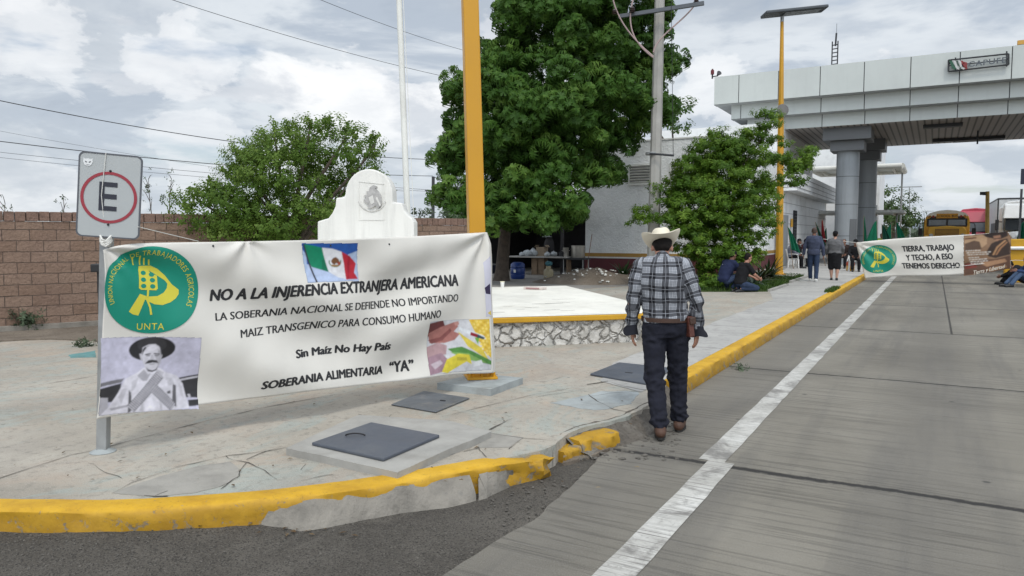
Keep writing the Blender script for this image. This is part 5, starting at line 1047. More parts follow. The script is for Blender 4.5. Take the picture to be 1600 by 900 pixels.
# columns
def column(x, y, d, label, cap=(2.2, 1.55), door=False):
    t = thing('canopy_column', label, 'column', (x, y, 0), 0, 'columns holding the toll canopy'); bm = MB(); bm.lathe([(d / 2, 0), (d / 2, 5.86)], (x, y, 0), 32); s_ = bm.build('shaft', M['grey_col'], t, smooth=True)
    bm = MB()
    for z in (1.6, 3.2, 4.6): bm.lathe([(d / 2 + .004, z - .012), (d / 2 + .006, z), (d / 2 + .004, z + .012)], (x, y, 0), 32)
    bm.build('joint_rings', seam, s_)
    bm = MB(); bm.box((x, y, 6.11), (cap[1], cap[1], .5), bev=.01); bm.box((x, y, 6.68), (cap[0], cap[0], .62), bev=.01); bm.build('capital', M['grey_dark'], t)
    if door: bm = MB(); p = -HF; c = Vector((x, y, 1.25)) + p * (d / 2) + RGT * .12; Rr = Matrix((RGT, HF, Vector((0, 0, 1)))).transposed(); bm.box(c, (.34, .06, 2.4), Rr); bm.build('service_panel', M['grey_dark'], t)
column(-3.97, 41.5, 1.08, 'pale grey round canopy column in front with a dark service panel on it', door=True); column(-3.5, 47, 1.08, 'darker second canopy column half hidden by the one with the service panel', (1.9, 1.4))
column(5.35, 41.5, 1.08, 'canopy column at the edge by the toll booth with a dark capital', (2.5, 1.9)); column(5.5, 47, 1.08, 'canopy column behind the toll booth')
# ================================================================== toll booth island
isl = MB(); isl.box((5.3, 50, .09), (1.7, 30, .18), bev=.03); tag(isl.build('toll_island', M['conc_grey']), kind='structure')
A = AY(1591, 300, 37.5); A.x += .05; tb_ = thing('toll_booth', 'dark toll booth with a navy top panel at the edge of the far lane', 'booth', (A.x + 1, 38.5, .18)); x0 = A.x
bm = MB(); bm.box((x0 + 1.45, 38.5, 1.6), (1.9, 2.2, 2.84), bev=.03); bm.build('cabin', pm('grey_cabin', (.22, .24, .26), .5), tb_)
bm = MB(); z0, z1 = AY(1590, 288, 37.3).z, AY(1590, 264, 37.3).z; bm.box((x0 + 1.1, 37.35, (z0 + z1) / 2), (2.2, .14, z1 - z0), bev=.01); bm.build('sign_panel', pm('navy_panel', (.012, .016, .035), .5), tb_); bm = MB(); bm.box((x0 + 1.0, 37.385, 2.0), (1.5, .02, 1.1)); bm.build('window', M['glass'], tb_); bm = MB(); bm.box((x0 + .05, 37.36, 1.9), (.08, .1, 3.3)); bm.build('corner_post', M['dark'], tb_)
A = AY(1579, 400, 31); bb = thing('barrier_post', 'yellow barrier housing standing on the far lane beside the brown banner', 'barrier', (A.x, 31, 0)); bm = MB(); bm.box((A.x + .1, 31, .75), (.55, .5, 1.5), bev=.03); bm.build('housing', M['plat_yellow'], bb); bm = MB(); bm.cyl((A.x - .1, 30.7, 1.18), (A.x + 3.2, 30.7, 1.24), .06, n=8); bm.build('arm', M['white_plastic'], bb)
# distant towers
for px, d, w, h, lb in [(1424, 420, 7, 10.5, 'wider grey distant tower block on the horizon'), (1441, 430, 5, 8.5, 'narrower pale grey distant tower block on the horizon')]:
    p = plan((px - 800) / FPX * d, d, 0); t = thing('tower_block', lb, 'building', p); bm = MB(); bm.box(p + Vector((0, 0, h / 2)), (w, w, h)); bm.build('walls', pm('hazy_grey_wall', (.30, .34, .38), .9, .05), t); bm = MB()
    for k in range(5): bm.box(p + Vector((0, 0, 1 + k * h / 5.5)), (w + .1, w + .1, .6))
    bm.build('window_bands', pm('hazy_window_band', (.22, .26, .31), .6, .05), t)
# ================================================================== printed art that follows a cloth surface
class Cloth:
    def __init__(s, TL, TR, BL, BR, wr):
        s.c = TL, TR, BL, BR; s.L = ((TR - TL).length + (BR - BL).length) / 2; s.H = ((TL - BL).length + (TR - BR).length) / 2; s.wr = wr
        s.n = (TR - TL).cross(TL - BL).normalized()
        if s.n.dot(CP - (TL + BR) / 2) < 0: s.n = -s.n
    def base(s, u, v):
        a, b = u / s.L, v / s.H; TL, TR, BL, BR = s.c; return (BL * (1 - a) + BR * a) * (1 - b) + (TL * (1 - a) + TR * a) * b
    def at(s, u, v, off=0.0):
        w, dv, du = s.wr(u, v, s.L, s.H); return s.base(u + du, v + dv) + s.n * (w + off)
    def uv(s, px, py):
        u, v = s.L / 2, s.H / 2
        for _ in range(12):
            x, y = pix(s.base(u, v)); xu, yu = pix(s.base(u + .01, v)); xv, yv = pix(s.base(u, v + .01)); a, b, c, d = (xu - x) / .01, (xv - x) / .01, (yu - y) / .01, (yv - y) / .01; det = a * d - b * c
            ex, ey = px - x, py - y; u += (ex * d - ey * b) / det; v += (a * ey - c * ex) / det
        return Vector((u, v))
class Art:
    """flat coloured print built in cloth coordinates, then draped"""
    def __init__(s): s.bm = bmesh.new(); s.mats = []
    def m(s, mat):
        if mat not in s.mats: s.mats.append(mat)
        return s.mats.index(mat)
    def poly(s, pts, mat, layer):
        vs = [s.bm.verts.new((p[0], p[1], layer)) for p in pts]
        try: f = s.bm.faces.new(vs); f.material_index = s.m(mat)
        except ValueError: pass
    def tris(s, v, f, mat, layer):
        V = [s.bm.verts.new((p[0], p[1], layer)) for p in v]; k = s.m(mat)
        for q in f:
            try: s.bm.faces.new([V[i] for i in q]).material_index = k
            except ValueError: pass
    def drape(s, cloth, name, parent, step=.022, base=.0022, dl=.0007):
        bm = s.bm; bmesh.ops.triangulate(bm, faces=bm.faces[:])
        if not bm.verts: return
        for ax_, nv in ((0, Vector((1, 0, 0))), (1, Vector((0, 1, 0)))):
            lo = min(v.co[ax_] for v in bm.verts); hi = max(v.co[ax_] for v in bm.verts); k = math.floor(lo / step) + 1
            while k * step < hi:
                bmesh.ops.bisect_plane(bm, geom=bm.verts[:] + bm.edges[:] + bm.faces[:], plane_co=nv * (k * step), plane_no=nv, dist=1e-6); k += 1
        for v in bm.verts: v.co = cloth.at(v.co.x, v.co.y, base + dl * v.co.z)
        for f in bm.faces:
            f.normal_update()
            if f.normal.dot(cloth.n) < 0: f.normal_flip()
        me = bpy.data.meshes.new(name); bm.to_mesh(me); bm.free()
        for mt in s.mats: me.materials.append(mt)
        me.polygons.foreach_set('use_smooth', [True] * len(me.polygons)); o = bpy.data.objects.new(name, me); link(o, parent); return o
class Print:
    """a printed photograph on the cloth: soft-edged tones laid down in order on a fine grid of the cloth"""
    def __init__(s, step=.0042, blur=1): s.p = []; s.step = step; s.blur = blur
    def poly(s, pts, col, layer): s.p.append((layer, len(s.p), np.array([(q[0], q[1]) for q in pts]), col))
    def drape(s, cloth, name, parent, base=.0026, **k):
        P0 = s.p[0][2]; lo, hi = P0.min(0), P0.max(0); n = np.maximum(4, ((hi - lo) / s.step).astype(int)); SS = 2; W, Hh = n * SS; gx = lo[0] + (np.arange(W) + .5) * (hi[0] - lo[0]) / W; gy = lo[1] + (np.arange(Hh) + .5) * (hi[1] - lo[1]) / Hh; X, Y = np.meshgrid(gx, gy); I = np.zeros((Hh, W, 3)); mask0 = None
        for _, _, q, col in sorted(s.p, key=lambda t: t[:2]):
            m = np.zeros(X.shape, bool)
            for (x0, y0), (x1, y1) in zip(q, np.roll(q, -1, 0)): m ^= ((y0 > Y) != (y1 > Y)) & (X < (x1 - x0) * (Y - y0) / (y1 - y0 + 1e-12) + x0)
            if mask0 is None: mask0 = m
            I[m] = col
        I = I.reshape(n[1], SS, n[0], SS, 3).mean((1, 3))
        for _ in range(s.blur):
            Z = np.pad(I, ((1, 1), (1, 1), (0, 0)), 'edge'); I = .36 * I + .16 * (Z[:-2, 1:-1] + Z[2:, 1:-1] + Z[1:-1, :-2] + Z[1:-1, 2:])
        for sc, am in ((7, .07), (3, .04)):      # tone variation of the original photographs
            g = rng.normal(size=(n[1] // sc + 3, n[0] // sc + 3)); yy, xx = np.arange(n[1]) / sc, np.arange(n[0]) / sc; iy, ix = yy.astype(int), xx.astype(int); fy, fx = (yy - iy)[:, None], (xx - ix)[None]
            g2 = (g[iy][:, ix] * (1 - fx) + g[iy][:, ix + 1] * fx) * (1 - fy) + (g[iy + 1][:, ix] * (1 - fx) + g[iy + 1][:, ix + 1] * fx) * fy; I = I * (1 + am * g2[..., None])
        I = np.clip(I, .005, .8); m0 = mask0.reshape(n[1], SS, n[0], SS).mean((1, 3)) > .5; V = []
        for j in range(n[1] + 1):
            for i in range(n[0] + 1): V.append(cloth.at(lo[0] + i * (hi[0] - lo[0]) / n[0], lo[1] + j * (hi[1] - lo[1]) / n[1], base))
        F = [(j * (n[0] + 1) + i, j * (n[0] + 1) + i + 1, (j + 1) * (n[0] + 1) + i + 1, (j + 1) * (n[0] + 1) + i) for j in range(n[1]) for i in range(n[0]) if m0[j, i]]
        Cv = np.zeros((n[1] + 1, n[0] + 1, 3)); Ip = np.pad(I, ((1, 1), (1, 1), (0, 0)), 'edge'); Cv = .25 * (Ip[:-1, :-1] + Ip[1:, :-1] + Ip[:-1, 1:] + Ip[1:, 1:])
        me = bpy.data.meshes.new(name); me.from_pydata([tuple(v) for v in V], [], F); a = me.attributes.new('print', 'FLOAT_VECTOR', 'POINT'); a.data.foreach_set('vector', Cv.reshape(-1).astype(np.float32)); me.materials.append(m_print()); me.polygons.foreach_set('use_smooth', [True] * len(F))
        o = bpy.data.objects.new(name, me); link(o, parent); return o
def m_print():
    if 'photo_print' not in MATS: n = NT('photo_print'); MATS['photo_print'] = n.fin(n.attr('print'), .5, 0, .3)
    return MATS['photo_print']
def cloth_sheet(cloth, name, mat, parent, step=.022):
    nu, nv = int(cloth.L / step), int(cloth.H / step); bm = MB(); P = [[bm.bm.verts.new(cloth.at(cloth.L * i / nu, cloth.H * j / nv)) for i in range(nu + 1)] for j in range(nv + 1)]
    for j in range(nv):
        for i in range(nu): bm.face([P[j][i], P[j][i + 1], P[j + 1][i + 1], P[j + 1][i]])
    o = bm.build(name, mat, parent); o.data.polygons.foreach_set('use_smooth', [True] * len(o.data.polygons))
    so_ = o.modifiers.new('hem', 'SOLIDIFY'); so_.thickness = .0015; so_.offset = 0; return o
BLK = ink((.018, .018, .02))
def art_line(art, cloth, body, a, b, cap, mat, bold=.015, shear=0, layer=1, space=1.0):
    v, f, w = text_mesh(body, 0, 0, space); A, B = cloth.uv(*a), cloth.uv(*b); hA, hB = cloth.uv(a[0], a[1] - cap).y - A.y, cloth.uv(b[0], b[1] - cap).y - B.y
    def mp(x, y):
        t = x / w; h = hA + (hB - hA) * t; p = A.lerp(B, t); return (p.x + shear * y * h, p.y + y * h)
    for i, (ox, oy) in enumerate([(-bold, 0), (bold, 0), (0, bold * .6), (0, -bold * .4)] if bold > .04 else [(-bold, 0), (bold, 0)]): art.tris([mp(p[0] + ox, p[1] + oy) for p in v], f, mat, layer + .12 * i)
def circ(cx, cy, rx, ry=None, n=28, a0=0, a1=2 * math.pi): ry = ry or rx; return [(cx + rx * math.cos(a0 + (a1 - a0) * k / n), cy + ry * math.sin(a0 + (a1 - a0) * k / n)) for k in range(n)]
def emblem(art, F, L0=1):
    """green disc of a farm workers' union: sickle and maize, lettering round the rim. F maps unit disc -> cloth u, v"""
    g, y = ink((.0, .235, .16)), ink((.62, .56, .05)); z = lambda X, Y: F((X - 470) / 420, -(Y - 470) / 390)
    art.poly([F(*p) for p in circ(0, 0, 1, 1, 72)], g, L0)
    P = lambda pts, m, l: art.poly([z(*p) for p in pts], m, l)
    P([(375, 505), (440, 532), (415, 565), (365, 700), (320, 690), (285, 665)], y, L0 + 1)
    outer = [(480, 255), (540, 285), (600, 340), (660, 420), (720, 468), (718, 505), (690, 545), (640, 580), (570, 605), (500, 598), (440, 570), (415, 550)]; inner = [(375, 505), (440, 530), (530, 525), (585, 495), (615, 455), (622, 415), (600, 385), (540, 345), (470, 300)]
    P(outer + inner, y, L0 + 1); P([(380, 258), (480, 255), (540, 300), (470, 300), (380, 300)], y, L0 + 1.5)
    P([(372, 300), (380, 262), (450, 280), (480, 320), (535, 345), (535, 460), (520, 475), (385, 470), (365, 455)], y, L0 + 2)
    for hx, hy in [(415, 320), (488, 335), (410, 380), (492, 385), (408, 436), (490, 440)]: P(circ(hx, hy, 24, 20, 14), g, L0 + 3)
    for sx, sy, ex in [(320, 175, 330), (378, 165, 390), (412, 185, 425), (452, 200, 465)]: P([(sx, sy), (sx + 12, sy), (ex + 8, 250), (ex - 4, 250)], y, L0 + 1.2)
    P([(438, 470), (456, 470), (450, 535), (432, 535)], y, L0 + 2); P([(430, 565), (448, 562), (470, 620), (482, 690), (464, 694), (455, 630)], y, L0 + 2)
    v, f, w = text_mesh('UNTA', 0, 0, 1.1); art.tris([z(358 + 225 * p[0] / w, 828 - 20 * p[0] / w * .2 - 62 * p[1]) for p in v], f, y, L0 + 1)
    s_ = 'UNION NACIONAL DE TRABAJADORES AGRICOLAS'; glyph = []; tot = 0
    for ch in s_:
        if ch == ' ': glyph.append((None, .45)); tot += .45; continue
        v, f, w = text_mesh(ch); glyph.append(((v, f), w + .20)); tot += w + .20
    a = math.radians(203); span = math.radians(203 + 26)
    for gl, w in glyph:
        da = span * w / tot
        if gl:
            am = a - da / 2
            v, f = gl; cap = .118; ww = w - .2; k = span * .80 / tot / .118
            art.tris([F((.80 + cap * p[1]) * math.cos(am - (p[0] - ww / 2) * span / tot * 1.0), (.80 + cap * p[1]) * math.sin(am - (p[0] - ww / 2) * span / tot)) for p in v], f, y, L0 + 1)
        a -= da
# ================================================================== E sign on its post
pb = G(161, 706, WZ); pd = pb.dot(HF); ptop = D(169, 250, pd + .02)
sg = thing('parking_sign', 'grey E sign with a red ring on a galvanised post tied to the big banner', 'sign', pb)
Rp = Matrix.Rotation(YAW + .05, 3, 'Z'); bm = MB(); sqtube(bm, pb - Vector((0, 0, .02)), ptop, .034, .034, Rp); bm.build('post', M['galv'], sg, bevel=.006)
bm = MB()
for k in range(3): c = pb.lerp(ptop, .12 + .03 * k); 
bm.lathe([(.075, -.01), (.085, .004), (.05, .02), (.036, .026)], pb, 14); bm.build('mortar_collar', M['conc_blue'], sg)
sc_ = D(171, 306, pd - .06); yw = YAW + math.radians(15); R = (Matrix.Rotation(yw, 3, 'Z') @ Matrix.Rotation(math.radians(4.2), 3, 'Y'))
sx_, sz_, sn = R @ Vector((1, 0, 0)), R @ Vector((0, 0, 1)), R @ Vector((0, -1, 0))
SWd, SH = .375, .55
def sp(x, y, o=0): return sc_ + sx_ * x + sz_ * y + sn * o
def rrect(w, h, r, n=6):
    out = []
    for cx, cy, a0 in ((w / 2 - r, h / 2 - r, 0), (-w / 2 + r, h / 2 - r, 90), (-w / 2 + r, -h / 2 + r, 180), (w / 2 - r, -h / 2 + r, 270)): out += [(cx + r * math.cos(math.radians(a0 + 90 * k / n)), cy + r * math.sin(math.radians(a0 + 90 * k / n))) for k in range(n + 1)]
    return out
bm = MB(); bm.prism([sp(*p, -.012) for p in rrect(SWd, SH, .035)], sn * .012); plate = bm.build('plate', pm('sign_sheet_grey', (.40, .42, .42), .5, .05, 3, .04, dirt=(.38, .40, .41)), sg)
bm = MB(); o_, i_ = rrect(SWd + .006, SH + .006, .037), rrect(SWd - .012, SH - .012, .031)
for k in range(len(o_)): k2 = (k + 1) % len(o_); bm.prism([sp(*o_[k], -.014), sp(*o_[k2], -.014), sp(*i_[k2], -.014), sp(*i_[k], -.014)], sn * .0165)
bm.build('rim', pm('dark_sign_rim', (.09, .095, .11), .5), plate)
bm = MB(); n = 56; RC = (-.002, -.012)
for k in range(n):
    a, b = 2 * math.pi * k / n, 2 * math.pi * (k + 1) / n; bm.poly([sp(RC[0] + r * math.cos(t), RC[1] + r * math.sin(t), .003) for r, t in ((.170, a), (.170, b), (.151, b), (.151, a))])
bm.build('red_ring', ink((.30, .03, .045)), plate)
bm = MB(); ex, ey = -.006, -.005
for x0, y0, x1, y1 in [(-.056, -.094, -.024, .094), (-.024, .064, .052, .094), (-.024, -.016, .050, .016), (-.024, -.094, .052, -.064)]: bm.poly([sp(ex + x, ey + y, .003) for x, y in ((x0, y0), (x1, y0), (x1, y1), (x0, y1))])
bm.build('letter', ink((.02, .022, .035)), plate)
bm = MB()
for y in (.163, -.190): bm.ball(sp(.0, y, .003), (.008, .008, .008), 8, 6)
bm.build('bolt', M['black'], plate)
bm = MB(); wm, dk = ink((.72, .73, .73)), ink((.05, .05, .06)); q = lambda x, y, o: sp(-.135 + x * .001, .215 + y * .001, o)
bm.use(wm); bm.poly([q(x, y, .0028) for x, y in [(-28, -4), (-26, 22), (-18, 14), (0, 18), (18, 14), (26, 22), (28, -4), (20, -24), (0, -34), (-20, -24)]])
bm.use(dk)
for pts_ in ([(-18, 2), (-4, -5), (-6, -10), (-16, -6)], [(18, 2), (4, -5), (6, -10), (16, -6)], [(-14, -18), (0, -24), (14, -18), (0, -28)]): bm.poly([q(x, y, .0040) for x, y in pts_])
bm.build('sticker', None, plate)
rope = pm('white_rope', (.66, .65, .61), .8, .1, 30, .3)
k = D(166, 378, pd - .06); bm = MB(); bm.tube([sp(.02 - .05, SH / 2 + .004, .006), sp(-.046, 0, .007), k + Vector((-.005, 0, .01))], .0028, 5); bm.tube([sp(.18, -.19, .01), D(310, 377, pd + .45)], .003, 5)
for i in range(4): a_ = i * .5; bm.tube([k + Vector((.034 * math.cos(t + a_), .034 * math.sin(t + a_), .02 * math.sin(t * 2 + i) + .012 * i - .01)) for t in [j * .7 for j in range(10)]], .007, 6)
tag(bm.build('tie_rope', rope, None, smooth=True), 'white rope knotted round the E sign post and the banner corner', 'rope')
a = D(154, 424, pd + 1.4); t = thing('spot_lamp', 'small black spotlight on a thin dark stake half hidden by the banner end', 'lamp', plan(a.dot(RGT), a.dot(HF), WZ)); bm = MB(); bm.cyl(plan(a.dot(RGT), a.dot(HF), WZ), a, .014); bm.build('stake', M['black'], t); bm = MB(); bm.box(a + Vector((0, 0, .03)), (.09, .1, .07), Rp, bev=.01); bm.build('lamp_box', M['black'], t)
# ================================================================== big banner
d0, d1 = pd - .055, 7.32 - .15
TL, TR, BL, BR = D(161, 380, d0 - .03), D(758, 363, d1), D(150, 655, d0 - .09), D(771, 581, d1)
def wr1(u, v, L, H):
    t = H - v; r = math.hypot(u, t) + 1e-4; a = math.atan2(t, u)
    w = .030 * math.exp(-r / .50) * math.sin(a * 8 + .5) * min(1, r / .22) + .018 * math.exp(-r / .9) * math.sin(a * 5.2 - r * 1.5 + .8) * min(1, r / .2)
    u2 = L - u; r2 = math.hypot(u2, t) + 1e-4; a2 = math.atan2(t, u2); w += .022 * math.exp(-r2 / .55) * math.sin(a2 * 9 + .3) * min(1, r2 / .12) + .012 * math.exp(-r2 / 1.1) * math.sin(a2 * 5)
    g = math.hypot(u - .98, t * 1.3) + 1e-4; ag = math.atan2(t + .02, u - .98); w += .012 * math.exp(-g / .35) * math.sin(ag * 6) * min(1, g / .05)
    swag = math.sin((t * .95 - .42 * (u - .9) + .12 * (u - 1.6) ** 2) * 8.6); w += .034 * swag * math.exp(-((u - 1.45) / .95) ** 2) * (.45 + .55 * min(1, t / .4))
    w += .026 * math.sin((t * .8 + .42 * (u - 2.4)) * 11 + 1) * math.exp(-((u - 2.5) / .6) ** 2) * min(1, t / .3)
    w += .016 * mnoise.noise(Vector((u * 1.5, v * 1.9, 3.3))) + .008 * mnoise.noise(Vector((u * 4.5, v * 3.2, 9)))
    w += .03 * math.sin(math.pi * u / L) * (v / H - .2)
    b = v / H; dv = b * (-.030 * math.sin(math.pi * min(1, u / .75)) * 0 - .022 * math.sin(math.pi * u / L)) + (1 - b) * (.020 * math.sin(math.pi * u / L) + .010 * math.sin(u * 5)); dv -= .05 * math.exp(-r / .09) * b
    du = .035 * math.exp(-u / .05) * math.sin(math.pi * b) ** .5 * .4 if 0 < b < 1 else 0
    return w * 1.6, dv, du
C1 = Cloth(TL, TR, BL, BR, wr1)
ban = thing('protest_banner', 'long white banner of black lettering strung between the E sign and the yellow post', 'banner', (BL + BR) / 2)
def m_cloth(name, col):
    n = NT(name); c = n.ramp(n.noise(1.6, 5, .6), [(.3, tuple(x * .93 for x in col)), (.7, col)]); n.bump(n.noise(7, 4, .6), .12, .01); n.fin(c, .6, 0, .35)
    t = n.N.new('ShaderNodeBsdfTranslucent'); n.L.new(c, t.inputs[0]); ms = n.N.new('ShaderNodeMixShader'); ms.inputs[0].default_value = .12; n.L.new(n.p.outputs[0], ms.inputs[1]); n.L.new(t.outputs[0], ms.inputs[2]); n.L.new(ms.outputs[0], n.out.inputs[0]); return n.m
CLOTH = m_cloth('white_banner_vinyl', (.76, .735, .68))
cloth_sheet(C1, 'cloth', CLOTH, ban, .0147)
for ln in [('NO A LA INJERENCIA EXTRANJERA AMERICANA', (330, 469), (712, 446), 18.5, BLK, .075, .12), ('LA SOBERANIA NACIONAL SE DEFIENDE NO IMPORTANDO', (336, 500), (713, 471), 12.5, BLK, .038, .06), ('MAIZ TRANSGENICO PARA CONSUMO HUMANO', (374, 526.5), (686, 497), 13, BLK, .038, .06),
           ('Sin Maíz No Hay País', (463, 562.5), (609, 546), 13, BLK, .075, .10), ('SOBERANIA ALIMENTARIA', (408, 610), (603, 586), 13.5, BLK, .075, .10), ('“YA”', (615, 584.5), (651, 582), 18, BLK, .07, .03)]: A = Art(); art_line(A, C1, *ln); A.drape(C1, 'text_line', ban)
A = Art()
def Fe(x, y): return C1.uv(234 + 76.5 * x, 452.5 - 69.5 * y)
emblem(A, Fe); A.drape(C1, 'union_emblem', ban, .0147, .0042, .0011)
def picture(px4, zr):
    """map picture coordinates measured in a zoom (rect zr) onto the banner quad px4 (TL, TR, BR, BL photo points)"""
    U = [C1.uv(*p) for p in px4]
    def f(X, Y): a, b = (X - zr[0]) / (zr[2] - zr[0]), (Y - zr[1]) / (zr[3] - zr[1]); return (U[0] * (1 - a) + U[1] * a) * (1 - b) + (U[3] * (1 - a) + U[2] * a) * b
    return f
ink_ = ink; ink = lambda c: tuple(c)
gr = lambda v, t=.0: ink((v, v * .97, v * (1.06 + t)))
# portrait print
A = Print(); Fp = picture([(152, 528), (312, 527), (312, 642), (152, 650)], (50, 115, 705, 600))
def Q(pts, c, l): A.poly([Fp(*p) for p in pts], c, l)
Q([(50, 115), (705, 115), (705, 600), (50, 600)], gr(.50, .12), 1)
Q([(50, 430), (190, 405), (180, 470), (130, 520), (50, 515)], gr(.035), 1.6); Q([(50, 395), (120, 385), (210, 375), (190, 400), (50, 418)], gr(.16), 1.6); Q([(50, 485), (105, 490), (110, 570), (50, 600)], gr(.42), 1.8)
Q([(570, 390), (705, 365), (705, 525), (620, 520), (585, 440)], gr(.04), 1.6); Q([(575, 400), (705, 375), (705, 388), (578, 412)], gr(.5), 1.9); Q([(635, 540), (705, 535), (705, 575), (635, 582)], gr(.035), 1.6); Q([(630, 500), (650, 500), (655, 520), (640, 522)], gr(.5), 2)
Q([(215, 380), (290, 345), (330, 315), (440, 320), (480, 350), (560, 375), (600, 430), (625, 530), (640, 590), (430, 600), (60, 600), (110, 550), (165, 470)], gr(.62), 2)
Q([(235, 450), (250, 470), (250, 590), (230, 600)], gr(.10), 2.5); Q([(530, 430), (552, 440), (548, 580), (520, 560)], gr(.12), 2.5); Q([(485, 478), (510, 470), (512, 490), (490, 492)], gr(.12), 2.6); Q([(120, 560), (230, 545), (225, 560), (130, 575)], gr(.35), 2.5)
Q([(290, 365), (335, 325), (360, 360), (380, 350), (350, 400), (325, 400)], gr(.36), 2.6); Q([(420, 330), (470, 350), (450, 385), (410, 365)], gr(.45), 2.6)
A.poly([Fp(390 + 147 * math.cos(t), 195 + 78 * math.sin(t) - 8 * math.cos(t)) for t in [k * .157 for k in range(40)]], gr(.022), 3)
A.poly([Fp(388 + 92 * math.cos(t), 168 + 50 * math.sin(t)) for t in [k * .157 for k in range(40)]], gr(.038), 3.4)
Q([(330, 185), (370, 165), (410, 163), (440, 185), (455, 240), (440, 300), (415, 335), (385, 345), (350, 330), (333, 290), (322, 235)], gr(.55), 4); Q([(308, 225), (325, 225), (330, 265), (318, 268)], gr(.5), 4)
Q([(340, 185), (330, 200), (325, 240), (335, 215), (352, 190), (372, 172)], gr(.03), 4.4); Q([(432, 175), (452, 210), (450, 245), (442, 205)], gr(.05), 4.4)
Q([(344, 228), (380, 222), (382, 229), (346, 236)], gr(.06), 4.6); Q([(400, 222), (438, 226), (438, 234), (400, 229)], gr(.06), 4.6); Q([(350, 236), (378, 234), (374, 242), (354, 243)], gr(.14), 4.6); Q([(404, 234), (432, 236), (430, 243), (408, 243)], gr(.14), 4.6)
Q([(384, 232), (394, 232), (404, 262), (390, 270), (376, 262)], gr(.44), 4.6); Q([(340, 290), (365, 268), (392, 266), (420, 270), (432, 290), (415, 286), (392, 284), (360, 290)], gr(.03), 5); Q([(368, 292), (408, 290), (404, 298), (372, 299)], gr(.28), 5)
Q([(345, 308), (360, 325), (388, 335), (412, 328), (430, 305), (418, 335), (388, 346), (360, 340)], gr(.08), 5); Q([(425, 190), (448, 215), (450, 265), (436, 300), (425, 320), (430, 260)], gr(.38), 4.3)
def belt(x0, y0, x1, y1, w, l):
    d = Vector((x1 - x0, y1 - y0)); n_ = int(d.length / 13); d.normalize(); s_ = Vector((-d.y, d.x)) * w / 2; a, b = Vector((x0, y0)), Vector((x1, y1)); A.poly([Fp(*(a - s_)), Fp(*(b - s_)), Fp(*(b + s_)), Fp(*(a + s_))], gr(.10), l)
    for k in range(n_): p = a.lerp(b, (k + .5) / n_); A.poly([Fp(*(p - s_ * .9 - d * 3)), Fp(*(p - s_ * .9 + d * 3)), Fp(*(p + s_ * .9 + d * 3)), Fp(*(p + s_ * .9 - d * 3))], gr(.62), l + .4)
for pts_, v_ in [([(352, 182), (405, 172), (425, 190), (400, 205), (360, 205)], .64), ([(340, 245), (365, 250), (355, 280), (338, 285)], .47), ([(410, 245), (436, 240), (432, 290), (415, 262)], .40), ([(376, 240), (386, 236), (390, 258), (378, 262)], .64)]: Q(pts_, gr(v_), 4.5)
for pts_, v_ in [([(255, 400), (300, 375), (270, 450), (250, 460)], .50), ([(480, 380), (520, 390), (540, 430), (500, 440)], .52), ([(170, 490), (200, 440), (225, 440), (190, 540)], .48), ([(570, 420), (595, 450), (605, 530), (580, 500)], .50), ([(330, 540), (380, 500), (400, 590), (340, 595)], .70), ([(300, 590), (320, 530), (330, 600)], .46), ([(430, 540), (445, 530), (450, 598), (436, 600)], .48)]: Q(pts_, gr(v_), 2.3)
belt(440, 365, 245, 575, 62, 3.2); belt(385, 440, 525, 580, 60, 3.9)
A.drape(C1, 'portrait_print', ban, base=.0022, dl=.0006)
# flag print
A = Print(); Fp = picture([(470, 376), (554, 376), (559, 437), (474, 440)], (105, 88, 390, 298))
def Q(pts, c, l): A.poly([Fp(*p) for p in pts], c, l)
Q([(105, 88), (390, 88), (390, 298), (105, 298)], ink((.02, .085, .32)), 1); Q([(105, 195), (180, 215), (250, 255), (390, 240), (390, 298), (105, 298)], ink((.42, .50, .68)), 1.4); Q([(340, 150), (390, 130), (390, 245), (330, 240)], ink((.38, .46, .62)), 1.4); Q([(105, 120), (125, 150), (120, 230), (105, 220)], ink((.36, .45, .62)), 1.4)
Q([(116, 92), (160, 100), (207, 112), (222, 180), (235, 245), (185, 228), (145, 215), (128, 160)], ink((.0, .20, .10)), 2); Q([(207, 112), (260, 118), (306, 135), (318, 200), (320, 285), (280, 275), (235, 245), (222, 180)], ink((.66, .66, .68)), 2); Q([(306, 135), (350, 160), (382, 200), (368, 250), (386, 285), (320, 288), (318, 200)], ink((.42, .02, .035)), 2)
Q([(205, 180), (222, 180), (235, 245), (200, 232)], ink((.0, .14, .07)), 2.3); Q([(340, 155), (352, 162), (345, 230), (335, 285), (328, 285), (335, 220)], ink((.32, .012, .025)), 2.3); Q([(110, 92), (118, 92), (160, 298), (150, 298)], ink((.03, .03, .04)), 2.6)
for k in range(14): a = math.radians(170 + 200 * k / 13); A.poly([Fp(272 + 29 * math.cos(a) + 4.5 * math.cos(t), 190 - 27 * math.sin(a) + 4.5 * math.sin(t)) for t in (0, 1.57, 3.14, 4.71)], ink((.05, .15, .06)), 2.5)
Q([(262, 170), (276, 164), (290, 174), (296, 192), (290, 204), (278, 196), (270, 206), (258, 200), (252, 186)], ink((.16, .07, .03)), 2.8); Q([(250, 206), (295, 206), (286, 216), (260, 216)], ink((.30, .16, .05)), 2.8); Q([(284, 192), (299, 190), (300, 206), (288, 208)], ink((.33, .05, .03)), 3)
A.drape(C1, 'flag_print', ban)
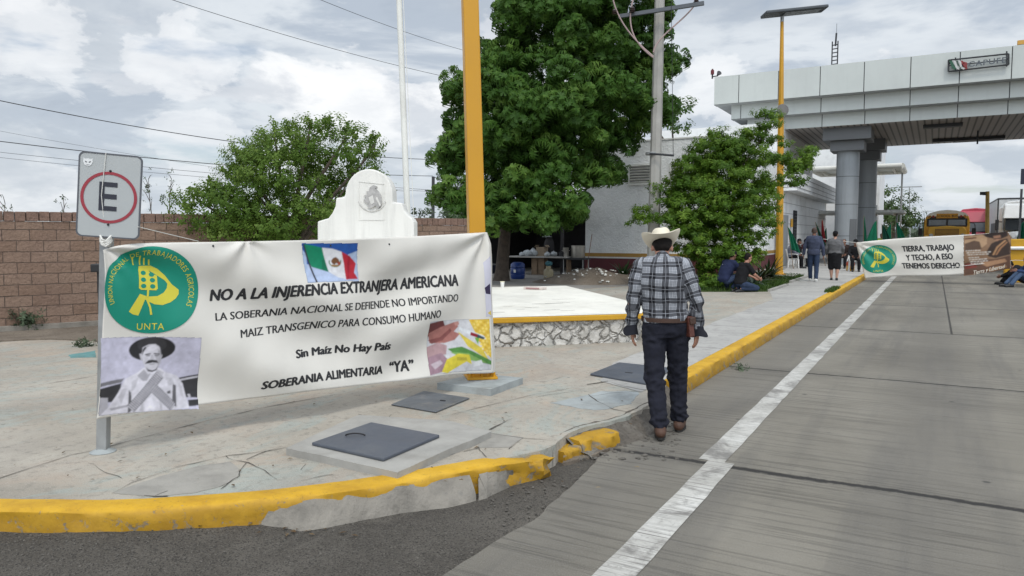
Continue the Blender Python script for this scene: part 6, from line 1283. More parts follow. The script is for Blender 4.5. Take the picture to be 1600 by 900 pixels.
# maize print
A = Print(); Fp = picture([(669, 503.5), (763, 497), (767, 576), (672, 590)], (765, 490, 1085, 800))
def Q(pts, c, l): A.poly([Fp(*p) for p in pts], c, l)
Q([(765, 490), (1085, 490), (1085, 800), (765, 800)], ink((.55, .55, .57)), 1); Q([(765, 500), (840, 490), (860, 540), (790, 560), (765, 580)], ink((.13, .035, .035)), 1.5)
Q([(980, 490), (1085, 490), (1085, 730), (1050, 690), (1010, 580)], ink((.66, .45, .06)), 2)
for i in range(5):
    for j in range(11):
        x, y = 1000 + i * 19 + j * 4.5, 500 + j * 20 + i * 3
        if x < 1080: A.poly([Fp(x + 7.5 * math.cos(t), y + 8 * math.sin(t)) for t in [k * .785 for k in range(8)]], ink((.76, .58, .14)) if (i + j) % 3 else ink((.58, .36, .04)), 2.5)
skn, skd = ink((.36, .15, .13)), ink((.22, .075, .07))
Q([(765, 560), (830, 530), (900, 505), (925, 530), (900, 560), (930, 575), (900, 610), (850, 625), (780, 620)], skn, 2); Q([(770, 600), (830, 590), (880, 540), (890, 555), (840, 610), (790, 625)], skd, 2.5); Q([(900, 505), (925, 500), (930, 520), (910, 528)], ink((.46, .24, .21)), 2.6)
Q([(765, 640), (820, 620), (860, 640), (850, 690), (800, 700), (765, 710)], ink((.40, .26, .27)), 2); Q([(765, 700), (830, 680), (855, 720), (820, 790), (765, 800)], ink((.30, .19, .23)), 2.4); Q([(775, 740), (820, 720), (830, 740), (790, 770)], ink((.48, .40, .44)), 2.8)
Q([(930, 535), (1050, 590), (1060, 612), (1040, 610), (925, 552)], ink((.62, .64, .66)), 3); Q([(985, 566), (1018, 580), (1014, 600), (980, 585)], ink((.22, .01, .02)), 3.4); Q([(1018, 580), (1055, 603), (1046, 612), (1014, 600)], ink((.03, .06, .08)), 3.4)
Q([(920, 560), (950, 590), (1030, 660), (1070, 740), (1020, 700), (960, 650)], ink((.60, .48, .07)), 2.6); Q([(1000, 600), (1025, 600), (1015, 640)], ink((.15, .35, .05)), 2.7); Q([(860, 660), (930, 650), (1000, 690), (1085, 745), (1085, 770), (1000, 740), (900, 700)], ink((.08, .22, .05)), 2.8); Q([(870, 680), (960, 690), (1060, 755), (950, 730)], ink((.20, .36, .10)), 3)
Q([(820, 790), (850, 720), (910, 690), (965, 700), (980, 760), (950, 740), (900, 770), (850, 800)], ink((.62, .52, .05)), 3.2); Q([(900, 710), (950, 715), (955, 735), (900, 730)], ink((.42, .35, .04)), 3.5); Q([(985, 745), (1030, 735), (1040, 765), (990, 775)], ink((.66, .67, .68)), 3.4)
A.drape(C1, 'maize_print', ban)
ink = ink_
A = Art(); A.poly([C1.uv(*p) for p in [(753, 410), (761, 398), (767, 492), (758, 494)]], ink((.55, .54, .62)), 1); A.poly([C1.uv(*p) for p in [(755, 449), (762, 442), (764, 459), (757, 458)]], ink((.03, .02, .06)), 1.6); A.poly([C1.uv(*p) for p in [(760, 488), (765, 484), (766, 492)]], ink((.6, .45, .1)), 1.6); A.drape(C1, 'edge_print', ban)
bm = MB()
for px, py in [(329, 379.5), (514, 379.5), (602, 378)]:
    u = C1.uv(px, py); bm.ball(C1.at(u.x, min(u.y, C1.H - .03), .003), (.008, .008, .008), 8, 5)
bm.build('eyelet', M['dark'], ban)
# wrap of cloth round the yellow post
bm = MB(); e0 = [C1.at(C1.L, C1.H * j / 12) for j in range(13)]; off = HF * .20 + RGT * .012
rg = [[p, p + RGT * .012 + HF * .05, p + off] for p in e0]; bm.rings(rg, False, False); bm.build('wrapped_end', CLOTH, ban, smooth=True)
# ================================================================== second banner across the road
Y2 = 28.6
TL, TR, BL, BR = AY(1337, 379, Y2 + .1), AY(1576, 361, Y2), AY(1352, 437, Y2 + .1), AY(1580, 421, Y2)
def wr2(u, v, L, H):
    t = H - v; r = math.hypot(u, t) + 1e-4; a = math.atan2(t, u); w = .05 * math.exp(-r / 1.1) * math.sin(a * 11) * min(1, r / .2) + .02 * math.sin((t + .12 * u) * 8) * math.sin(math.pi * u / L) + .03 * mnoise.noise(Vector((u * 1.2, v * 1.6, 6)))
    b = v / H; x = (u - .70 * L) / L; dv = (1 - b) * (.05 * math.sin(u / L * 6.5 + .6)) + b * .03 * math.sin(u / L * 5)
    return w, dv, 0
C2 = Cloth(TL, TR, BL, BR, wr2)
b2 = thing('road_banner', 'white banner with a green emblem and a brown printed end stretched low across the road', 'banner', (BL + BR) / 2)
cloth_sheet(C2, 'cloth', CLOTH, b2, .05)
for ln in [('TIERRA, TRABAJO', (1411, 394.5), (1491, 389.5), 9, BLK, .065), ('Y TECHO, A ESO', (1417, 408), (1489, 403), 9, BLK, .065), ('TENEMOS DERECHO', (1411, 420.5), (1500, 416.5), 8.5, BLK, .065)]: A = Art(); art_line(A, C2, *ln); A.drape(C2, 'text_line', b2, .06, .006, .002)
A = Art(); emblem(A, lambda x, y: C2.uv(1373 + 28.5 * x, 406.5 - 22.5 * y)); A.drape(C2, 'union_emblem', b2, .06, .006, .002)
A = Print(.016)
def Q(pts, c, l): A.poly([C2.uv(1335 + x / 6.0377, 355 + y / 6.0377) for x, y in pts], c, l)
Q([(1030, 75), (1445, 30), (1480, 90), (1475, 400), (1280, 425), (1030, 445)], (.25, .15, .09), 1)
Q([(1035, 85), (1250, 60), (1250, 150), (1200, 190), (1040, 210)], (.42, .27, .16), 1.5); Q([(1040, 150), (1130, 120), (1180, 130), (1200, 200), (1040, 215)], (.10, .06, .04), 2); Q([(1040, 100), (1150, 85), (1150, 100), (1040, 112)], (.12, .05, .03), 2.2)
Q([(1205, 60), (1290, 40), (1440, 28), (1450, 75), (1380, 105), (1310, 100), (1240, 85)], (.03, .02, .018), 2.6); Q([(1310, 75), (1375, 65), (1385, 105), (1345, 128), (1315, 110)], (.30, .16, .10), 3); Q([(1310, 100), (1380, 92), (1382, 102), (1314, 110)], (.05, .025, .02), 3.3)
Q([(1250, 220), (1290, 150), (1350, 120), (1440, 100), (1470, 160), (1470, 260), (1330, 290), (1260, 270)], (.045, .028, .022), 2.4); Q([(1300, 260), (1340, 180), (1420, 115), (1435, 120), (1355, 190), (1318, 262)], (.40, .22, .11), 3); Q([(1330, 260), (1370, 190), (1440, 130), (1446, 140), (1385, 200), (1345, 260)], (.32, .16, .08), 3)
Q([(1035, 330), (1180, 300), (1330, 300), (1470, 270), (1470, 400), (1280, 420), (1035, 440)], (.11, .055, .035), 2); Q([(1180, 330), (1420, 300), (1440, 330), (1250, 370)], (.36, .20, .11), 2.4); Q([(1040, 340), (1130, 330), (1160, 370), (1045, 385)], (.20, .04, .03), 2.6); Q([(1230, 400), (1330, 370), (1430, 365), (1440, 385), (1300, 415)], (.30, .17, .09), 2.6)
pale = (.66, .62, .56); random.seed(4)
for r in range(7):
    x = 1050 + r * 8; y = 212 + r * 19 + (8 if r > 2 else 0); e = x + random.uniform(90, 230)
    while x < e: w = random.uniform(12, 30); A.poly([C2.uv(1335 + (x + dx) / 6.0377, 355 + (y - (x - 1050) * .03 + dy) / 6.0377) for dx, dy in ((0, 0), (w, -.4), (w, 7.6), (0, 8))], pale, 3.2); x += w + 6
A.drape(C2, 'brown_print', b2, base=.006)
A = Art(); art_line(A, C2, 'Tierra y Libertad', (1520, 427.5), (1569, 420), 6.5, ink((.72, .66, .56)), .02, .25, 3.6); A.drape(C2, 'text_line', b2, .06, .007, .002)
bm = MB(); bm.tube([TL, TL + Vector((-1.1, .3, .12))], .008, 5); bm.tube([C2.at(C2.L * .62, C2.H * .2, .03), BR + Vector((.1, 0, .3)), BR + Vector((1.3, -.2, .25))], .008, 5); tag(bm.build('banner_rope', rope), 'thin white rope stretching the road banner to both sides', 'rope')
# ================================================================== vehicles queuing beyond the banner
def wheel(x, y, z, r, w, parent, name='wheel'):
    bm = MB(); bm.rings([[Vector((x + dx, y + rr * math.cos(2 * math.pi * k / 20), z + rr * math.sin(2 * math.pi * k / 20))) for k in range(20)] for dx, rr in ((-w / 2, r * .9), (-w / 2 + .03, r), (w / 2 - .03, r), (w / 2, r * .9))]); o = bm.build(name, M['black'], parent); bm = MB(); bm.cyl((x - w / 2 - .01, y, z), (x + w / 2 + .01, y, z), r * .5, n=14); bm.build('rim', M['galv'], o)
busY = pm('school_bus_yellow', (.80, .43, .03), .45, .1, 2, .05); busB = M['black']
B0 = plan((1477 - 800) / FPX * 46, 46, 0); bus = thing('school_bus', 'yellow school bus waiting behind the road banner', 'bus', B0)
def bp(x, y, z): return B0 + Vector((x, y, z))
sec = [(-1.22, .75), (-1.22, 2.5), (-1.15, 2.78), (-.95, 2.98), (-.5, 3.12), (0, 3.16), (.5, 3.12), (.95, 2.98), (1.15, 2.78), (1.22, 2.5), (1.22, .75)]
bm = MB(); bm.rings([[bp(x, y, z) for x, z in sec] for y in (0, 9.5)]); bm.build('body', busY, bus, bevel=.04)
bm = MB(); sc2 = [(-1.12, 2.82), (-.95, 3.0), (-.5, 3.14), (0, 3.19), (.5, 3.14), (.95, 3.0), (1.12, 2.82)]
bm.rings([[bp(x * 1.0, y, z + .012) for x, z in sc2 + [(1.0, 2.8), (-1.0, 2.8)]] for y in (-.08, 9.52)]); bm.build('white_roof', pm('bus_roof_white', (.78, .76, .70), .5), bus)
bm = MB(); bm.box(bp(0, -.03, 2.82), (1.9, .06, .36), bev=.02); hd = bm.build('header_panel', busB, bus); bm = MB(); bm.box(bp(0, -.075, 2.83), (1.15, .03, .28), bev=.01); sg_ = bm.build('destination_board', pm('amber_board', (.66, .33, .02), .5), hd)
v, f, w = text_mesh('SCHOOL BUS', .012, 0, 1.05); bm = MB(); vv = [bm.bm.verts.new(bp(-.55 + 1.1 * p[0] / w, -.096, 2.755 + .15 * p[1])) for p in v]
for q in f: bm.face([vv[i] for i in q])
bm.build('letters', BLK, sg_)
for s in (-1, 1):
    for k in (0, 1): bm = MB(); bm.lathe([(.02, -.02), (.09, -.02), (.09, .02), (.02, .03)], (0, 0, 0), 12); 
    for k, c in ((.76, (.30, .03, .02)), (.95, (.45, .20, .02))): bm = MB(); bm.ball(bp(s * k * .98, -.07, 2.80), (.08, .03, .08), 10, 6); bm.build('warning_lamp', ink(c), hd)
bm = MB(); bm.box(bp(0, -.02, 2.42), (2.16, .05, .5), bev=.03); wsf = bm.build('windscreen_frame', busB, bus)
for s in (-1, 1): bm = MB(); bm.box(bp(s * .52, -.055, 2.42), (.96, .03, .38), bev=.02); bm.build('windscreen', pm('bus_glass', (.05, .07, .09), .1, .2, 1, 0, spec=.7), wsf)
bm = MB(); bm.rings([[bp(x, y, z) for x, z in ((-1.0, .9), (-1.0, 1.95), (-.85, 2.13), (0, 2.2), (.85, 2.13), (1.0, 1.95), (1.0, .9))] for y in (-1.5, -.01)]); hood = bm.build('hood', busY, bus, bevel=.05)
bm = MB(); bm.box(bp(0, -1.53, 1.72), (1.25, .06, .6), bev=.02); gl = bm.build('grille', pm('dark_amber_grille', (.20, .10, .02), .6), hood); bm = MB()
for k in range(7): bm.box(bp(0, -1.57, 1.48 + k * .078), (1.2, .03, .025))
bm.build('grille_bars', busY, gl)
for s in (-1, 1):
    bm = MB(); bm.box(bp(s * .98, -1.15, 1.2), (.42, .8, .9), bev=.08); bm.build('fender', busY, bus); bm = MB(); bm.ball(bp(s * .82, -1.53, 1.62), (.12, .05, .12), 12, 6); bm.build('headlight', pm('lamp_glass', (.5, .5, .46), .2), bus)
    bm = MB(); bm.tube(bez(bp(s * 1.2, -.1, 2.4), bp(s * 1.5, -.5, 2.4), bp(s * 1.5, -.6, 2.3), bp(s * 1.45, -.5, 1.7), 8), .025, 5); bm.box(bp(s * 1.42, -.5, 1.85), (.22, .06, .45), bev=.02); bm.build('mirror', busB, bus)
    wheel(B0.x + s * 1.0, B0.y - 1.0, .5, .5, .28, bus); wheel(B0.x + s * 1.0, B0.y + 7, .5, .5, .3, bus)
bm = MB(); bm.box(bp(0, -1.75, .62), (2.3, .14, .26), bev=.03); bm.build('bumper', busB, bus)
bm = MB(); bm.box(bp(-1.235, .55, 1.75), (.05, .8, 2.0)); bm.build('door', busB, bus)
bm = MB()
for k in range(9): bm.box(bp(1.23, 1.3 + k * .9, 2.2), (.03, .7, .55)); bm.box(bp(-1.23, 1.7 + k * .85, 2.2), (.03, .66, .55))
bm.build('side_windows', M['glass'], bus)
def truck(name, label, base, col, glassc, with_trailer, tl, roof=3.9, wd=2.45):
    t = thing(name, label, 'truck', base, 0, 'trucks queuing behind the bus'); P = lambda x, y, z: Vector(base) + Vector((x, y, z)); body = pm(name + '_paint_%d' % int(col[0] * 100), col, .35, .08, 1, .03)
    bm = MB(); bm.rings([[P(x, y, z) for x, z in ((-wd / 2, .9), (-wd / 2, roof - .5), (-wd / 2 + .25, roof - .1), (0, roof), (wd / 2 - .25, roof - .1), (wd / 2, roof - .5), (wd / 2, .9))] for y in (.9, 3.2)]); cab = bm.build('cab', body, t, bevel=.08)
    bm = MB(); bm.prism([P(-wd / 2 + .05, .95, 2.75), P(wd / 2 - .05, .95, 2.75), P(wd / 2 - .15, .95, roof - .15), P(0, .95, roof - .02), P(-wd / 2 + .15, .95, roof - .15)], (0, -.0, 0)) if False else bm.rings([[P(-wd / 2 + .06, .35, 2.72), P(wd / 2 - .06, .35, 2.72), P(wd / 2 - .06, .92, 2.72), P(-wd / 2 + .06, .92, 2.72)], [P(-wd / 2 + .2, .75, roof - .35), P(wd / 2 - .2, .75, roof - .35), P(wd / 2 - .1, .92, roof - .2), P(-wd / 2 + .1, .92, roof - .2)]]); bm.build('roof_fairing', body, t, bevel=.04)
    bm = MB(); bm.rings([[P(-1.05, .30, 1.95), P(1.05, .30, 1.95), P(1.12, .92, 1.95), P(-1.12, .92, 1.95)], [P(-1.05, .45, 2.68), P(1.05, .45, 2.68), P(1.12, .92, 2.7), P(-1.12, .92, 2.7)]]); bm.build('windscreen', pm('truck_glass', glassc, .15, .2, 1, 0, spec=.7), t)
    bm = MB(); bm.rings([[P(x, y, z) for x, z in ((-w_, .8), (-w_, h), (-w_ + .2, h + .15), (0, h + .22), (w_ - .2, h + .15), (w_, h), (w_, .8))] for y, w_, h in ((-1.2, .72, 1.45), (-.9, .82, 1.62), (.9, 1.05, 1.75))]); hood = bm.build('hood', body, t, bevel=.05)
    bm = MB(); bm.box(P(0, -1.24, 1.15), (.9, .06, .75), bev=.03); bm.build('grille', M['dark'], hood)
    for s in (-1, 1):
        bm = MB(); bm.box(P(s * .98, -.55, 1.05), (.5, 1.2, .7), bev=.12); bm.build('fender', body, t); bm = MB(); bm.ball(P(s * .95, -1.18, 1.15), (.16, .05, .12), 10, 6); bm.build('headlight', pm('lamp_glass', (.5, .5, .46), .2), t)
        bm = MB(); bm.box(P(s * 1.48, .6, 2.3), (.2, .1, .7), bev=.03); bm.tube([P(s * 1.2, .8, 2.5), P(s * 1.48, .6, 2.5)], .03, 5); bm.build('mirror', M['dark'], t); wheel(base[0] + s * 1.0, base[1] - .55, .52, .52, .3, t); wheel(base[0] + s * .95, base[1] + 4.5, .52, .52, .5, t); wheel(base[0] + s * .95, base[1] + 5.8, .52, .52, .5, t)
    bm = MB(); bm.box(P(0, -1.4, .62), (2.3, .16, .34), bev=.05); bm.build('bumper', M['galv'], t); bm = MB(); bm.box(P(0, 3.5, .85), (.9, 6, .3)); bm.build('chassis', M['dark'], t)
    if with_trailer:
        y0 = 3.9; bm = MB(); bm.box(P(0, y0 + tl / 2, 2.66), (2.56, tl, 2.95), bev=.03); tr = bm.build('trailer', pm('trailer_white', (.50, .52, .54), .5, .1, 1, .03), t); bm = MB(); bm.box(P(0, y0 - .02, 2.66), (2.5, .05, 2.85)); bm.build('trailer_front', pm('trailer_front_pale', (.62, .64, .65), .5), tr); bm = MB(); bm.box(P(-1.285, y0 + 3.4, 1.9), (.03, 5.2, 1.2)); bm.build('trailer_side_box', pm('dark_side_box', (.06, .07, .085), .6), tr)
        bm = MB()
        for s in (-1, 1): bm.box(P(s * 1.26, y0 + tl / 2, 4.12), (.06, tl, .1)); bm.box(P(s * 1.26, y0 - .03, 2.66), (.08, .06, 2.9))
        bm.box(P(0, y0 - .03, 4.12), (2.45, .06, .1)); bm.build('trailer_rails', M['dark'], tr)
        for k in (0, 1.3):
            for s in (-1, 1): wheel(base[0] + s * 1.0, base[1] + y0 + tl - 3 + k, .52, .52, .5, t)
truck('semi_truck', 'red semi truck between the school bus and the white truck', (2.9, 71.5, 0), (.36, .035, .06), (.03, .035, .04), False, 0)
truck('semi_truck', 'big white semi truck with a pale box trailer behind the ochre floodlight pole', (4.95, 56.6, 0), (.70, .71, .71), (.03, .04, .05), True, 12.5)
# ================================================================== people
V3 = Vector
def capsule(bm, a, b, r0, r1, n=14):
    a, b = V3(a), V3(b); d = (b - a); L = d.length; d = d.normalized() if L > 1e-6 else V3((0, 0, 1)); path, rr = [], []
    for k in range(4): t = math.radians(8 + 82 * k / 3); path.append(a - d * r0 * math.cos(t)); rr.append(r0 * math.sin(t))
    for k in range(4): t = math.radians(90 - 82 * k / 3); path.append(b + d * r1 * math.cos(t)); rr.append(r1 * math.sin(t))
    bm.tube(path, rr, n)
def torso(bm, J, sizes, grow=0.0, lo=0.0, hi=1.0):
    """elliptical rings up the spine"""
    sp_ = J['spine']; right = (V3(J['shR']) - V3(J['shL'])).normalized(); rr = (V3(J['hipR']) - V3(J['hipL'])).normalized(); n = len(sizes); rings = []
    def pt(t): f = t * (len(sp_) - 1); i = min(int(f), len(sp_) - 2); return V3(sp_[i]).lerp(V3(sp_[i + 1]), f - i)
    ip = lambda t, k: float(np.interp(t, [q[0] for q in sizes], [q[k] for q in sizes]))
    for t in sorted({lo, hi} | {q[0] for q in sizes if lo < q[0] < hi}):
        rx, ry = ip(t, 1), ip(t, 2)
        p = pt(t); d = (pt(min(1, t + .05)) - pt(max(0, t - .05))).normalized(); r = rr.lerp(right, min(1, t * 1.4)); r = (r - d * r.dot(d)).normalized(); f = d.cross(r)
        rings.append([p + r * (rx + grow) * (abs(math.cos(a)) ** .8) * math.copysign(1, math.cos(a)) + f * (ry + grow) * (abs(math.sin(a)) ** .85) * math.copysign(1, math.sin(a)) for a in [2 * math.pi * k / 24 for k in range(24)]])
    bm.rings(rings)
SIZES = [(0, .11, .085), (.08, .155, .11), (.2, .168, .115), (.38, .15, .10), (.55, .162, .112), (.72, .178, .12), (.86, .165, .105), (.94, .115, .08), (1.0, .062, .06)]
def blob(bm, name, mat, parent, voxel=.012, it=4, post=None, extra=None):
    bmesh.ops.recalc_face_normals(bm.bm, faces=bm.bm.faces[:]); me = bpy.data.meshes.new('t'); bm.bm.to_mesh(me); bm.bm.free(); o = bpy.data.objects.new('t', me); COL.objects.link(o)
    r = o.modifiers.new('r', 'REMESH'); r.mode = 'VOXEL'; r.voxel_size = voxel; r.use_smooth_shade = True; s = o.modifiers.new('s', 'SMOOTH'); s.iterations = it; s.factor = .5
    dg = bpy.context.evaluated_depsgraph_get(); m2 = bpy.data.meshes.new_from_object(o.evaluated_get(dg)); bpy.data.objects.remove(o); bpy.data.meshes.remove(me); m2.name = name; m2.materials.clear(); m2.materials.append(mat)
    if post: post(m2)
    if extra:
        b = bmesh.new(); b.from_mesh(m2); extra.bm.to_mesh(tm := bpy.data.meshes.new('x')); b.from_mesh(tm); b.to_mesh(m2); b.free(); extra.bm.free(); bpy.data.meshes.remove(tm)
    m2.polygons.foreach_set('use_smooth', [True] * len(m2.polygons)); ob = bpy.data.objects.new(name, m2); COL.objects.link(ob); ob.parent = parent; return ob
def wrinkle(amp, fn=None, sc=9):
    def post(me):
        me.update(); co = np.empty(len(me.vertices) * 3); me.vertices.foreach_get('co', co); co = co.reshape(-1, 3); nr = np.empty(len(co) * 3); me.vertex_normals.foreach_get('vector', nr); nr = nr.reshape(-1, 3)
        for i in range(len(co)):
            p = V3(co[i]); k = amp * (fn(p) if fn else 1); co[i] += nr[i] * k * (mnoise.noise(V3((p.x * sc, p.y * sc, p.z * sc * 1.5))) + .6 * mnoise.noise(V3((p.x * sc * 2.2 + 5, p.y * sc * 2.2, p.z * sc * 2.6))))
        me.vertices.foreach_set('co', co.ravel()); me.update()
    return post
def hand(bm, w, d, palm, side, s=1.0, curl=.5):
    """palm + four curled fingers of different length + thumb leaving the side of the palm"""
    w = V3(w); d = V3(d).normalized(); palm = V3(palm); palm = (palm - d * palm.dot(d)).normalized(); across = d.cross(palm) * side; c = w + d * .045 * s
    capsule(bm, w - d * .02, w + d * .02, .026 * s, .027 * s, 10)
    for k in range(4): o = (k - 1.5) * .0185 * s; capsule(bm, w + across * o * .6 + d * .012 * s, w + across * o + d * .083 * s, .0135 * s, .0115 * s, 8)
    for k, L in enumerate((.068, .078, .073, .056)):
        o = (k - 1.5) * .0195 * s; p = w + across * o + d * .085 * s; dd = d.copy(); seg = (L * .45, L * .32, L * .25)
        for j, l in enumerate(seg):
            dd = (dd + palm * (curl * (.35 + .25 * j))).normalized(); q = p + dd * l * s; capsule(bm, p, q, (.0098 - .0009 * j) * s, (.0090 - .0011 * j) * s, 8); p = q
    t0 = w + across * -.026 * s + d * .02 * s; t1 = t0 + (d * .55 - across * .65 + palm * .35).normalized() * .042 * s; t2 = t1 + (d * .9 - across * .15 + palm * .35).normalized() * .034 * s; t3 = t2 + (d + palm * .3).normalized() * .022 * s
    capsule(bm, t0, t1, .0145 * s, .0115 * s, 8); capsule(bm, t1, t2, .0112 * s, .010 * s, 8); capsule(bm, t2, t3, .0098 * s, .0078 * s, 8)
SKIN = {'tan': pm('tanned_skin', (.37, .185, .125), .55, .12, 14, .12, 160, .001), 'brown': pm('brown_skin', (.22, .105, .068), .55, .12, 14, .12, 160, .001), 'light': pm('light_skin', (.42, .24, .175), .55, .1, 14, .1, 160, .001)}
def stand(**k):
    J = dict(spine=[(0, -.01, .84), (0, 0, .98), (0, .0, 1.12), (0, -.02, 1.30), (0, -.01, 1.45)], head=(0, .03, 1.605), shL=(-.175, -.02, 1.395), shR=(.175, -.02, 1.395), elL=(-.235, -.03, 1.12), elR=(.235, -.03, 1.12), wrL=(-.235, .05, .88), wrR=(.235, .05, .88),
             hipL=(-.095, 0, .90), hipR=(.095, 0, .90), knL=(-.105, .03, .49), knR=(.105, .03, .49), anL=(-.105, -.02, .09), anR=(.105, -.02, .09), ftL=(-.02, 1, 0), ftR=(.02, 1, 0), nod=0, turn=0); J.update(k); return J
def person(label, base, head_az, J, skin, wear, group=None, s=1.0, bulk=1.0, vox=.014, cat='person', rigid=False):
    """wear: dict of garments; every garment is a child of the body's Empty, the body stays one mesh"""
    t = thing('person', label, cat, base, YAW - math.radians(head_az), group); t.scale = (s, s, s)
    Sz = [(a, b * bulk, c * bulk) for a, b, c in SIZES]; H = Matrix.Rotation(-J['turn'], 3, 'Z') @ Matrix.Rotation(-J['nod'], 3, 'X'); hc = V3(J['head'])
    def hp(x, y, z): return hc + H @ V3((x, y, z))
    nb = V3(J['spine'][-1]); lo = wear.get('legs', 'trousers')
    bm = MB(); torso(bm, J, Sz); capsule(bm, nb - V3((0, 0, .04)), hp(0, -.02, -.06), .062, .056)
    bm.ball(hp(0, -.012, .022), (.076, .095, .104), 18, 14, H); bm.ball(hp(0, .038, -.062), (.052, .052, .055), 14, 10, H); capsule(bm, hp(0, .07, .0), hp(0, .104, -.032), .011, .016, 8); capsule(bm, hp(-.022, .083, -.062), hp(.022, .083, -.062), .010, .010, 8); capsule(bm, hp(-.045, .076, .022), hp(.045, .076, .022), .013, .013, 8); capsule(bm, hp(0, .062, -.098), hp(0, .07, -.1), .022, .02, 8)
    for q in (-1, 1): bm.ball(hp(q * .08, -.008, -.012), (.010, .021, .032), 8, 6, H @ Matrix.Rotation(-.3 * q, 3, 'Z'))
    for q in 'LR':
        sh, el, wr_ = (V3(J[k + q]) for k in ('sh', 'el', 'wr')); capsule(bm, sh, el, .052 * bulk, .042); capsule(bm, el, wr_, .042, .028)
        hi, kn, an = (V3(J[k + q]) for k in ('hip', 'kn', 'an')); capsule(bm, hi, kn, .088 * bulk, .058 * bulk); capsule(bm, kn, kn.lerp(an, .35), .056 * bulk, .056 * bulk); capsule(bm, kn.lerp(an, .3), an, .056 * bulk, .036)
        f = V3(J['ft' + q]).normalized(); capsule(bm, an + V3((0, 0, -.045)) - f * .03, an + f * .15 + V3((0, 0, -.055)), .036, .026)
    fx = MB()
    for q, sd in (('L', -1), ('R', 1)):
        el, wr_ = V3(J['el' + q]), V3(J['wr' + q]); d = V3(J.get('hd' + q, (wr_ - el))).normalized(); hand(fx, wr_, d, J.get('palm' + q, (-sd, .3, 0)), -sd * 1.0, 1.0, J.get('curl', .5))
    bmesh.ops.recalc_face_normals(fx.bm, faces=fx.bm.faces[:])
    blob(bm, 'body', SKIN[skin], t, vox * .8, 3, None, fx)
    for q in (-1, 1): e = MB(); e.ball(hp(q * .031, .077, .004), (.013, .010, .008), 8, 6, H); e.build('eye', ink((.05, .04, .035)), t, local=True)
    # torso garment
    g = wear['top']; bm = MB(); lo_t = g.get('lo', .10); torso(bm, J, Sz, g.get('g', .016), lo_t, .985); sl = g.get('sleeve', 1.0)
    for q in 'LR':
        sh, el, wr_ = (V3(J[k + q]) for k in ('sh', 'el', 'wr')); capsule(bm, V3(J['spine'][-2]).lerp(sh, .45) + V3((0, 0, .06)), sh, .075 * bulk, .068 * bulk)
        if sl <= .5: capsule(bm, sh, sh.lerp(el, .75), .068 * bulk, .062)
        else: capsule(bm, sh, el, .067 * bulk, .061); capsule(bm, el, el.lerp(wr_, .96), .061, g.get('cuff', .042))
    if g.get('collar'): capsule(bm, nb - V3((0, .0, .06)), nb + V3((0, -.008, -.012)), .085, .066)
    post = g.get('post') or wrinkle(.007 * g.get('wr', 1)); tp_ = blob(bm, g['name'], g['mat'], t, vox, 3, post)
    if 'patch' in g: p = V3(J['spine'][-2]) ; b = MB(); b.box(p + V3((-.03, -.15 * bulk, .02)), (.10, .006, .035)); b.build('back_patch', ink((.55, .56, .58)), tp_, local=True)
    # legs
    g = wear['bottom']; bm = MB(); torso(bm, J, Sz, g.get('g', .014), 0, g.get('top', .24))
    for q in 'LR':
        hi, kn, an = (V3(J[k + q]) for k in ('hip', 'kn', 'an')); e = g.get('len', 1.0)
        if e >= 1: kr = g.get('knee', .076) * bulk; capsule(bm, hi, kn, .104 * bulk, kr); capsule(bm, kn, an + (kn - an).normalized() * g.get('drop', .03), kr, g.get('hem', .062))
        else: capsule(bm, hi, kn + (an - kn) * .08, .115 * bulk, .092 * bulk)
    if g.get('skirt'): capsule(bm, V3(J['hipL']).lerp(V3(J['hipR']), .5), V3(J['knL']).lerp(V3(J['knR']), .5) + V3((0, 0, .08)), .16 * bulk, .13 * bulk)
    blob(bm, g['name'], g['mat'], t, vox, 3, g.get('post') or wrinkle(.006))
    # shoes
    g = wear['shoes']
    for q in 'LR':
        an = V3(J['an' + q]); f = V3(J['ft' + q]).normalized(); sd = V3((f.y, -f.x, 0)).normalized(); bm = MB(); z = an.z - .09; tilt = f.z
        capsule(bm, an - f * .045 + V3((0, 0, -.04)), an + f * .14 + V3((0, 0, -.048)), .044, .040); capsule(bm, an + f * .05 + V3((0, 0, -.045)), an + f * .165 + V3((0, 0, -.056)), .046, .034)
        if g.get('boot'): capsule(bm, an + V3((0, 0, -.03)) - f * .01, an + V3((0, 0, .02)) - f * .0, .050, .046)
        so_ = blob(bm, g['name'], g['mat'], t, .008, 2, None); bm = MB(); up = V3((0, 0, 1)); c0 = an + V3((0, 0, -.09)) 
        rg = []
        for zz in (0, .018): rg.append([c0 + f * (.055 + .135 * math.cos(a)) + sd * (.045 + .006 * math.cos(a)) * math.sin(a) + up * (zz + .0) for a in [2 * math.pi * k / 20 for k in range(20)]])
        bm.rings(rg); bm.build('sole', g.get('sole', M['black']), so_, local=True)
    # hair / headwear
    h = wear.get('hair')
    if h: bm = MB(); bm.ball(hp(0, -.024, .030), (.081, .092, .102), 18, 14, H); bm.ball(hp(0, -.055, -.02), (.068, .055, .06), 14, 10, H); blob(bm, 'hair', h, t, .008, 2, wrinkle(.004, None, 30))
    h = wear.get('cap')
    if h:
        bm = MB(); pts_ = [(.088, -.0), (.088, .03), (.080, .065), (.055, .095), (.02, .108), (.004, .110)]; bm.rings([[hp(r * math.cos(a), -.012 + r * 1.15 * math.sin(a), .035 + z) for a in [2 * math.pi * k / 20 for k in range(20)]] for r, z in pts_]); cp = bm.build('cap', h, t, smooth=True, local=True)
        fwd_ = -1 if wear.get('cap_back') else 1; bm = MB(); rg = []
        for zz in (0, .006): rg.append([hp(.075 * math.cos(a), fwd_ * (.07 + .085 * math.sin(a)), .036 + zz - .02 * math.sin(a)) for a in [math.pi * k / 12 for k in range(13)]])
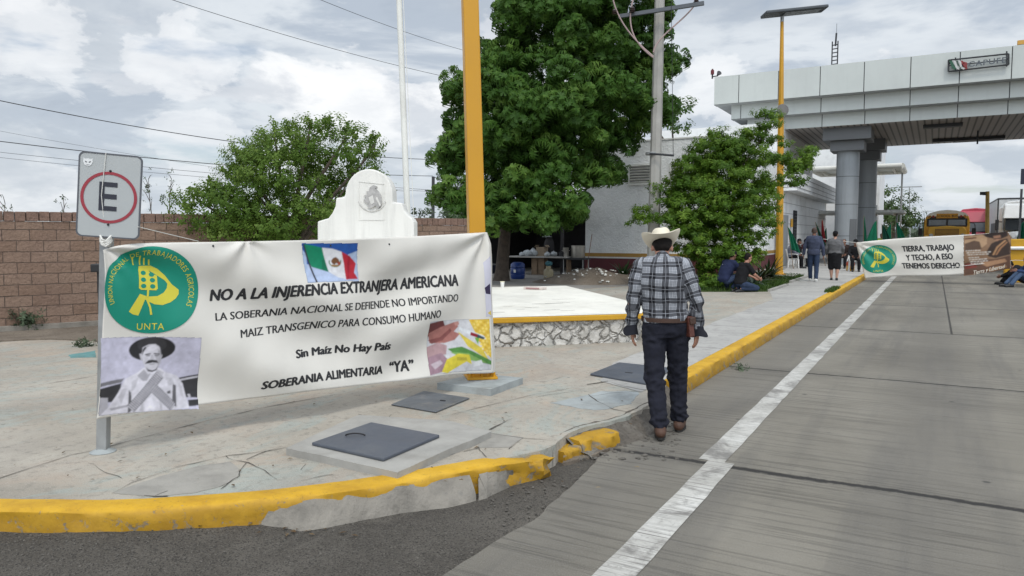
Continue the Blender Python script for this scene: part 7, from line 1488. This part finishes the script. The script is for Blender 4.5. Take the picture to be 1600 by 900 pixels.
        bm.rings(rg); bm.build('visor', h, cp, local=True)
    return t, hp, H
def fabric(name, col, var=.2): return pm(name, col, .9, var, 12, .35, 260, .0015, spec=.2)
denim = fabric('blue_denim', (.030, .045, .085)); black_cl = fabric('black_cloth', (.012, .012, .014)); shoe_w = pm('white_shoe', (.6, .6, .58), .6); shoe_b = pm('black_shoe', (.012, .012, .013), .5); hair_d = pm('dark_hair', (.009, .007, .006), .75, .3, 60, .4, 120, .002, spec=.15)
# ---- the man in the plaid shirt
def m_plaid():
    n = NT('black_white_plaid'); s = n.sep(n.attr('plaid')); P_ = .098
    def band(c, a, b, off=0.0):
        m = n.math('FRACT', n.math('ADD', n.math('DIVIDE', c, P_), 10 + off)); return n.math('MULTIPLY', n.math('GREATER_THAN', m, a), n.math('LESS_THAN', m, b))
    vx, vz = band(s[0], .0, .46), band(s[1], .0, .46); c = n.mix(.0, (.34, .355, .385), (.5, .5, .5))
    tw = n.math('FRACT', n.math('MULTIPLY', n.math('ADD', s[0], s[1]), 160)); tw = n.math('GREATER_THAN', tw, .5)
    for f, k in ((vx, .84), (vz, .84)): c = n.mix(n.math('MULTIPLY', f, k), c, (.012, .013, .017))
    c = n.mix(n.math('MULTIPLY', n.math('MULTIPLY', vx, vz), .85), c, (.008, .008, .011))
    for cc in (s[0], s[1]):
        for a, b in ((.55, .585), (.64, .675), (.79, .825), (.88, .915)): c = n.mix(n.math('MULTIPLY', band(cc, a, b), .55), c, (.06, .065, .085))
        c = n.mix(n.math('MULTIPLY', band(cc, .21, .25), .45), c, (.42, .44, .48))
    c = n.mix(n.ramp(n.noise(9, 5), [(.4, .12), (.6, 0.0)]), c, (.2, .2, .22)); n.bump(n.noise(300, 2), .2, .001); return n.fin(c, .88, 0, .2)
JM = dict(spine=[(-.045, .0, .80), (-.050, .0, .93), (-.062, .01, 1.10), (-.078, .0, 1.28), (-.086, .03, 1.445)], head=(-.092, .128, 1.522), shL=(-.258, .0, 1.375), shR=(.092, .0, 1.375), elL=(-.312, -.03, 1.09), elR=(.196, -.03, 1.09), wrL=(-.322, .03, .865), wrR=(.196, .03, .865),
          hipL=(-.138, -.01, .87), hipR=(.040, .01, .87), knL=(-.128, -.06, .455), knR=(.052, .10, .455), anL=(-.070, -.19, .105), anR=(.070, .13, .09), ftL=(-.08, 1, -.03), ftR=(.12, 1, 0), nod=math.radians(30), turn=math.radians(-4), palmL=(1, .25, 0), palmR=(-1, .35, 0), hdL=(.05, .10, -1), hdR=(.0, .12, -1), curl=.42)
def plaid_post(me):
    wrinkle(.013, lambda p: .55 + 1.1 * max(0, 1 - abs(p.z - 1.0) / .16) + (.8 if abs(p.x + .06) > .2 else 0), 8)(me)
    a = me.attributes.new('plaid', 'FLOAT_VECTOR', 'POINT'); out = []
    for v in me.vertices:
        p = v.co; best = None
        for q, sd in (('L', -1), ('R', 1)):
            sh, el, wr_ = (V3(JM[k + q]) for k in ('sh', 'el', 'wr')); L0 = 0
            for A_, B_ in ((sh, el), (el, wr_)):
                d = B_ - A_; t = max(0, min(1.1, (p - A_).dot(d) / d.length_squared)); c = A_ + d * t; r = (p - c).length
                if best is None or r < best[0]: u = d.normalized(); e = (p - c); x = V3((1, 0, 0)); x = (x - u * x.dot(u)).normalized(); y = u.cross(x); best = (r, .055 * math.atan2(e.dot(y), e.dot(x)), L0 + t * d.length + .03)
                L0 += d.length
        wx, wz = .010 * mnoise.noise(p * 7) + .004 * mnoise.noise(p * 19), .012 * mnoise.noise(p * 6 + V3((5, 0, 0))) + .005 * mnoise.noise(p * 17)
        if best[0] < .088 and abs(p.x + .08) > .155: out += [best[1] + wx, -best[2] + wz, 0]
        else:
            ang = math.atan2(p.x + .07, -(p.y - .0)); yoke = p.z > 9.385 - .05 * max(0, 1 - abs(p.x + .08) / .05)
            out += [(p.x + .07) * .55 + .10 * ang * .5 + wx, p.z + wz, 0] if not yoke else [(p.x + .07) * .75 + p.z * .7, p.z * .75 - p.x * .7, 0]
    a.data.foreach_set('vector', out)
def jeans_post(me): wrinkle(.017, lambda p: .34 + 1.0 * max(0, 1 - abs(p.z - .46) / .16) + 1.6 * max(0, 1 - abs(p.z - .15) / .12) + .9 * max(0, 1 - abs(p.z - .78) / .08), 13)(me)
mb = plan(.0, 0, 0) + G(1047, 679, 0); mb = G(1047, 678, 0); mb.z = 0
man, hp, Hm = person('man walking away in a black and white plaid shirt and dark jeans', mb, 14, JM, 'tan',
    dict(top=dict(name='plaid_shirt', mat=m_plaid(), g=.026, lo=.235, cuff=.050, collar=True, post=plaid_post), bottom=dict(name='jeans', mat=fabric('dark_navy_denim', (.016, .017, .026), .3), g=.018, top=.275, hem=.066, drop=.028, knee=.077, post=jeans_post), shoes=dict(name='boot', mat=pm('worn_brown_leather', (.085, .040, .024), .7, .35, 14, .4, 90, .003, dirt=(.07, .045, .03)), boot=True, sole=pm('boot_sole', (.022, .02, .018), .8)), hair=hair_d), vox=.0085)
# belt, phone holster, cuffs, hat
def spt(t):
    f = t * 4; i = min(int(f), 3); return V3(JM['spine'][i]).lerp(V3(JM['spine'][i + 1]), f - i)
lea = pm('brown_belt_leather', (.055, .026, .016), .5, .25, 20, .2); bm = MB(); rg = []
for dz, g in ((-.016, .030), (-.016, .037), (.018, .037), (.018, .030)): c = V3((-.052, .0, .945 + dz)); rg.append([c + V3(((.160 + g) * math.cos(a) * .985, (.111 + g) * math.sin(a), 0)) for a in [2 * math.pi * k / 40 for k in range(40)]])
bm.rings(rg + [rg[0]], False); bm.build('belt', lea, man, smooth=True, local=True)
bm = MB(); bm.box((.140, -.055, .895), (.045, .075, .165), Matrix.Rotation(-.10, 3, 'Y') @ Matrix.Rotation(.5, 3, 'Z'), bev=.010); hol = bm.build('phone_holster', pm('reddish_leather', (.10, .032, .022), .5, .25, 20, .2), man, local=True); bm = MB(); bm.box((.150, -.064, .945), (.052, .082, .06), Matrix.Rotation(-.10, 3, 'Y') @ Matrix.Rotation(.5, 3, 'Z'), bev=.010); bm.build('flap', lea, hol, local=True)
for q, sd in (('L', -1), ('R', 1)):
    w_ = V3(JM['wr' + q]); d = (w_ - V3(JM['el' + q])).normalized(); x = V3((1, 0, 0)); x = (x - d * x.dot(d)).normalized(); y = d.cross(x); bm = MB(); rg = []
    for t, r in ((-.035, .047), (.0, .053), (.03, .060), (.045, .064), (.043, .058), (0, .046)): rg.append([w_ + d * (t + .010 * math.sin(3 * a + 1)) + (x * math.cos(a) + y * math.sin(a)) * r * (1 + .16 * math.sin(2 * a + sd) + (.28 * max(0, math.cos(a - (math.pi if sd < 0 else 0))) if t > .02 else 0)) for a in [2 * math.pi * k / 24 for k in range(24)]])
    bm.rings(rg, False); bm.build('open_cuff', fabric('dark_cuff_cloth', (.02, .021, .028)), man, smooth=True, local=True)
hatm = pm('cream_felt', (.70, .64, .51), .75, .06, 5, .12, 120, .002); Hh = Hm
def hw(x, y, z): return V3(JM['head']) + Hm @ (V3((0, -.024, .030)) + Matrix.Rotation(math.radians(-7), 3, 'Y') @ Matrix.Rotation(math.radians(6), 3, 'X') @ V3((x, y, z)))
hat = thing('cowboy_hat', 'cream cowboy hat with an upturned brim worn by the man in the plaid shirt', 'hat', man.location, YAW - math.radians(14))
bm = MB(); N_ = 48; rg = []
for r, dz in ((.0, 0), (.25, .0), (.5, .004), (.75, .010), (1.0, .016), (1.0, .022), (.75, .016), (.5, .010), (.25, .006), (0, .006)):
    ring = []
    for k in range(N_):
        a = 2 * math.pi * k / N_; c, s_ = math.cos(a), math.sin(a); rx, ry = .084 + .074 * r, .102 + .080 * r; x, y = rx * c, ry * s_; z = dz + .075 * (abs(c) ** 2.2) * r ** 1.7 - .020 * (abs(s_) ** 2) * r ** 1.3 * (1 if s_ > 0 else .75); ring.append(hw(x, y, z))
    rg.append(ring)
bm.rings(rg + [rg[0]], False); bm.build('brim', hatm, hat, smooth=True, local=True)
bm = MB(); rg = []
for t in (0, .1, .3, .5, .7, .85, .95, 1.0, 1.0):
    ring = []; last = len(rg) == 8
    for k in range(N_):
        a = 2 * math.pi * k / N_; c, s_ = math.cos(a), math.sin(a); taper = 1 - .18 * t ** 1.6 - (.10 * max(0, t - .85) / .15); f = .45 if last else 1; rx, ry = .083 * taper * f, .101 * taper * f; z = .004 + .112 * t + .012 * t * (s_ > 0) * s_ - (.030 if last else .0) - .012 * t ** 6 * (1 - abs(c)) * (1 if s_ < 0 else .3); pinch = 1 - .16 * t * t * max(0, s_) * abs(c); ring.append(hw(rx * c * pinch, ry * s_, z))
    rg.append(ring)
bm.rings(rg); bm.build('crown', hatm, hat, smooth=True, local=True)
bm = MB(); bm.rings([[hw(.0845 * math.cos(a), .1025 * math.sin(a), z) for a in [2 * math.pi * k / N_ for k in range(N_)]] for z in (.006, .022)], False); bm.build('hat_band', pm('pale_hat_band', (.52, .46, .35), .7), hat, smooth=True, local=True)
# ---- the couple walking ahead
b = G(1270, 440, WZ); b.z = WZ + .004
person('man in a slate blue shirt, jeans and white trainers on the grey walkway', b, 27, stand(elL=(-.27, -.03, 1.13), elR=(.27, -.02, 1.12), wrL=(-.30, .02, .88), wrR=(.29, .05, .86), knL=(-.10, .06, .49), knR=(.10, -.02, .48), anL=(-.09, .14, .09), anR=(.10, -.12, .10), nod=.15), 'brown', dict(top=dict(name='shirt', mat=fabric('slate_blue_shirt', (.055, .065, .105)), g=.038, lo=.02, cuff=.05, collar=True), bottom=dict(name='jeans', mat=denim), shoes=dict(name='trainer', mat=shoe_w, sole=shoe_w), hair=pm('short_brown_hair', (.06, .035, .025), .7)), s=1.0)
b = G(1303, 438, WZ); b.z = WZ + .004
person('woman in a grey top, black knee length shorts and black cap walking away', b, 27, stand(elL=(-.28, -.03, 1.13), elR=(.27, -.02, 1.13), wrL=(-.28, .1, .92), wrR=(.25, .12, .93), anL=(-.09, .05, .09), anR=(.09, -.06, .09), nod=.1), 'light', dict(top=dict(name='top', mat=fabric('grey_knit_top', (.13, .13, .135)), g=.03, lo=.16), bottom=dict(name='shorts', mat=black_cl, len=.5, skirt=True, g=.03), shoes=dict(name='shoe', mat=shoe_b), hair=hair_d, cap=black_cl), s=.935, bulk=1.2)
# ---- two men crouching by the lawn
b = G(1137, 455, WZ); b.z = WZ + .004
person('crouching man in a navy jacket and black cap at the edge of the lawn', b, 62, stand(spine=[(0, -.16, .24), (0, -.16, .36), (0, -.10, .50), (0, .02, .68), (0, .10, .80)], head=(0, .17, .95), shL=(-.18, .03, .76), shR=(.18, .03, .76), elL=(-.24, .24, .56), elR=(.24, .24, .56), wrL=(-.10, .40, .56), wrR=(.12, .42, .55), hipL=(-.1, -.12, .28), hipR=(.1, -.12, .28), knL=(-.17, .26, .46), knR=(.17, .26, .42), anL=(-.12, .06, .09), anR=(.12, .06, .09), nod=.25), 'brown', dict(top=dict(name='jacket', mat=fabric('navy_jacket', (.016, .022, .055)), g=.03, lo=.08, patch=True), bottom=dict(name='jeans', mat=denim), shoes=dict(name='shoe', mat=shoe_b), hair=hair_d, cap=black_cl))
b = G(1163, 456, WZ); b.z = WZ + .004
person('kneeling man in a black t-shirt with bare forearms beside the crouching man in navy', b, 72, stand(spine=[(0, -.14, .17), (0, -.14, .28), (0, -.10, .42), (0, -.02, .60), (0, .04, .74)], head=(0, .10, .89), shL=(-.18, -.02, .70), shR=(.18, -.02, .70), elL=(-.23, .14, .47), elR=(.23, .14, .46), wrL=(-.10, .36, .36), wrR=(.10, .40, .34), hipL=(-.1, -.12, .21), hipR=(.1, -.12, .21), knL=(-.14, .28, .10), knR=(.14, .28, .10), anL=(-.1, -.16, .09), anR=(.1, -.16, .09), ftL=(0, -1, -.1), ftR=(0, -1, -.1), nod=.2), 'tan', dict(top=dict(name='t_shirt', mat=black_cl, g=.024, lo=.08, sleeve=.4), bottom=dict(name='jeans', mat=denim), shoes=dict(name='shoe', mat=shoe_b), hair=hair_d))
# ---- chairs and seated group by the office wall
def chair():
    t = thing('plastic_chair', 'white plastic chair under the person in the striped shirt', 'chair', (0, 0, 0), 0, 'white plastic chairs by the office wall'); pl = M['white_plastic']
    bm = MB(); bm.box((0, .0, .43), (.44, .42, .025), bev=.01); bm.build('seat', pl, t, local=True); bm = MB(); bm.rings([[V3((x * w, -.20 - lean - .03 * (1 - x * x), z)) for x in (-1, -.5, 0, .5, 1)] + [V3((x * w, -.225 - lean - .03 * (1 - x * x), z)) for x in (1, .5, 0, -.5, -1)] for z, w, lean in ((.44, .21, 0), (.65, .23, .05), (.82, .21, .09), (.86, .15, .10))]); bm.build('backrest', pl, t, local=True)
    for x in (-1, 1):
        for y in (-1, 1): bm = MB(); bm.tube([V3((x * .20, y * .19, .42)), V3((x * .235, y * .235, 0))], [.028, .02], 6); bm.build('leg', pl, t, local=True)
        bm = MB(); bm.tube([V3((x * .22, -.22, .64)), V3((x * .26, 0, .65)), V3((x * .25, .17, .63)), V3((x * .22, .2, .43))], .02, 6); bm.build('armrest', pl, t, local=True)
    return t
def sit(**k): return stand(spine=[(0, -.08, .46), (0, -.10, .58), (0, -.11, .72), (0, -.09, .90), (0, -.06, 1.04)], head=(0, -.02, 1.19), shL=(-.175, -.09, .99), shR=(.175, -.09, .99), elL=(-.24, .02, .74), elR=(.24, .02, .74), wrL=(-.14, .24, .62), wrR=(.14, .24, .62), hipL=(-.1, -.06, .50), hipR=(.1, -.06, .50), knL=(-.13, .36, .48), knR=(.13, .36, .48), anL=(-.12, .34, .09), anR=(.12, .38, .09), **k)
ch = None
GROUP = [(1239, 33.5, 105, 'person in a striped shirt and grey cap sitting on a white chair', 'striped_shirt', fabric('pale_striped_cloth', (.18, .19, .24)), pm('grey_cap', (.12, .12, .12)), 'white plastic chair under the person in the striped shirt'),
         (1249, 35.5, 120, 'person in black with a black cap sitting behind the striped shirt', 'shirt', black_cl, black_cl, 'white plastic chair under the person in black with a cap'),
         (1259, 36.5, 150, 'person in a dark maroon shirt seated between the chairs and the man in navy', 'shirt', fabric('dark_maroon_cloth', (.05, .014, .014)), None, 'white plastic chair under the person in maroon'),
         (1318, 33.5, 215, 'person in a dark shirt seated beyond the woman in grey', 'shirt', fabric('dark_brown_cloth', (.03, .02, .018)), None, 'white plastic chair under the person beyond the woman in grey'),
         (1336, 30.5, 200, 'person in black with a black cap seated behind the end of the road banner', 'shirt', black_cl, black_cl, 'white plastic chair behind the end of the road banner')]
for i, (px, d, az, lab, nm, mt, cap, clab) in enumerate(GROUP):
    p = plan((px - 800) / FPX * d, d, WZ + .004)
    if ch is None: ch = chair(); c = ch
    else: c = copy_tree(ch)
    c.location = p; c.rotation_euler = (0, 0, YAW - math.radians(az)); c['label'] = clab
    person(lab, p, az, sit(), 'brown', dict(top=dict(name=nm, mat=mt, g=.02, lo=.08), bottom=dict(name='trousers', mat=black_cl), shoes=dict(name='shoe', mat=shoe_b), hair=hair_d, cap=cap), 'people sitting by the toll office', vox=.016)
c = copy_tree(ch); c.location = plan((1266 - 800) / FPX * 34.6, 34.6, WZ + .004); c.rotation_euler = (0, 0, YAW - 1.2); c['label'] = 'empty white plastic chair beside the man in navy'
a = plan((1329 - 800) / FPX * 31, 31, WZ + .004); t = thing('water_jug', 'orange and yellow water jug on the pavement by the road banner', 'jug', a); bm = MB(); bm.lathe([(.15, 0), (.16, .03), (.16, .24), (.12, .30), (.1, .31)], a, 18); bm.build('jug_body', pm('amber_plastic', (.6, .32, .04), .4), t, smooth=True); bm = MB(); bm.lathe([(.165, .22), (.165, .33), (.13, .38), (.02, .385)], a, 18); bm.build('lid', pm('orange_red_plastic', (.50, .08, .03), .4), t, smooth=True); bm = MB(); bm.tube(bez(a + V3((-.15, 0, .28)), a + V3((-.15, 0, .5)), a + V3((.15, 0, .5)), a + V3((.15, 0, .28)), 10), .012, 5); bm.build('handle', M['black'], t)
# person sitting on the road by the brown end of the banner, and a hi-vis worker behind the flags
b = plan((1600 - 800) / FPX * 23.2, 23.2, 0)
b.z = .004
person('person in blue jeans sitting on the road holding the brown end of the banner', b, -82, stand(spine=[(0, -.30, .14), (0, -.30, .26), (0, -.28, .42), (0, -.20, .60), (0, -.14, .74)], head=(0, -.08, .89), shL=(-.18, -.2, .70), shR=(.18, -.2, .70), elL=(-.24, .0, .48), elR=(.24, .0, .48), wrL=(-.14, .24, .52), wrR=(.14, .24, .50), hipL=(-.1, -.26, .16), hipR=(.1, -.26, .16), knL=(-.14, .12, .46), knR=(.14, .10, .44), anL=(-.12, .40, .09), anR=(.13, .44, .09)), 'brown', dict(top=dict(name='shirt', mat=fabric('dark_blue_shirt', (.03, .05, .12)), g=.022, lo=.08), bottom=dict(name='jeans', mat=fabric('light_blue_denim', (.07, .11, .19))), shoes=dict(name='shoe', mat=shoe_b), hair=hair_d))
b = plan((1586 - 800) / FPX * 24.2, 24.2, 0); b.z = .004
person('person in black crouching on the road close to the brown end of the banner', b, -60, stand(spine=[(0, -.30, .14), (0, -.28, .26), (0, -.22, .40), (0, -.08, .52), (0, .04, .58)], head=(0, .14, .66), shL=(-.18, -.0, .54), shR=(.18, .0, .54), elL=(-.24, .16, .36), elR=(.24, .16, .36), wrL=(-.14, .36, .28), wrR=(.14, .36, .28), hipL=(-.1, -.26, .16), hipR=(.1, -.26, .16), knL=(-.2, .10, .36), knR=(.2, .10, .36), anL=(-.12, .30, .09), anR=(.13, .34, .09), nod=.5), 'brown', dict(top=dict(name='shirt', mat=black_cl, g=.022, lo=.08), bottom=dict(name='trousers', mat=black_cl), shoes=dict(name='shoe', mat=shoe_b), hair=hair_d))
b = plan((1376 - 800) / FPX * 41, 41, .004)
person('worker in a yellow high visibility vest standing behind the green flags', b, 180, stand(), 'brown', dict(top=dict(name='vest', mat=pm('hivis_yellow', (.50, .62, .05), .7), g=.03, lo=.12), bottom=dict(name='trousers', mat=denim), shoes=dict(name='shoe', mat=shoe_b), hair=hair_d), vox=.018)
# ================================================================== green flags
green = fabric('green_flag_cloth', (.010, .13, .07)); greend = fabric('deep_green_flag_cloth', (.006, .05, .033)); red = fabric('red_flag_cloth', (.16, .015, .02))
def flag(px, pyb, tx, ty, d, length, spread, mat, lab, seed, z0=WZ):
    base = plan((px - 800) / FPX * d, d, z0 + .004); top = D(tx, ty, d); t = thing('flag', lab, 'flag', base, 0, 'green union flags'); bm = MB(); bm.tube([base, top], .016, 6); bm.build('pole', M['wood'], t); dv = (top - base).normalized(); rg = []
    for j in range(11):
        f = j / 10; p = top - dv * (.03 + length * f) + V3((0, 0, 0)); hang = spread * (.15 + .85 * f ** .8); r = []
        for k in range(13): u = k / 12; r.append(p + RGT * (hang * u) * (1 if seed % 2 else -1) + V3((0, 0, -.35 * hang * u - .05 * u * u)) + HF * (.05 * math.sin(u * 14 + seed + f * 2) * (.4 + f)))
        rg.append(r)
    bm = MB(); bm.rings(rg, False, False); o = bm.build('cloth', mat, t, smooth=True); s = o.modifiers.new('thick', 'SOLIDIFY'); s.thickness = .006
FL = [(1290, 405, 1274, 347, 36, 1.3, .30, greend, 'furled dark green flag leaning over the man in navy', 3), (1296, 405, 1285, 343, 36.5, 1.1, .22, red, 'dark flag with a red tip leaning beside the furled green one', 2), (1294, 405, 1291, 356, 37, .9, .35, greend, 'short green flag bunched beside the grey column base', 4),
      (1240, 405, 1231, 354, 33, 1.0, .45, green, 'bright green flag draped over the seated person by the lamp post', 3), (1349, 385, 1350, 337, 36, 1.3, .16, green, 'narrow green flag hanging close to the second column', 3), (1372, 392, 1370, 344, 37, 1.2, .75, green, 'green flag spreading to a wide triangle behind the road banner', 2), (1379, 392, 1378, 350, 37.5, 1.0, .6, greend, 'darker green flag between the triangle flag and the pair at the end', 3), (1392, 390, 1393, 349, 38, 1.0, .6, green, 'green flag hanging before the low canopy post', 2), (1404, 392, 1400, 346, 38.5, 1.1, .62, green, 'last green flag of the row before the school bus', 3), (1602, 380, 1600, 345, 33, .9, .45, green, 'green flag hanging by the toll booth', 2)]
for i, (px, pb_, tx, ty, d, l, s_, m_, lab, sd) in enumerate(FL): flag(px, pb_, tx, ty, d, l, s_, m_, lab, sd, 0 if px > 1345 else WZ)
